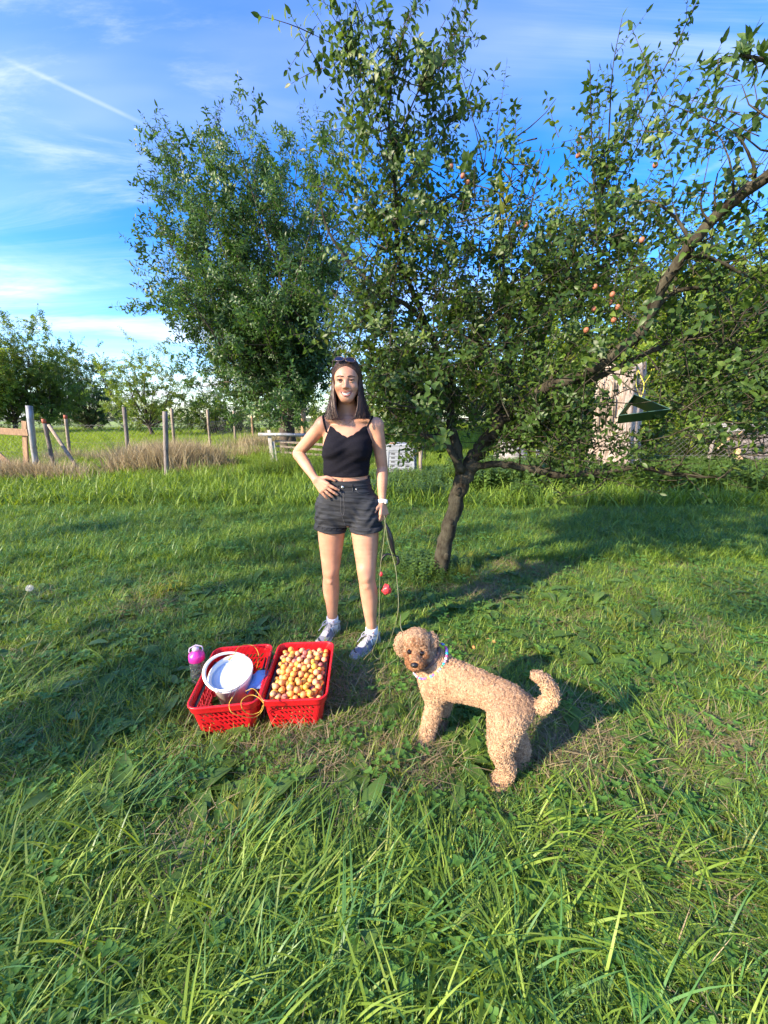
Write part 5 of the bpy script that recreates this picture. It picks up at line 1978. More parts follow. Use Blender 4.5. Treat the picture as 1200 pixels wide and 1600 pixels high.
# trunk from chest to rump
D.soft([(.225, 1.475, .318, .072), (.285, 1.43, .318, .077), (.355, 1.37, .336, .064), (.42, 1.315, .345, .058), (.478, 1.265, .340, .063), (.505, 1.245, .330, .054)], .03)
D.ell((.235, 1.465, .290), (.066, .072, .088), .03)
D.cap((.225, 1.485, .345), (.172, 1.485, .405), .062, .052, .03)
fd = Vector((-.17, -.97, -.10)).normalized()
HDc = Vector((.142, 1.47, .462))
HS = .96
sd_ = fd.cross(Vector((0, 0, 1))).normalized()        # dog's left ... picture right is -sd_
sd_ = -sd_ if sd_.x < 0 else sd_
upd = sd_.cross(fd).normalized()
upd = upd if upd.z > 0 else -upd
hp = lambda f, s, u: HDc + (fd * f + sd_ * s + upd * u) * HS
D.ell(hp(0, 0, .006), (0.0495, 0.0540, 0.0468), .02)
D.ell(hp(.01, 0, .038), (0.0432, 0.0405, 0.0306), .02)
D.cap(hp(.03, 0, -.022), hp(.086, 0, -.030), .037, .030, .015)
D.ell(hp(.072, .016, -.036), (.022, .024, .021), .012)
D.ell(hp(.072, -.016, -.036), (.022, .024, .021), .012)
D.ell(hp(.062, 0, -.052), (0.0216, 0.0234, 0.0144), .012)
for s_ in (-1, 1):
    D.ell(hp(.045, s_ * .030, -.012), (0.0216, 0.0198, 0.0198), .015)
    D.cap(hp(.048, s_ * .006, .016), hp(.040, s_ * .034, .018), .010, .010, .01)
    D.ell(hp(.060, s_ * .026, .0), (0.0090, 0.0108, 0.0081), .006, sub=True)
# ears
D.soft([(*hp(-.005, -.050, .030), .015), (*hp(.0, -.066, .014), .017), (*hp(.004, -.071, -.016), .019), (*hp(.005, -.069, -.040), .016)], .008)
D.soft([(*hp(-.018, .048, .032), .013), (*hp(-.018, .064, .024), .014), (*hp(-.012, .070, .004), .014)], .008)
# legs
D.soft([(.215, 1.425, .275, 0.0480), (.220, 1.418, .205, 0.0311), (.205, 1.412, .13, 0.0286), (.190, 1.405, .07, 0.0252), (.184, 1.400, .03, 0.0252)], .025)
D.ell((.176, 1.388, .022), (.026, .032, .020), .012)
D.soft([(.285, 1.50, .27, 0.0480), (.292, 1.515, .20, 0.0319), (.285, 1.525, .13, 0.0277), (.277, 1.530, .07, 0.0244), (.273, 1.530, .03, 0.0244)], .025)
D.ell((.264, 1.520, .022), (.025, .031, .020), .012)
D.soft([(.462, 1.222, .310, .064), (.447, 1.208, .245, .050), (.440, 1.200, .190, .036), (.460, 1.200, .130, .028), (.476, 1.205, .095, .025), (.463, 1.208, .050, .024), (.452, 1.210, .028, .025)], .025)
D.ell((.440, 1.198, .022), (.026, .031, .020), .012)
D.soft([(.525, 1.285, .305, .054), (.522, 1.300, .240, .042), (.528, 1.305, .185, .033), (.552, 1.295, .125, .027), (.564, 1.290, .09, .024), (.553, 1.288, .05, .023), (.547, 1.287, .028, .024)], .025)
D.ell((.534, 1.276, .022), (.025, .030, .020), .012)
# tail: out to the side and curling up
tail = [A(815, 1097, 1.25), A(836, 1105, 1.235), A(853, 1100, 1.225), A(861, 1083, 1.22), A(851, 1064, 1.22), A(836, 1056, 1.22)]
tail = [(*p, r) for p, r in zip(tail, (.014, .014, .017, .018, .015, .010))]
D.soft([(.505, 1.245, .345, .026)] + tail, .012)
dbody = D.mesh('body', [M_fur2], dog, origin=db, smooth_it=1)

# curls all over the coat
nrgd = np.random.default_rng(3)
me = dbody.data
nv_ = len(me.polygons)
cen = np.zeros(nv_ * 3, dtype=np.float32); me.polygons.foreach_get('center', cen); cen = cen.reshape(-1, 3)
nor = np.zeros(nv_ * 3, dtype=np.float32); me.polygons.foreach_get('normal', nor); nor = nor.reshape(-1, 3)
cen = cen + np.array(db, dtype=np.float32)


def curl_proto(seed, turns, rad, h, r_):
    rc = random.Random(seed); pts = []
    n_ = 11
    for k in range(n_):
        t = k / (n_ - 1)
        a_ = turns * 2 * math.pi * t
        rr_ = rad * (.45 + .6 * math.sin(math.pi * min(1, t * 1.15)))
        pts.append((math.cos(a_) * rr_, math.sin(a_) * rr_, h * t))
    mb = MB(); mb.tube(pts, [r_ * (1.1 - .7 * k / (n_ - 1)) for k in range(n_)], 3, cap=False)
    return mb


cp = []
for mm in (M_fur, M_fur2, M_furdark):
    for k in range(3):
        cp.append(proto(curl_proto(k, 1.1 + .35 * k, .0036 + .0006 * k, .0080 + .0018 * k, .0015), [mm], 'curl'))
def headlocal(P):
    r_ = P - np.array(HDc)
    return r_ @ np.array(fd) / HS, r_ @ np.array(sd_) / HS, r_ @ np.array(upd) / HS
hf, hs, hu = headlocal(cen)
inhead = (np.abs(hs) < .062) & (hf > -.07) & (hf < .13) & (np.abs(hu) < .09)
muz = inhead & (hf > .048) & (hu < -.006)
CP, CR, CS, CI = [], [], [], []
pick = nrgd.choice(nv_, size=min(nv_, 36000), replace=False)
for i in pick:
    p, n_ = cen[i], nor[i]
    f_, s_, u_ = hf[i], hs[i], hu[i]
    if p[2] < .012: continue
    sc_ = nrgd.uniform(.55, 1.3)
    kind_ = 0
    onhead = inhead[i]
    if onhead and (f_ > .040) and math.hypot(s_ - .026, u_) < .0095: continue
    if onhead and (f_ > .040) and math.hypot(s_ + .026, u_) < .0095: continue
    if muz[i]:
        sc_ *= .85; kind_ = 1 if nrgd.random() < .92 else 0
        if f_ > .098 and abs(s_) < .013 and u_ > -.034: continue
        if u_ < -.052 or (f_ > .085 and u_ < -.042 and abs(s_) < .016): kind_ = 2 if nrgd.random() < .6 else 1
    elif onhead and f_ > .036: sc_ *= .72; kind_ = 1 if nrgd.random() < .35 else 0
    near_eye = onhead and f_ > .03 and min(math.hypot(s_ - .026, u_), math.hypot(s_ + .026, u_)) < .017
    if near_eye: kind_ = 2 if nrgd.random() < .12 else (1 if nrgd.random() < .6 else 0); sc_ *= .7
    istail = p[0] > .56 and p[2] > .2
    isear = onhead is False and p[2] > .38 and p[0] < .26 and f_ > -.05 and abs(s_) > .058
    if istail or abs(s_) > .06 and p[2] > .38 and p[0] < .25: sc_ *= 1.3
    elif p[2] < .22: sc_ *= 1.08
    v = Vector(n_) + Vector(nrgd.normal(0, .35, 3))
    if istail: v += Vector((.2, 0, .1))
    CP.append(p); CR.append(tuple(eul(v.normalized(), nrgd.uniform(0, 6.28)))); CS.append(sc_); CI.append(kind_ * 3 + int(nrgd.integers(0, 3)))
fur = scatter('curly_fur', cp, np.array(CP), CR, CS, CI, parent=dog)
fur.location = -db
for s_ in (-1, 1):
    mb = MB(); mb.sphere(hp(.057, s_ * .026, .0) - db, .0118, 14, 10)
    mb.build('eye', M_deye, dog)
mb = MB(); mb.sphere(hp(.113, 0, -.020) - db, .0140, 14, 10, scl=(1.15, .8, .85))
mb.sphere(hp(.108, 0, -.027) - db, .010, 10, 8, scl=(.9, .8, 1))
mb.build('nose', M_nose, dog)
mb = MB(); mb.tube([hp(.078, -.020, -.046) - db, hp(.089, -.008, -.041) - db, hp(.091, 0, -.038) - db, hp(.089, .008, -.041) - db, hp(.078, .020, -.046) - db], .0022, 6)
mb.build('mouth', M_nose, dog)
# collars
M_collar = mat('brown_collar', (.07, .045, .04), (.10, .07, .06), scale=60, rough=.7)
nc = Vector((.196, 1.487, .378)); na = (Vector((.172, 1.487, .405)) - Vector((.225, 1.485, .345))).normalized()
na = (na + Vector((0, -.12, .05))).normalized()
u1 = na.cross(Vector((0, 0, 1))).normalized(); u2 = na.cross(u1)


def collar_pt(a_, r_, sh_): return nc + na * sh_ + (u1 * math.cos(a_) + u2 * math.sin(a_)) * r_ - db


mb = MB(); vs, fs = [], []
for i in range(32):
    a_ = i * 2 * math.pi / 32
    vs += [collar_pt(a_, .073, .010), collar_pt(a_, .075, .019), collar_pt(a_, .072, .028), collar_pt(a_, .060, .019)]
fs = [(4 * i + j, 4 * i + (j + 1) % 4, 4 * ((i + 1) % 32) + (j + 1) % 4, 4 * ((i + 1) % 32) + j) for i in range(32) for j in range(4)]
mb.add(vs, fs); mb.build('leather_collar', M_collar, dog)
bc = [(.02, .45, .55), (.75, .60, .12), (.70, .10, .25), (.10, .35, .12), (.35, .12, .50), (.80, .78, .75), (.10, .45, .75), (.10, .10, .50), (.80, .35, .45), (.60, .65, .10)]
bm_ = [mat('bead_%d' % i, c, rough=.3) for i, c in enumerate(bc)]
bead = MB(); bead.sphere((0, 0, 0), 1, 10, 8, scl=(1, 1, .8))
beads = [bead.mesh('bead', m) for m in bm_]
nb = 44
for i in range(nb):
    a_ = i * 2 * math.pi / nb
    o = link('bead', beads[(i * 7 + i // 3) % 10], dog)
    o.location = collar_pt(a_, .0890, -.012)
    o.scale = (.0066, .0066, .0066)
    o.rotation_euler = (a_, .3, 0)
tagp = hp(.052, -.016, -.096) - db
mb = MB(); mb.sphere(tagp, .013, 10, 8, scl=(1, .6, 1.2)); mb.sphere(tagp + Vector((.012, .0, -.006)), .011, 10, 8, scl=(1, .6, 1.2))
mb.build('tag_pouch', M_blk, dog)
mb = MB(); mb.tube([tagp + Vector((.006, -.004, -.012)), tagp + Vector((.006, -.006, -.024))], .003, 6); mb.build('tag_ring', M_silv, dog)
# ================================================================ BASKETS, FRUIT, BUCKET, BOTTLE, LEAD
M_red = mat('red_plastic', (.56, .006, .012), (.64, .012, .018), scale=6, rough=.38, spec=.5, bump=.08, bscale=60)
M_blackp = mat('black_plastic', (.020, .020, .022), rough=.45)


def basket(loc, rz, label, W=.286, Ln=.438, Hh=.185):
    t = thing('shopping_basket', loc, label, 'basket', 'red plastic baskets', rz=rz)
    tb = .80          # bottom is narrower
    rcorn = .035

    def perim(n, w, l, r):
        """points and cumulative length round a rounded rectangle, starting mid front"""
        pts = []
        segs = [(0, -l / 2, w / 2 - r, -l / 2), ]
        def arc(cx, cy, a0, k=6):
            for i in range(k + 1):
                a_ = a0 + math.pi / 2 * i / k
                yield (cx + r * math.cos(a_), cy + r * math.sin(a_))
        pts += list(arc(w / 2 - r, -l / 2 + r, -math.pi / 2)) + list(arc(w / 2 - r, l / 2 - r, 0)) + list(arc(-w / 2 + r, l / 2 - r, math.pi / 2)) + list(arc(-w / 2 + r, -l / 2 + r, math.pi))
        return pts

    base = perim(0, 1, 1, .0001)
    ring = perim(0, W, Ln, rcorn)
    cum = [0]
    for i in range(len(ring)):
        a_, b_ = ring[i], ring[(i + 1) % len(ring)]
        cum.append(cum[-1] + math.hypot(b_[0] - a_[0], b_[1] - a_[1]))
    T = cum[-1]

    def at(s, v, off=0.0):
        """point on the wall: s along the rim, v 0 bottom .. 1 top"""
        s = s % T
        i = max(k for k in range(len(ring)) if cum[k] <= s + 1e-9)
        f = (s - cum[i]) / max(1e-9, cum[i + 1] - cum[i])
        a_, b_ = ring[i], ring[(i + 1) % len(ring)]
        x, y = a_[0] + (b_[0] - a_[0]) * f, a_[1] + (b_[1] - a_[1]) * f
        k = tb + (1 - tb) * v
        L_ = math.hypot(x, y)
        # outward offset
        nx, ny = (b_[0] - a_[0]), (b_[1] - a_[1])
        nl = math.hypot(nx, ny); nx, ny = ny / nl, -nx / nl
        return Vector((x * k - x * 0 + nx * off, y * (1 - (1 - k) * .7) + ny * off, v * Hh))

    # perforated wall: rows of slanting slots
    pitch = T / 66
    rows = [0.0, .10]
    nr = 5
    for i in range(nr):
        rows += [.10 + (i + .74) * .70 / nr, .10 + (i + 1) * .70 / nr]
    rows += [1.0]
    solid_row = [k % 2 == 0 for k in range(len(rows) - 1)]
    shear = .135
    cols = []
    for j in range(66):
        cols += [j * pitch, j * pitch + pitch * .50]
    mb = MB(); vs = []; fs = []
    nC = len(cols)
    for i, v in enumerate(rows):
        for j, s in enumerate(cols):
            vs.append(at(s - shear * v, v))
    for i in range(len(rows) - 1):
        for j in range(nC):
            is_hole = (not solid_row[i]) and (j % 2 == 1) and ((j // 2 + (i // 2)) % 9 != 0)
            sm = (cols[j] - shear * rows[i]) % T
            # corners stay closed
            corner = min(min(abs(sm - c), T - abs(sm - c)) for c in ((cum[3]), cum[10], cum[17], cum[24])) < .030
            if is_hole and not corner: continue
            j2 = (j + 1) % nC
            fs.append((i * nC + j, i * nC + j2, (i + 1) * nC + j2, (i + 1) * nC + j))
    mb.add(vs, fs)
    o = mb.build('perforated_wall', M_red, t, sm=False)
    md = o.modifiers.new('t', 'SOLIDIFY'); md.thickness = .0028; md.offset = 0
    # floor of bars
    mb = MB()
    w0, l0 = W * tb * .93, Ln * (1 - (1 - tb) * .7) * .95
    for i in range(13):
        mb.box((0, -l0 / 2 + l0 * i / 12, .006), (w0, .012, .004))
    for i in range(8):
        mb.box((-w0 / 2 + w0 * i / 7, 0, .0105), (.012, l0, .004))
    mb.build('floor_grid', M_red, t, sm=False)
    # rim: deep collar with a rounded lip
    mb = MB()
    prof = [(.004, .80), (.0085, .80), (.0095, .84), (.0105, .96), (.0125, .985), (.0115, 1.012), (.007, 1.02), (.002, 1.012), (.0010, .99), (-.001, .86), (.001, .80)]
    n_ = 96
    vs = []
    for off, v in prof:
        for j in range(n_):
            p = at(j * T / n_, min(v, 1.0), off)
            p.z = v * Hh
            vs.append(p)
    fs = [(i * n_ + j, i * n_ + (j + 1) % n_, (i + 1) * n_ + (j + 1) % n_, (i + 1) * n_ + j) for i in range(len(prof) - 1) for j in range(n_)]
    mb.add(vs, fs)
    mb.build('rim', M_red, t)
    # black carrying handle folded down against the inside of the rim
    mb = MB()
    zz = Hh * .88
    x = W / 2 * .885
    pts = [(-x, Ln * .30, zz), (-x, -Ln * .36, zz - .004), (-x * .93, -Ln * .425, zz - .008), (0, -Ln * .435, zz - .012), (x * .93, -Ln * .425, zz - .008), (x, -Ln * .36, zz - .004), (x, Ln * .30, zz)]
    cm = catmull(pts, 4)
    mb.tube([tuple(c) for c in cm], .0075, 6, flat=.6)
    mb.build('folded_handle', M_blackp, t)
    return t, at


RB, RR = Vector((-.419, 1.69, .0)), R(3.1)
LB, LR = Vector((-.737, 1.655, .0)), R(8)
rb_, rat = basket(RB, RR, 'red plastic basket filled to the rim with orange plums')
lb_, lat = basket(LB, LR, 'red plastic basket holding the white bucket and a few plums', W=.29, Ln=.445)


def rect(c, rz, w, l):
    q = []
    for x, y in ((-w / 2, -l / 2), (w / 2, -l / 2), (w / 2, l / 2), (-w / 2, l / 2)):
        q.append((c.x + x * math.cos(rz) - y * math.sin(rz), c.y + x * math.sin(rz) + y * math.cos(rz)))
    return q


FOOTPRINTS = [rect(RB, RR, .25, .40), rect(LB, LR, .26, .40)]
for a_, td_ in ((ankL, tdL), (ankR, tdR)):
    c = Vector((a_.x, a_.y, 0)) + td_ * .065
    FOOTPRINTS.append(rect(c, math.atan2(td_.y, td_.x) - math.pi / 2, .085, .27))
for (x, y) in ((.184, 1.40), (.273, 1.53), (.445, 1.21), (.541, 1.285)):
    FOOTPRINTS.append(rect(Vector((x, y, 0)), 0, .05, .05))

# fruit
M_plums = []
for k, (a_, b_, c_) in enumerate([((.78, .40, .06), (.90, .54, .10), (.80, .34, .10)), ((.78, .32, .08), (.88, .50, .16), (.72, .26, .12)), ((.82, .50, .06), (.92, .60, .12), (.84, .38, .08)),
                                  ((.58, .20, .13), (.78, .38, .20), (.42, .12, .12)), ((.80, .46, .18), (.90, .58, .28), (.74, .30, .18)), ((.26, .08, .09), (.42, .16, .14), (.20, .05, .08))]):
    M_plums.append(mat('plum_skin_%d' % k, a_, b_, scale=45, rough=.42, spec=.4, c3=c_, detail=3, lo=.38, hi=.66))
plum_me = []
for k, m in enumerate(M_plums):
    mb = MB(); mb.sphere((0, 0, 0), 1, 18, 12, scl=(1, .97, 1.04))
    me = mb.mesh('plum', [m, M_darkbark])
    for v in me.vertices:      # seam and stem hollow
        c = v.co
        a_ = math.atan2(c.y, c.x)
        f_ = math.exp(-(a_ / .22) ** 2) * .045 * (1 - abs(c.z) * .4)
        v.co = c * (1 - f_)
        if c.z > .8: v.co.z -= .18 * ((c.z - .8) / .24) ** 1.0
    plum_me.append(me)
plum_w = [0] * 8 + [1] * 5 + [2] * 6 + [3] * 2 + [4] * 7 + [5]
rf = random.Random(12)


def put_plum(c, base, rz, label, group, r_):
    o = link('plum', plum_me[rf.choice(plum_w)])
    p = Vector((c[0] * math.cos(rz) - c[1] * math.sin(rz), c[0] * math.sin(rz) + c[1] * math.cos(rz), c[2]))
    o.location = base + p
    o.scale = (r_, r_, r_)
    o.rotation_euler = (rf.uniform(0, 6.28), rf.uniform(0, 3.14), rf.uniform(0, 6.28))
    tag(o, label, 'plum', group)
    return o


# dropped one after the other onto the heap: each comes to rest on the highest thing below it
placed = []
hw, hl = .127, .197


def rest_z(x, y, r_, floor_z):
    z = floor_z + r_
    for (px, py, pz, pr) in placed:
        d2 = (x - px) ** 2 + (y - py) ** 2
        rr_ = (r_ + pr) * .96
        if d2 < rr_ * rr_:
            z = max(z, pz + math.sqrt(rr_ * rr_ - d2))
    return z


for k in range(420):
    r_ = rf.uniform(.0128, .0158)
    best = None
    for _ in range(26):
        x, y = rf.uniform(-hw + r_, hw - r_), rf.uniform(-hl + r_, hl - r_)
        z = rest_z(x, y, r_, .075)
        score = z - .018 * (1 - (x / hw) ** 2) * (1 - (y / hl) ** 2)
        if best is None or score < best[0]: best = (score, x, y, z, r_)
    _, x, y, z, r_ = best
    if z > .176 + .022 * (1 - (x / hw) ** 2) * (1 - (y / hl) ** 2): continue
    placed.append((x, y, z, r_))
vis = sorted(placed, key=lambda p: -p[2])
top_n = 0
for (x, y, z, r_) in placed:
    if z > .126:
        put_plum((x, y, z), RB, RR, 'small orange plum in the full red basket', 'plums in the full basket', r_)
        top_n += 1
mb = MB()
for (x, y, z, r_) in placed:
    if z <= .126: mb.sphere((x, y, z), r_, 8, 6)
mb.box((0, 0, .062), (.225, .36, .004))
o = mb.build('buried_plums', M_plums[1]); o.location = RB; o.rotation_euler = (0, 0, RR)
tag(o, kind='stuff')
print('plums', top_n, len(placed))
for (x, y, z) in [(-.098, -.170, .040), (-.072, -.184, .038), (-.105, -.140, .062), (-.085, -.165, .066), (-.112, -.180, .068), (-.060, -.182, .064), (-.100, -.108, .040)]:
    put_plum((x, y, z), LB, LR, 'orange plum in the corner of the left basket beside the bucket', 'plums beside the bucket', rf.uniform(.014, .016))
mb = MB(); mb.box((0, 0, .010), (.2, .33, .010)); o = None
# plums fallen in the grass
for (px, py, lab) in [(772, 1001, 'fallen plum in the grass above the dog\'s back, rightmost of its trio'), (763, 998, 'fallen plum in the grass above the dog\'s back, leftmost of its trio'), (768, 993, 'fallen plum in the grass above the dog\'s back, farthest of its trio'),
                      (740, 1010, 'fallen plum in the grass close to the dog\'s shoulder'), (832, 925, 'fallen plum lying on the lawn right of the plum trunk'), (700, 962, 'fallen plum in the grass behind the dog\'s head'), (775, 900, 'fallen plum in the worn patch beside the plum trunk'),
                      (765, 1172, 'fallen plum in the grass in front of the dog\'s hind leg'), (870, 1000, 'fallen plum in the grass above the dog\'s tail'), (600, 1160, 'fallen plum in the grass left of the dog\'s front paw')]:
    g = G(px, py, .03)
    put_plum((g.x, g.y, .022), Vector((0, 0, 0)), 0, lab, 'plums fallen in the grass', .012)

# ---------------------------------------------------------------- white bucket tilted in the left basket
M_tub = mat('cream_plastic', (.80, .78, .70), (.86, .84, .77), scale=5, rough=.35, spec=.5, sss=.0)
M_lid, nt, bs = nodemat('milky_lid_sky_tint')
bs.inputs['Base Color'].default_value = (.60, .66, .74, 1); bs.inputs['Roughness'].default_value = .12; bs.inputs['Coat Weight'].default_value = .6  # blue of the reflected sky put into the milky base colour
bc_ = A(362, 1062, 1.60); bc_ = Vector((bc_.x, 1.60, .222))
bkt = thing('bucket', bc_, 'white plastic bucket with a milky lid tilted in the left red basket', 'bucket')
bkt.rotation_euler = (R(15), R(-4), R(10))
r0 = .096
mb = MB()
mb.lathe([(r0 * .80, -.205), (r0 * .82, -.205), (r0 * .965, -.022), (r0 * 1.0, -.020), (r0 * 1.01, -.008), (r0 * .975, -.006), (r0 * .98, .0), (r0 * 1.055, .002), (r0 * 1.075, .0065), (r0 * 1.05, .011), (r0 * .99, .010), (r0 * .955, .004), (r0 * .93, -.012)], 56)
mb.lathe([(0, -.205), (r0 * .80, -.205)], 56)
mb.build('tub', M_tub, bkt)
mb = MB()
mb.lathe([(r0 * .935, -.010), (r0 * .88, -.013), (r0 * .84, -.012), (r0 * .815, -.008), (r0 * .80, -.011), (r0 * .4, -.0095), (.0005, -.0085)], 56)
mb.build('lid', M_lid, bkt)
mb = MB()
pts = []
for k in range(25):
    a_ = math.pi * k / 24
    pts.append((-math.sin(a_) * (r0 * 1.24), -math.cos(a_) * r0 * 1.075, .006 + .030 * math.sin(a_)))
mb.tube(pts, [.006 + .003 * math.sin(math.pi * k / 24) for k in range(25)], 8, flat=.55)
h_ = mb.build('handle', M_tub, bkt)
h_.rotation_euler = (0, 0, R(-28))
for s_ in (-1, 1):
    mb = MB(); mb.sphere((0, s_ * r0 * 1.07, .004), .011, 10, 8, scl=(1, .5, 1)); q_ = mb.build('handle_pivot', M_tub, bkt); q_.rotation_euler = (0, 0, R(-28))

# yellow string and wire hook
M_str = mat('yellow_string', (.55, .33, .04), (.68, .46, .08), scale=90, rough=.8, bump=.5, bscale=600)
M_wir = mat('green_grey_wire', (.14, .16, .12), rough=.45, metal=.3)


def line(name, pts, r_, m, label, cat, sub=6, n=5):
    cm = catmull([tuple(p) for p in pts], sub)
    o0 = Vector(cm[0])
    mb = MB(); mb.tube([Vector(c) - o0 for c in cm], r_, n)
    o = mb.build(name, m); o.location = o0
    return tag(o, label, cat) if label else o


def Zp(px, py, z): return G(px, py, z)


line('string', [Zp(358, 1031, .243), Zp(366, 1022, .295), Zp(372, 1012, .27), Zp(384, 1007, .215), Zp(397, 1010, .205), Zp(404, 1022, .20), Zp(403, 1036, .15), Zp(401, 1044, .12)], .0018, M_str, 'yellow string looped from the bucket handle over the back of the basket', 'string')
k0 = Zp(358, 1029, .243)
kn = [k0 + Vector((rf.uniform(-.016, .016), rf.uniform(-.010, .010), rf.uniform(-.006, .010))) for _ in range(22)]
line('string', kn, .0019, M_str, 'knotted bundle of yellow string on the bucket rim', 'string', sub=4)
line('string', [Zp(384, 1080, .245), Zp(395, 1076, .255), Zp(404, 1084, .235), Zp(412, 1099, .215), Zp(408, 1113, .13), Zp(396, 1121, .12), Zp(378, 1119, .15), Zp(362, 1113, .185), Zp(358, 1101, .21), Zp(363, 1089, .255)], .0016, M_str, 'large loop of yellow string hanging over the front of the left basket', 'string')
line('string', [Zp(412, 1099, .215), Zp(404, 1090, .235), Zp(392, 1086, .24), Zp(378, 1094, .235), Zp(379, 1108, .17), Zp(392, 1116, .13), Zp(406, 1112, .13), Zp(411, 1102, .19)], .0016, M_str, 'small loop of yellow string between the two baskets', 'string')
line('wire_hook', [Zp(357, 1088, .226), Zp(362, 1080, .228), Zp(367, 1070, .230), Zp(373, 1066, .232), Zp(374, 1071, .232), Zp(368, 1082, .230), Zp(363, 1092, .226)], .0013, M_wir, 'thin bent wire hook lying on the bucket lid', 'wire')
# blue cloth
M_blue = mat('blue_cloth', (.12, .28, .60), (.20, .38, .72), scale=14, rough=.7)
mb = MB(); vs, fs = [], []
n_ = 16
for i in range(n_):
    for j in range(n_):
        u, v = i / (n_ - 1) - .5, j / (n_ - 1) - .5
        p = Vector((u * .10, v * .13, .205 - .16 * (u * u + v * v)))
        p += Vector((mnoise.noise(p * 30), mnoise.noise(p * 30 + Vector((5, 0, 0))), mnoise.noise(p * 28 + Vector((0, 7, 0))))) * .009
        vs.append(p)
fs = [(i * n_ + j, (i + 1) * n_ + j, (i + 1) * n_ + j + 1, i * n_ + j + 1) for i in range(n_ - 1) for j in range(n_ - 1)]
mb.add(vs, fs); o = mb.build('cloth', M_blue)
q_ = G(405, 1055, .19); o.location = (q_.x, q_.y, .0); md = o.modifiers.new('t', 'SOLIDIFY'); md.thickness = .003
tag(o, 'crumpled blue cloth stuffed beside the bucket in the left basket', 'cloth')

# ---------------------------------------------------------------- drinking bottle
M_clear, nt, bs = nodemat('clear_plastic')
bs.inputs['Base Color'].default_value = (.93, .96, .95, 1); bs.inputs['Roughness'].default_value = .08; bs.inputs['Transmission Weight'].default_value = .95; bs.inputs['IOR'].default_value = 1.25
M_pink = mat('pink_lid', (.85, .04, .38), (.90, .07, .44), scale=5, rough=.3, coat=.3)
M_cola = mat('dark_drink', (.030, .012, .010), rough=.1)
M_pinkw = mat('pale_cap', (.75, .60, .68), rough=.25)
g = G(313, 1071); g = Vector((g.x, g.y, 0))
btl = thing('drinking_bottle', g, 'clear drinking bottle with a pink lid beside the left basket', 'bottle', rz=R(20))
r_ = .040
mb = MB()
mb.lathe([(r_ * .90, .004), (r_, .012), (r_ * 1.0, .085), (r_ * .93, .10), (r_ * 1.0, .115), (r_ * .98, .150), (r_ * .88, .163), (r_ * .80, .166), (r_ * .76, .160), (r_ * .93, .145), (r_ * .94, .02), (r_ * .85, .008)], 32)
mb.build('flask', M_clear, btl)
mb = MB(); mb.lathe([(0.0005, .006), (r_ * .88, .006), (r_ * .93, .02), (r_ * .93, .052), (0.0005, .052)], 28); mb.build('drink', M_cola, btl)
mb = MB(); mb.lathe([(r_ * .90, .156), (r_ * 1.0, .160), (r_ * 1.0, .182), (r_ * .93, .196), (r_ * .55, .204), (r_ * .42, .215), (.0005, .217)], 32); mb.build('lid', M_pink, btl)
mb = MB(); mb.lathe([(.010, .214), (.017, .214), (.018, .224), (.015, .230), (.0005, .231)], 20)
mb.build('spout', M_pinkw, btl)
mb = MB(); mb.tube([(-.026, 0, .200), (-.034, 0, .212), (-.030, .01, .226), (0, .016, .236), (.030, .01, .226), (.034, 0, .212), (.026, 0, .200)], .0032, 6)
mb.build('carry_loop', M_pinkw, btl)
FOOTPRINTS.append(rect(g, 0, .07, .07))

# ---------------------------------------------------------------- lead, bags held in her left hand
hp_ = A(600, 808, 2.145)
M_lead = mat('green_lead', (.16, .17, .09), (.24, .24, .13), scale=60, rough=.8)
M_bag = mat('black_bag', (.010, .010, .013), rough=.35, bump=.5, bscale=60)
M_redbag = mat('red_bag', (.62, .03, .04), (.72, .07, .08), scale=20, rough=.35)
line('dog_lead', [hp_ + Vector((.0, -.005, .01)), A(602, 815, 2.13), A(599, 850, 2.12), A(594, 890, 2.11), A(593, 930, 2.12), A(592, 975, 2.12), A(589, 1000, 2.10), Zp(582, 1018, .06), Zp(592, 1030, .05), Zp(600, 1016, .06), Zp(604, 1012, .06),
                   Zp(610, 1000, .10), A(622, 955, 1.80), A(620, 905, 2.0), A(616, 878, 2.08), A(606, 845, 2.11), A(601, 812, 2.13)], .0018, M_lead, 'thin olive dog lead hanging from the woman\'s hand and looping down to the dog', 'lead', sub=5)
line('dog_lead', [Zp(604, 1012, .055), Zp(590, 1030, .05), Zp(570, 1040, .05), Zp(548, 1038, .05), Zp(530, 1030, .05), Zp(522, 1020, .05)], .0022, M_lead, 'loop of the thin lead lying in the grass round the shoe', 'lead')
lead2 = line('dog_lead', [Zp(626, 960, .30), A(628, 985, 1.60), hp(-.03, .0, -.02) + Vector((0, .06, -.02))], .0022, M_lead, 'last stretch of the thin lead ending at the dog\'s collar', 'lead')
line('cord', [hp_, A(598, 840, 2.14), A(594, 870, 2.14), A(596, 905, 2.14), A(595, 915, 2.14)], .0022, M_blk, 'black cord beside the lead carrying the red bags', 'cord')
# black padded loop with a knotted bag
cm = [(*A(602, 816, 2.15), .004), (*A(607, 828, 2.15), .019), (*A(611, 842, 2.15), .026), (*A(614, 858, 2.15), .021), (*A(618, 868, 2.15), .006), (*A(621, 871, 2.15), .015), (*A(622, 879, 2.15), .017), (*A(618, 883, 2.15), .004)]
cm = catmull(cm, 5)
o0 = Vector(cm[0][:3])
mb = MB(); mb.tube([Vector(c[:3]) - o0 for c in cm], [max(.002, c[3]) for c in cm], 12, flat=.55, rough=.05, rng=rf)
o = mb.build('black_pouch', M_bag); o.location = o0
tag(o, 'narrow black bag twisted to a knot, hanging from the woman\'s hand', 'bag')
cm = [(*A(618, 869, 2.14), .005), (*A(608, 866, 2.14), .008), (*A(600, 868, 2.14), .013), (*A(596, 875, 2.14), .012), (*A(594, 884, 2.14), .004)]
cm = catmull(cm, 5); o0 = Vector(cm[0][:3])
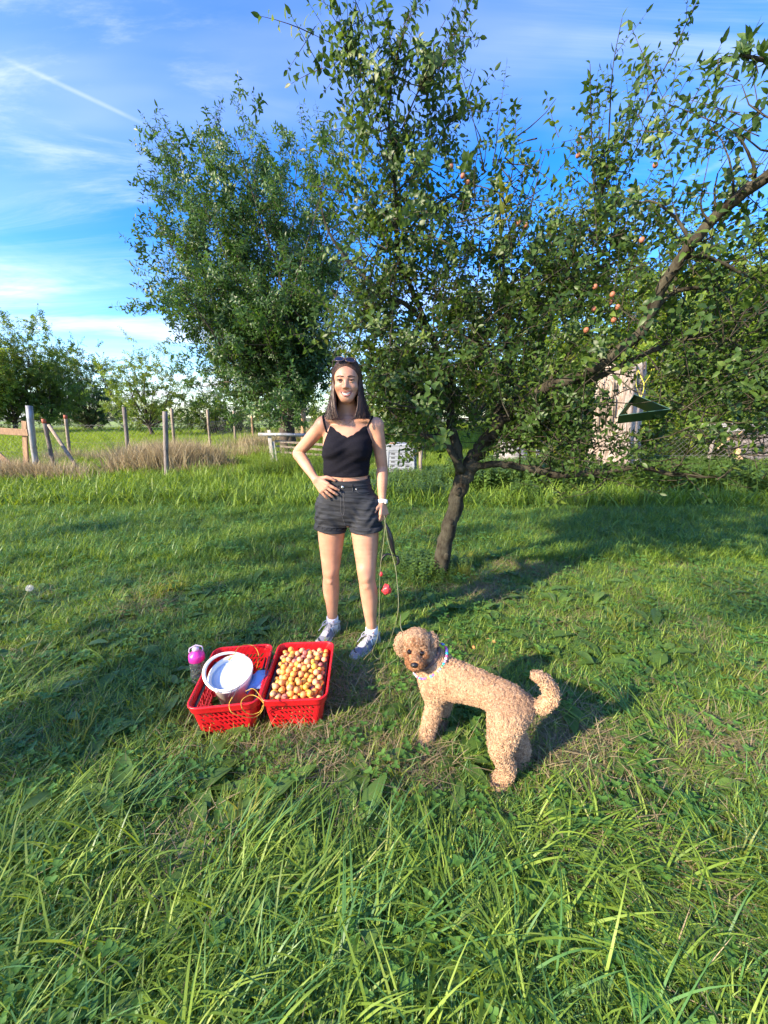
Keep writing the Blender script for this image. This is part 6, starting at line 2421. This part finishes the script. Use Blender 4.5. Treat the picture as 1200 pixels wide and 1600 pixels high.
mb = MB(); mb.tube([Vector(c[:3]) - o0 for c in cm], [max(.002, c[3]) for c in cm], 10, flat=.6, rough=.12, rng=rf)
o = mb.build('black_bag_end', M_bag); o.location = o0
tag(o, 'crumpled end of the black bag next to the thigh', 'bag')
for (px, py, s_, lab) in ((604, 921, .030, 'larger crumpled red dog bag hanging beside the knee'), (595, 897, .014, 'small red bag scrap just above the larger red bag')):
    mb = MB(); mb.sphere((0, 0, 0), 1, 28, 20, scl=(1, .7, 1.1))
    me = mb.mesh('red_bag', M_redbag)
    for v in me.vertices:
        c = v.co.copy()
        k = .30 * abs(mnoise.noise(c * 2.1 + Vector((px, 0, 0)))) + .16 * mnoise.noise(Vector((c.x * 5, c.y * 5, c.z * 2)))
        k += .10 * math.sin(math.atan2(c.z, c.x) * 3 + (c.x ** 2 + c.z ** 2) * 9)
        v.co = c * (.85 + k)
    o = link('red_bag', me); o.location = A(px, py, 2.14); o.scale = (s_, s_, s_)
    tag(o, lab, 'bag')

# ---------------------------------------------------------------- insect trap hanging in the tree
M_trap = mat('green_board', (.010, .060, .042), (.016, .085, .058), scale=8, rough=.35)
tp = A(1003, 640, 2.75)
trp = thing('insect_trap', tp, 'dark green triangular insect trap hanging from a plum branch', 'trap', rz=R(-24))
trp.rotation_euler = (R(-13), R(-5), R(-30))
W_, H_, L_ = .28, .125, .36
for nm, p, q_ in (('roof_panel', (-W_ / 2, 0), (-.05, H_)), ('roof_panel', (-.05, H_), (W_ / 2, 0)), ('base_panel', (W_ / 2, 0), (-W_ / 2, 0))):
    mb = MB()
    mb.add([(p[0], -L_ / 2, p[1]), (q_[0], -L_ / 2, q_[1]), (q_[0], L_ / 2, q_[1]), (p[0], L_ / 2, p[1])], [(0, 1, 2, 3)])
    o = mb.build(nm, M_trap, trp, sm=False)
    o.location = (0, 0, -.05)
    md = o.modifiers.new('t', 'SOLIDIFY'); md.thickness = .003; md.offset = 0
    o.rotation_euler = (R(4), R(-3), 0)
M_ycord = mat('yellow_green_cord', (.42, .42, .05), (.52, .50, .10), scale=60, rough=.7)
line('cord', [A(994, 569, 2.87), A(1000, 585, 2.8), A(1006, 600, 2.76), A(1005, 612, 2.75), A(1001, 622, 2.74)], .0035, M_ycord, 'yellow-green cord holding the green trap on its branch', 'cord')
line('cord', [A(1001, 622, 2.74), A(994, 600, 2.78), A(996, 575, 2.85), A(992, 566, 2.87)], .0025, M_ycord, 'thinner second strand of the yellow-green cord above the trap', 'cord')
line('cord', [A(1006, 600, 2.76), A(1016, 585, 2.78), A(1020, 568, 2.85)], .002, M_ycord, 'loose end of yellow-green cord beside the trap', 'cord')

# ---------------------------------------------------------------- dandelion clock on its stalk
M_fluff = mat('dandelion_fluff', (.7, .7, .66), rough=.9)
M_stalk = mat('pale_stalk', (.22, .26, .10), rough=.6)
g = G(25, 985)
g = Vector((g.x, g.y, 0)); hd_ = A(46, 919, g.y - .02)
dn = thing('dandelion', g, 'dandelion clock on a long stalk in the grass near the left edge', 'dandelion')
cm = catmull([(0, 0, 0), tuple((hd_ - g) * .5 + Vector((-.01, 0, .02))), tuple(hd_ - g)], 5)
mb = MB(); mb.tube([tuple(c) for c in cm], .0022, 5); mb.build('stalk', M_stalk, dn)
mb = MB()
for k in range(110):
    ph = math.acos(1 - 2 * (k + .5) / 110); th = k * 2.399963
    d = Vector((math.sin(ph) * math.cos(th), math.sin(ph) * math.sin(th), math.cos(ph)))
    e_ = hd_ - g + d * .017
    mb.tube([hd_ - g + d * .003, e_], .0003, 3, cap=False)
    for q in range(4):
        v = (d + wig(rf, 1).normalized() * .9).normalized()
        mb.tube([e_, e_ + v * .006], .0003, 3, cap=False)
tag(mb.build('seed_head', M_fluff, dn), kind='stuff')
# broad dock leaves that stand out in the foreground
M_dock = mat('dock_leaf', (.045, .14, .025), (.075, .20, .035), scale=30, rough=.4, bump=.6, bscale=60)
for (px, py, ln, lab) in ((985, 1495, .11, 'broad dock plant with an upright leaf in the foreground grass'), (640, 1330, .05, 'small broad-leaved weed in the grass below the dog'), (180, 1275, .07, 'bluish broad-leaved weed low in the foreground grass'), (1150, 1315, .05, 'small round-leaved weed near the right foreground')):
    g = G(px, py + 30)
    t = thing('dock_plant', (g.x, g.y, 0), lab, 'weed', 'broad-leaved weeds')
    for k in range(5):
        az = k * 1.9 + px; tilt = .35 + .25 * (k % 3)
        mb = MB(); vs, fs = [], []
        nseg = 9
        for q in range(nseg + 1):
            tq = q / nseg; wd = (math.sin(math.pi * min(1, tq ** .8 * .96 + .03)) ** .7) * ln * .27
            zc_ = math.cos(tilt + tq * .9) * ln * tq * 1.1 + .02; out_ = math.sin(tilt + tq * .9) * ln * tq * 1.1
            for j in (-1, -.5, 0, .5, 1):
                vs.append(Vector((out_ + abs(j) * wd * .05, j * wd, zc_ + abs(j) * wd * .28 + .003 * math.sin(q * 2.2 + j * 4))))
        fs = [(q * 5 + j, q * 5 + j + 1, (q + 1) * 5 + j + 1, (q + 1) * 5 + j) for q in range(nseg) for j in range(4)]
        mb.add(vs, fs)
        o = mb.build('leaf', M_dock, t); o.rotation_euler = (0, 0, az)
# ================================================================ GRASS AND HERBS
M_grass = leafmat('grass_blade', [(0, (.075, .140, .019)), (.35, (.135, .225, .028)), (.7, (.20, .30, .038)), (.92, (.29, .38, .07)), (1, (.42, .40, .18))], trans=.30, rough=.5, spec=.35)
M_fieldgrass = leafmat('field_grass_sunlit', [(0, (.13, .22, .025)), (.6, (.20, .29, .035)), (1, (.32, .36, .07))], trans=.35, rough=.6, spec=.3)  # brighter copy of the grass, sunlight put into the blade colours
M_grassb = leafmat('grass_blade_blue', [(0, (.050, .13, .034)), (.6, (.085, .205, .05)), (1, (.15, .29, .08))], trans=.28, rough=.45, spec=.4)
M_straw = leafmat('dry_straw', [(0, (.14, .11, .06)), (.5, (.25, .20, .11)), (1, (.42, .35, .20))], trans=.15, rough=.7)
M_tan = leafmat('dry_grass', [(0, (.17, .15, .07)), (.5, (.33, .28, .16)), (1, (.48, .41, .26))], trans=.25, rough=.7)
M_clover = leafmat('clover_leaf', [(0, (.05, .13, .024)), (.6, (.085, .20, .034)), (1, (.14, .28, .05))], trans=.3)
M_herb = leafmat('herb_leaf', [(0, (.055, .11, .024)), (.6, (.09, .17, .032)), (1, (.15, .24, .05))], trans=.3)


def blade(mb, rg, base, az, ln, w, lean, droop, m=0, seg=5):
    """One grass blade: rises, then arches over."""
    out = Vector((math.cos(az), math.sin(az), 0))
    side = Vector((-math.sin(az), math.cos(az), 0))
    side = (side + out * rg.uniform(-.5, .5)).normalized()
    p = Vector(base)
    el = math.pi / 2 - lean
    vs = []
    st = ln / seg
    for k in range(seg + 1):
        t = k / seg
        ww = w * (1 - t ** 2.2) * (.7 + .6 * min(1, t * 3)) * .5 + .0002
        if k == seg:
            vs.append(p.copy())
        else:
            vs += [p - side * ww, p + side * ww]
        d = out * math.cos(el) + Vector((0, 0, math.sin(el)))
        p = p + d * st
        el -= droop / seg * (.5 + 1.2 * t)
        if p.z < .008: p.z = .008
    fs = [(2 * k, 2 * k + 1, 2 * k + 3, 2 * k + 2) for k in range(seg - 1)] + [(2 * seg - 2, 2 * seg - 1, 2 * seg)]
    mb.add(vs, fs, m)


def tuft(seed, n, l0, l1, w, lean, droop, spread, m, seg=5, comb=None):
    rg = random.Random(seed); mb = MB()
    for k in range(n):
        az = rg.uniform(0, 6.283)
        if comb is not None:
            az = comb + rg.gauss(0, .6)
        b = Vector((rg.gauss(0, spread), rg.gauss(0, spread), -.01))
        blade(mb, rg, b, az, rg.uniform(l0, l1), w * rg.uniform(.7, 1.25), rg.uniform(*lean), rg.uniform(*droop), seg=seg)
    return proto(mb, [m], 'tuft')


def clover(seed):
    rg = random.Random(seed); mb = MB()
    for k in range(9):
        az = rg.uniform(0, 6.28); ln = rg.uniform(.04, .09)
        b = Vector((rg.gauss(0, .02), rg.gauss(0, .02), 0))
        tip = b + Vector((math.cos(az) * ln * .5, math.sin(az) * ln * .5, ln))
        mb.tube([b, b.lerp(tip, .5) + Vector((0, 0, .006)), tip], .0008, 3, cap=False)
        for j in range(3):
            a2 = j * 2.09 + rg.uniform(-.2, .2)
            d = Vector((math.cos(a2), math.sin(a2), rg.uniform(-.1, .35)))
            leaf_geo(mb, tip, d, Vector((0, 0, 1)), .018 * rg.uniform(.8, 1.2), .015, fold=.2, curl=-.1)
    return proto(mb, [M_clover], 'clover')


def rosette(seed, n, ln, w, m, up=.5):
    rg = random.Random(seed); mb = MB()
    for k in range(n):
        az = k * 2.4 + rg.uniform(-.3, .3)
        d = Vector((math.cos(az), math.sin(az), rg.uniform(up * .4, up * 1.4)))
        b = Vector((0, 0, .0)) + Vector((math.cos(az), math.sin(az), 0)) * ln * .12
        l = ln * rg.uniform(.6, 1.1)
        d.normalize()
        s = d.cross(Vector((0, 0, 1))).normalized(); nn = s.cross(d)
        st = [(0, .14), (.2, .35), (.42, .85), (.62, 1), (.82, .75), (1, 0)]
        vs = []
        wav = rg.uniform(.6, 1)
        for q, (t, wd) in enumerate(st):
            c = b + d * (l * t) - nn * (l * .45 * t * t)
            if wd == 0: vs.append(c)
            else:
                h = nn * (w * .2 * wd)
                jag = 1 + (.12 if q % 2 else -.08)
                vs += [c - s * (w * .5 * wd * jag) + h, c, c + s * (w * .5 * wd * jag) + h]
        fs = []
        for q in range(4):
            a_ = 3 * q
            fs += [(a_, a_ + 1, a_ + 4, a_ + 3), (a_ + 1, a_ + 2, a_ + 5, a_ + 4)]
        fs += [(12, 13, 15), (13, 14, 15)]
        mb.add(vs, fs)
    return proto(mb, [m], 'rosette')


def herb(seed, h, m, n=9, ll=.05, lw=.028):
    """Upright leafy stem such as nettle or ground elder."""
    rg = random.Random(seed); mb = MB()
    for s_ in range(3):
        b = Vector((rg.gauss(0, .04), rg.gauss(0, .04), 0)); hh_ = h * rg.uniform(.6, 1.1)
        tip = b + Vector((rg.uniform(-.2, .2) * hh_, rg.uniform(-.2, .2) * hh_, hh_))
        mb.tube([b, b.lerp(tip, .5), tip], .0016, 3, cap=False)
        for k in range(n):
            t = .25 + .75 * k / n
            th = (k % 2) * 1.57 + rg.uniform(-.4, .4)
            for q in (0, 3.14):
                d = Vector((math.cos(th + q), math.sin(th + q), rg.uniform(-.1, .5)))
                leaf_geo(mb, b.lerp(tip, t), d, Vector((0, 0, 1)), ll * (1.1 - .5 * t) * rg.uniform(.8, 1.2), lw * (1.1 - .4 * t), curl=.35)
    return proto(mb, [m], 'herb')


def seedstem(seed, h, m):
    rg = random.Random(seed); mb = MB()
    for s_ in range(5):
        az = rg.uniform(0, 6.28); hh_ = h * rg.uniform(.7, 1.1); ln = rg.uniform(.1, .35) * hh_
        o_ = Vector((math.cos(az) * ln, math.sin(az) * ln, 0)); b = Vector((rg.gauss(0, .03), rg.gauss(0, .03), 0))
        pts = [b, b + o_ * .25 + Vector((0, 0, hh_ * .5)), b + o_ * .7 + Vector((0, 0, hh_ * .88)), b + o_ * 1.1 + Vector((0, 0, hh_ * 1.0))]
        mb.tube(pts, [.0014, .0012, .001, .0008], 3, cap=False)
        e_ = pts[-1]
        d = (pts[-1] - pts[-2]).normalized()
        for k in range(7):
            leaf_geo(mb, e_ + d * (k * .010 - .03), (d + wig(rg, .6)).normalized(), Vector((0, 0, 1)), .022, .005, curl=.1)
    for k in range(10):
        blade(mb, rg, (rg.gauss(0, .04), rg.gauss(0, .04), 0), rg.uniform(0, 6.28), h * rg.uniform(.4, .9), .005, rg.uniform(.1, .5), rg.uniform(.5, 1.6))
    return proto(mb, [m], 'seedstem')


GP = []


def reg(p): GP.append(p); return len(GP) - 1


LONG = [reg(tuft(10 + k, 13, .16, .36, .0062, (.3, 1.15), (.9, 2.3), .03, M_grass if k < 4 else M_grassb, seg=7)) for k in range(6)]
COMB = [reg(tuft(30 + k, 18, .20, .36, .0060, (.6, 1.15), (.6, 1.5), .04, M_grassb if k % 2 else M_grass, seg=7, comb=0.0)) for k in range(3)]
MED = [reg(tuft(40 + k, 15, .10, .21, .0045, (.1, .8), (.9, 2.2), .022, M_grass if k < 4 else M_grassb)) for k in range(6)]
FINE = [reg(tuft(60 + k, 22, .04, .11, .0026, (.1, 1.0), (.5, 1.8), .030, M_grass if k < 3 else M_grassb, seg=4)) for k in range(5)]
THATCH = [reg(tuft(80 + k, 20, .05, .14, .0018, (1.1, 1.5), (.0, .5), .05, M_straw, seg=4)) for k in range(3)]
CLOV = [reg(clover(90 + k)) for k in range(3)]
ROS = [reg(rosette(100 + k, 8, .11, .035, M_herb, .6)) for k in range(3)]
HERB = [reg(herb(110 + k, .22, M_herb)) for k in range(3)]
SEED = [reg(seedstem(120 + k, .42, M_grass)) for k in range(2)]
TAN = [reg(seedstem(130 + k, .6, M_tan)) for k in range(3)]
FARF = [reg(tuft(145 + k, 22, .12, .30, .012, (.1, .7), (.6, 1.6), .09, M_fieldgrass, seg=3)) for k in range(3)]
FARG = [reg(tuft(140 + k, 22, .12, .30, .010, (.1, .7), (.6, 1.6), .09, M_grass, seg=3)) for k in range(4)]
YEL = [reg(tuft(150 + k, 16, .12, .24, .0055, (.1, .6), (.5, 1.4), .02, M_yellowleaf)) for k in range(2)]
FTAN = [reg(tuft(160 + k, 30, .3, .75, .010, (.05, .5), (.3, 1.2), .12, M_tan, seg=4)) for k in range(3)]

rg = random.Random(77)
GR = Twigs()


def putg(x, y, idx, s, tilt=.12, z=0.0, roll=None):
    GR.p.append((x, y, hgt(x, y) + z)); GR.r.append((rg.uniform(-tilt, tilt), rg.uniform(-tilt, tilt), rg.uniform(0, 6.283) if roll is None else roll))
    GR.s.append(s); GR.i.append(idx)


def in_quad(x, y, q, m=0.0):
    s = None
    n = len(q)
    for i in range(n):
        ax, ay = q[i]; bx, by = q[(i + 1) % n]
        L_ = math.hypot(bx - ax, by - ay)
        c = ((bx - ax) * (y - ay) - (by - ay) * (x - ax)) / L_
        if c < -m: return False
    return True


KEEP_OUT = []          # convex footprints, counter-clockwise


def blocked(x, y, m=0.0):
    return any(in_quad(x, y, q, m) for q in FOOTPRINTS)


def nz(x, y, f, o=0.0): return mnoise.noise(Vector((x * f, y * f, o)))


def worn(x, y):
    """0 lush .. 1 trodden; the lawn is short and strawy round the woman, the dog and the baskets."""
    w = .59 + 1.05 * nz(x, y, .9, 4) + .35 * nz(x, y, 2.6, 9)
    w += .55 * math.exp(-((x - .1) ** 2 / .9 + (y - 2.0) ** 2 / .5)) + .30 * math.exp(-((x - .9) ** 2 / .35 + (y - 1.6) ** 2 / .25))
    w += .5 * math.exp(-((x - .65) ** 2 / .3 + (y - 3.2) ** 2 / .25))
    w -= .65 * sstep(1.05, .70, y)
    w -= .35 * sstep(-.6, -1.4, x)
    return min(1, max(0, w))


def sow(y0, y1, dens, f):
    area = ((y1 + y0) * 1.06 + .8) * (y1 - y0)
    for _ in range(int(area * dens)):
        y = rg.uniform(y0, y1)
        x = rg.uniform(-1, 1) * (y * 1.06 + .4)
        f(x, y)


def near(x, y):
    w = worn(x, y)
    b = blocked(x, y, .015)
    if b: return
    u = rg.random()
    close = blocked(x, y, .10)
    if u < .34 + .25 * w:
        putg(x, y, rg.choice(FINE), rg.uniform(.7, 1.3))
    elif u < .36 + .42 * w:
        putg(x, y, rg.choice(THATCH), rg.uniform(.7, 1.3), .05, .004)
    elif u < .80:
        if rg.random() < 1.05 - .85 * w: putg(x, y, rg.choice(MED), rg.uniform(.5, .95) * (1 - .4 * w) * (.6 if close else 1))
    elif u < .825:
        putg(x, y, rg.choice(CLOV), rg.uniform(.7, 1.2))
    elif u < .88:
        putg(x, y, rg.choice(MED if w < .5 else FINE), rg.uniform(.5, .9))
    elif u < .925:
        putg(x, y, rg.choice(ROS), rg.uniform(.7, 1.5))
    elif not close and w < .62 and y < .98 + .25 * nz(x, y, 2, 1) and rg.random() < .75:
        if rg.random() < .9 - w: putg(x, y, rg.choice(LONG), rg.uniform(.6, 1.0))


sow(.15, 2.0, 1900, near)
sow(2.0, 3.6, 1000, near)


def midd(x, y):
    if blocked(x, y, .02): return
    w = worn(x, y); u = rg.random()
    if u < .22: putg(x, y, rg.choice(FINE), rg.uniform(1.0, 1.7))
    elif u < .22 + .22 * w: putg(x, y, rg.choice(THATCH), rg.uniform(1, 1.7), .05)
    elif u < .86: putg(x, y, rg.choice(MED), rg.uniform(.75, 1.3) * (1 - .25 * w))
    elif u < .88: putg(x, y, rg.choice(CLOV), rg.uniform(1.0, 1.6))
    elif u < .92: putg(x, y, rg.choice(MED), rg.uniform(.6, 1))
    elif u < .95: putg(x, y, rg.choice(ROS), rg.uniform(.8, 1.5))
    else: putg(x, y, rg.choice(LONG), rg.uniform(.5, .8))


sow(3.6, 6.0, 420, midd)
sow(6.0, 9.5, 190, lambda x, y: None if (x > 1.5 and y > 6.9 and rg.random() < .85) else putg(x, y, rg.choice(MED + FARG[:1]), rg.uniform(1.0, 1.7)) if rg.random() < .93 else putg(x, y, rg.choice(HERB), rg.uniform(.7, 1.2)))
sow(9.5, 15.0, 70, lambda x, y: putg(x, y, rg.choice(FARF if (y > 13 or rg.random() < .35) else FARG), rg.uniform(.7, 1.2)))
sow(15.0, 40.0, 11, lambda x, y: putg(x, y, rg.choice(FARF), rg.uniform(.8, 1.5)))

for _ in range(800):
    y = rg.uniform(.35, 3.0); x = rg.uniform(-1, 1) * (y * 1.06 + .3)
    if nz(x, y, 2.2, 14) > .08 and not blocked(x, y, .02): putg(x, y, rg.choice(THATCH), rg.uniform(.7, 1.2), .25, rg.uniform(.01, .04))
for (px, py, r, n) in [(1040, 1390, .07, 60), (1130, 1180, .12, 80), (860, 1150, .10, 70), (640, 1190, .08, 50), (560, 1080, .08, 50), (840, 890, .2, 60), (330, 1390, .07, 40), (210, 960, .14, 60), (470, 1190, .10, 60), (930, 1180, .10, 50), (760, 930, .15, 60)]:
    c = G(px, py)
    for _ in range(n):
        x, y = rg.gauss(c.x, r), rg.gauss(c.y, r * .7)
        if not blocked(x, y, .02): putg(x, y, rg.choice(THATCH), rg.uniform(.8, 1.3), .2, rg.uniform(.01, .035))
for _ in range(170):
    y = rg.uniform(.5, 3.2) ** 1.0; x = rg.uniform(-1, 1) * (y * 1.06)
    if not blocked(x, y, .08): putg(x, y, rg.choice(ROS), rg.uniform(1.0, 1.9), .15, .015)
# combed-over long clumps in the foreground, leaning the way they lie in the photograph
for (px, py, r, n, roll) in [(420, 1420, .16, 26, .9), (520, 1500, .2, 26, .5), (950, 1380, .18, 26, -.5), (870, 1300, .12, 14, -.8), (1120, 1480, .2, 22, 2.6), (100, 1330, .15, 16, .6),
                             (760, 1500, .12, 14, 1.6), (60, 1080, .2, 16, .2), (30, 1480, .16, 12, .5), (1010, 1150, .15, 8, 2.4), (640, 1440, .12, 9, 1.9), (300, 1520, .12, 10, .7)]:
    c = G(px, py)
    for _ in range(n):
        x, y = rg.gauss(c.x, r), rg.gauss(c.y, r * .6)
        if not blocked(x, y, .08): putg(x, y, rg.choice(COMB + LONG[:2]), rg.uniform(.6, 1.0), .15, roll=roll + rg.gauss(0, .35))
for (px, py, n) in [(600, 1205, 5), (385, 1290, 3), (150, 1140, 4), (720, 905, 10), (745, 880, 8), (240, 935, 8), (270, 925, 6), (1150, 1080, 4), (980, 985, 5), (1180, 1360, 4), (90, 1180, 3)]:
    c = G(px, py)
    for _ in range(n):
        putg(rg.gauss(c.x, .05), rg.gauss(c.y, .05), rg.choice(YEL), rg.uniform(.5, .95))

# leafy herbs: belt in front of the right fence, round the plum trunk, under the compost fence
for _ in range(7000):
    y = rg.uniform(6.2, 9.6); x = rg.uniform(1.6, 10.0)
    if y < 6.9 + .7 * nz(x, y, 1.1): continue
    putg(x, y, rg.choice(HERB), rg.uniform(1.2, 2.6))
for _ in range(260):
    putg(rg.gauss(pb.x, .16), rg.gauss(pb.y + .05, .14), rg.choice(HERB + MED), rg.uniform(.4, .9))
for _ in range(900):
    x = rg.uniform(-.6, 2.6); y = rg.uniform(6.3, 9.2)
    if nz(x, y, .9, 2) > -.05: putg(x, y, rg.choice(HERB), rg.uniform(.8, 1.8))
for _ in range(700):
    x = rg.uniform(-3.2, -1.2); y = rg.uniform(8.8, 11)
    putg(x, y, rg.choice(HERB + SEED), rg.uniform(.9, 1.8))
# dry strip along the fence, dry clump
for _ in range(750):
    x = rg.uniform(-11, .2); y = rg.gauss(9.1, .5) + .05 * (x + 5)
    if nz(x, y, .7, 6) > -.25: putg(x, y, rg.choice(TAN if rg.random() < .30 else SEED + HERB), rg.uniform(.35, .7), .35)
for _ in range(500):
    c = A(265, 735, 10.6)
    putg(rg.gauss(c.x, .55), rg.gauss(c.y, .5), rg.choice(FTAN), rg.uniform(.8, 1.5), .3)
for _ in range(300):
    c = A(20, 735, 8.8)
    putg(rg.gauss(c.x, .8), rg.gauss(c.y, .2), rg.choice(FTAN), rg.uniform(.5, 1.0), .3)
for _ in range(260):
    x = rg.uniform(-11, -3.2); y = 12.6 + .12 * (x + 9) + rg.gauss(0, .25)
    putg(x, y, rg.choice(FTAN + SEED), rg.uniform(.5, .9), .3)
for _ in range(500):
    t = rg.random(); x = -5.5 + t * 4 + rg.gauss(0, .3); y = 15 + t * 7 + rg.gauss(0, .6)
    putg(x, y, rg.choice(FTAN + HERB), rg.uniform(.6, 1.3), .3)
for _ in range(160):
    c = A(820, 755, 8.4)
    putg(rg.gauss(c.x, .5), rg.gauss(c.y, .25), rg.choice(TAN), rg.uniform(.5, .9), .3)
gobj = scatter('grass', GP, GR.p, GR.r, GR.s, GR.i, label=None)
tag(gobj, 'uncut orchard grass with clover, straw and dry stems', kind='stuff')
print('grass tufts', len(GR.p))
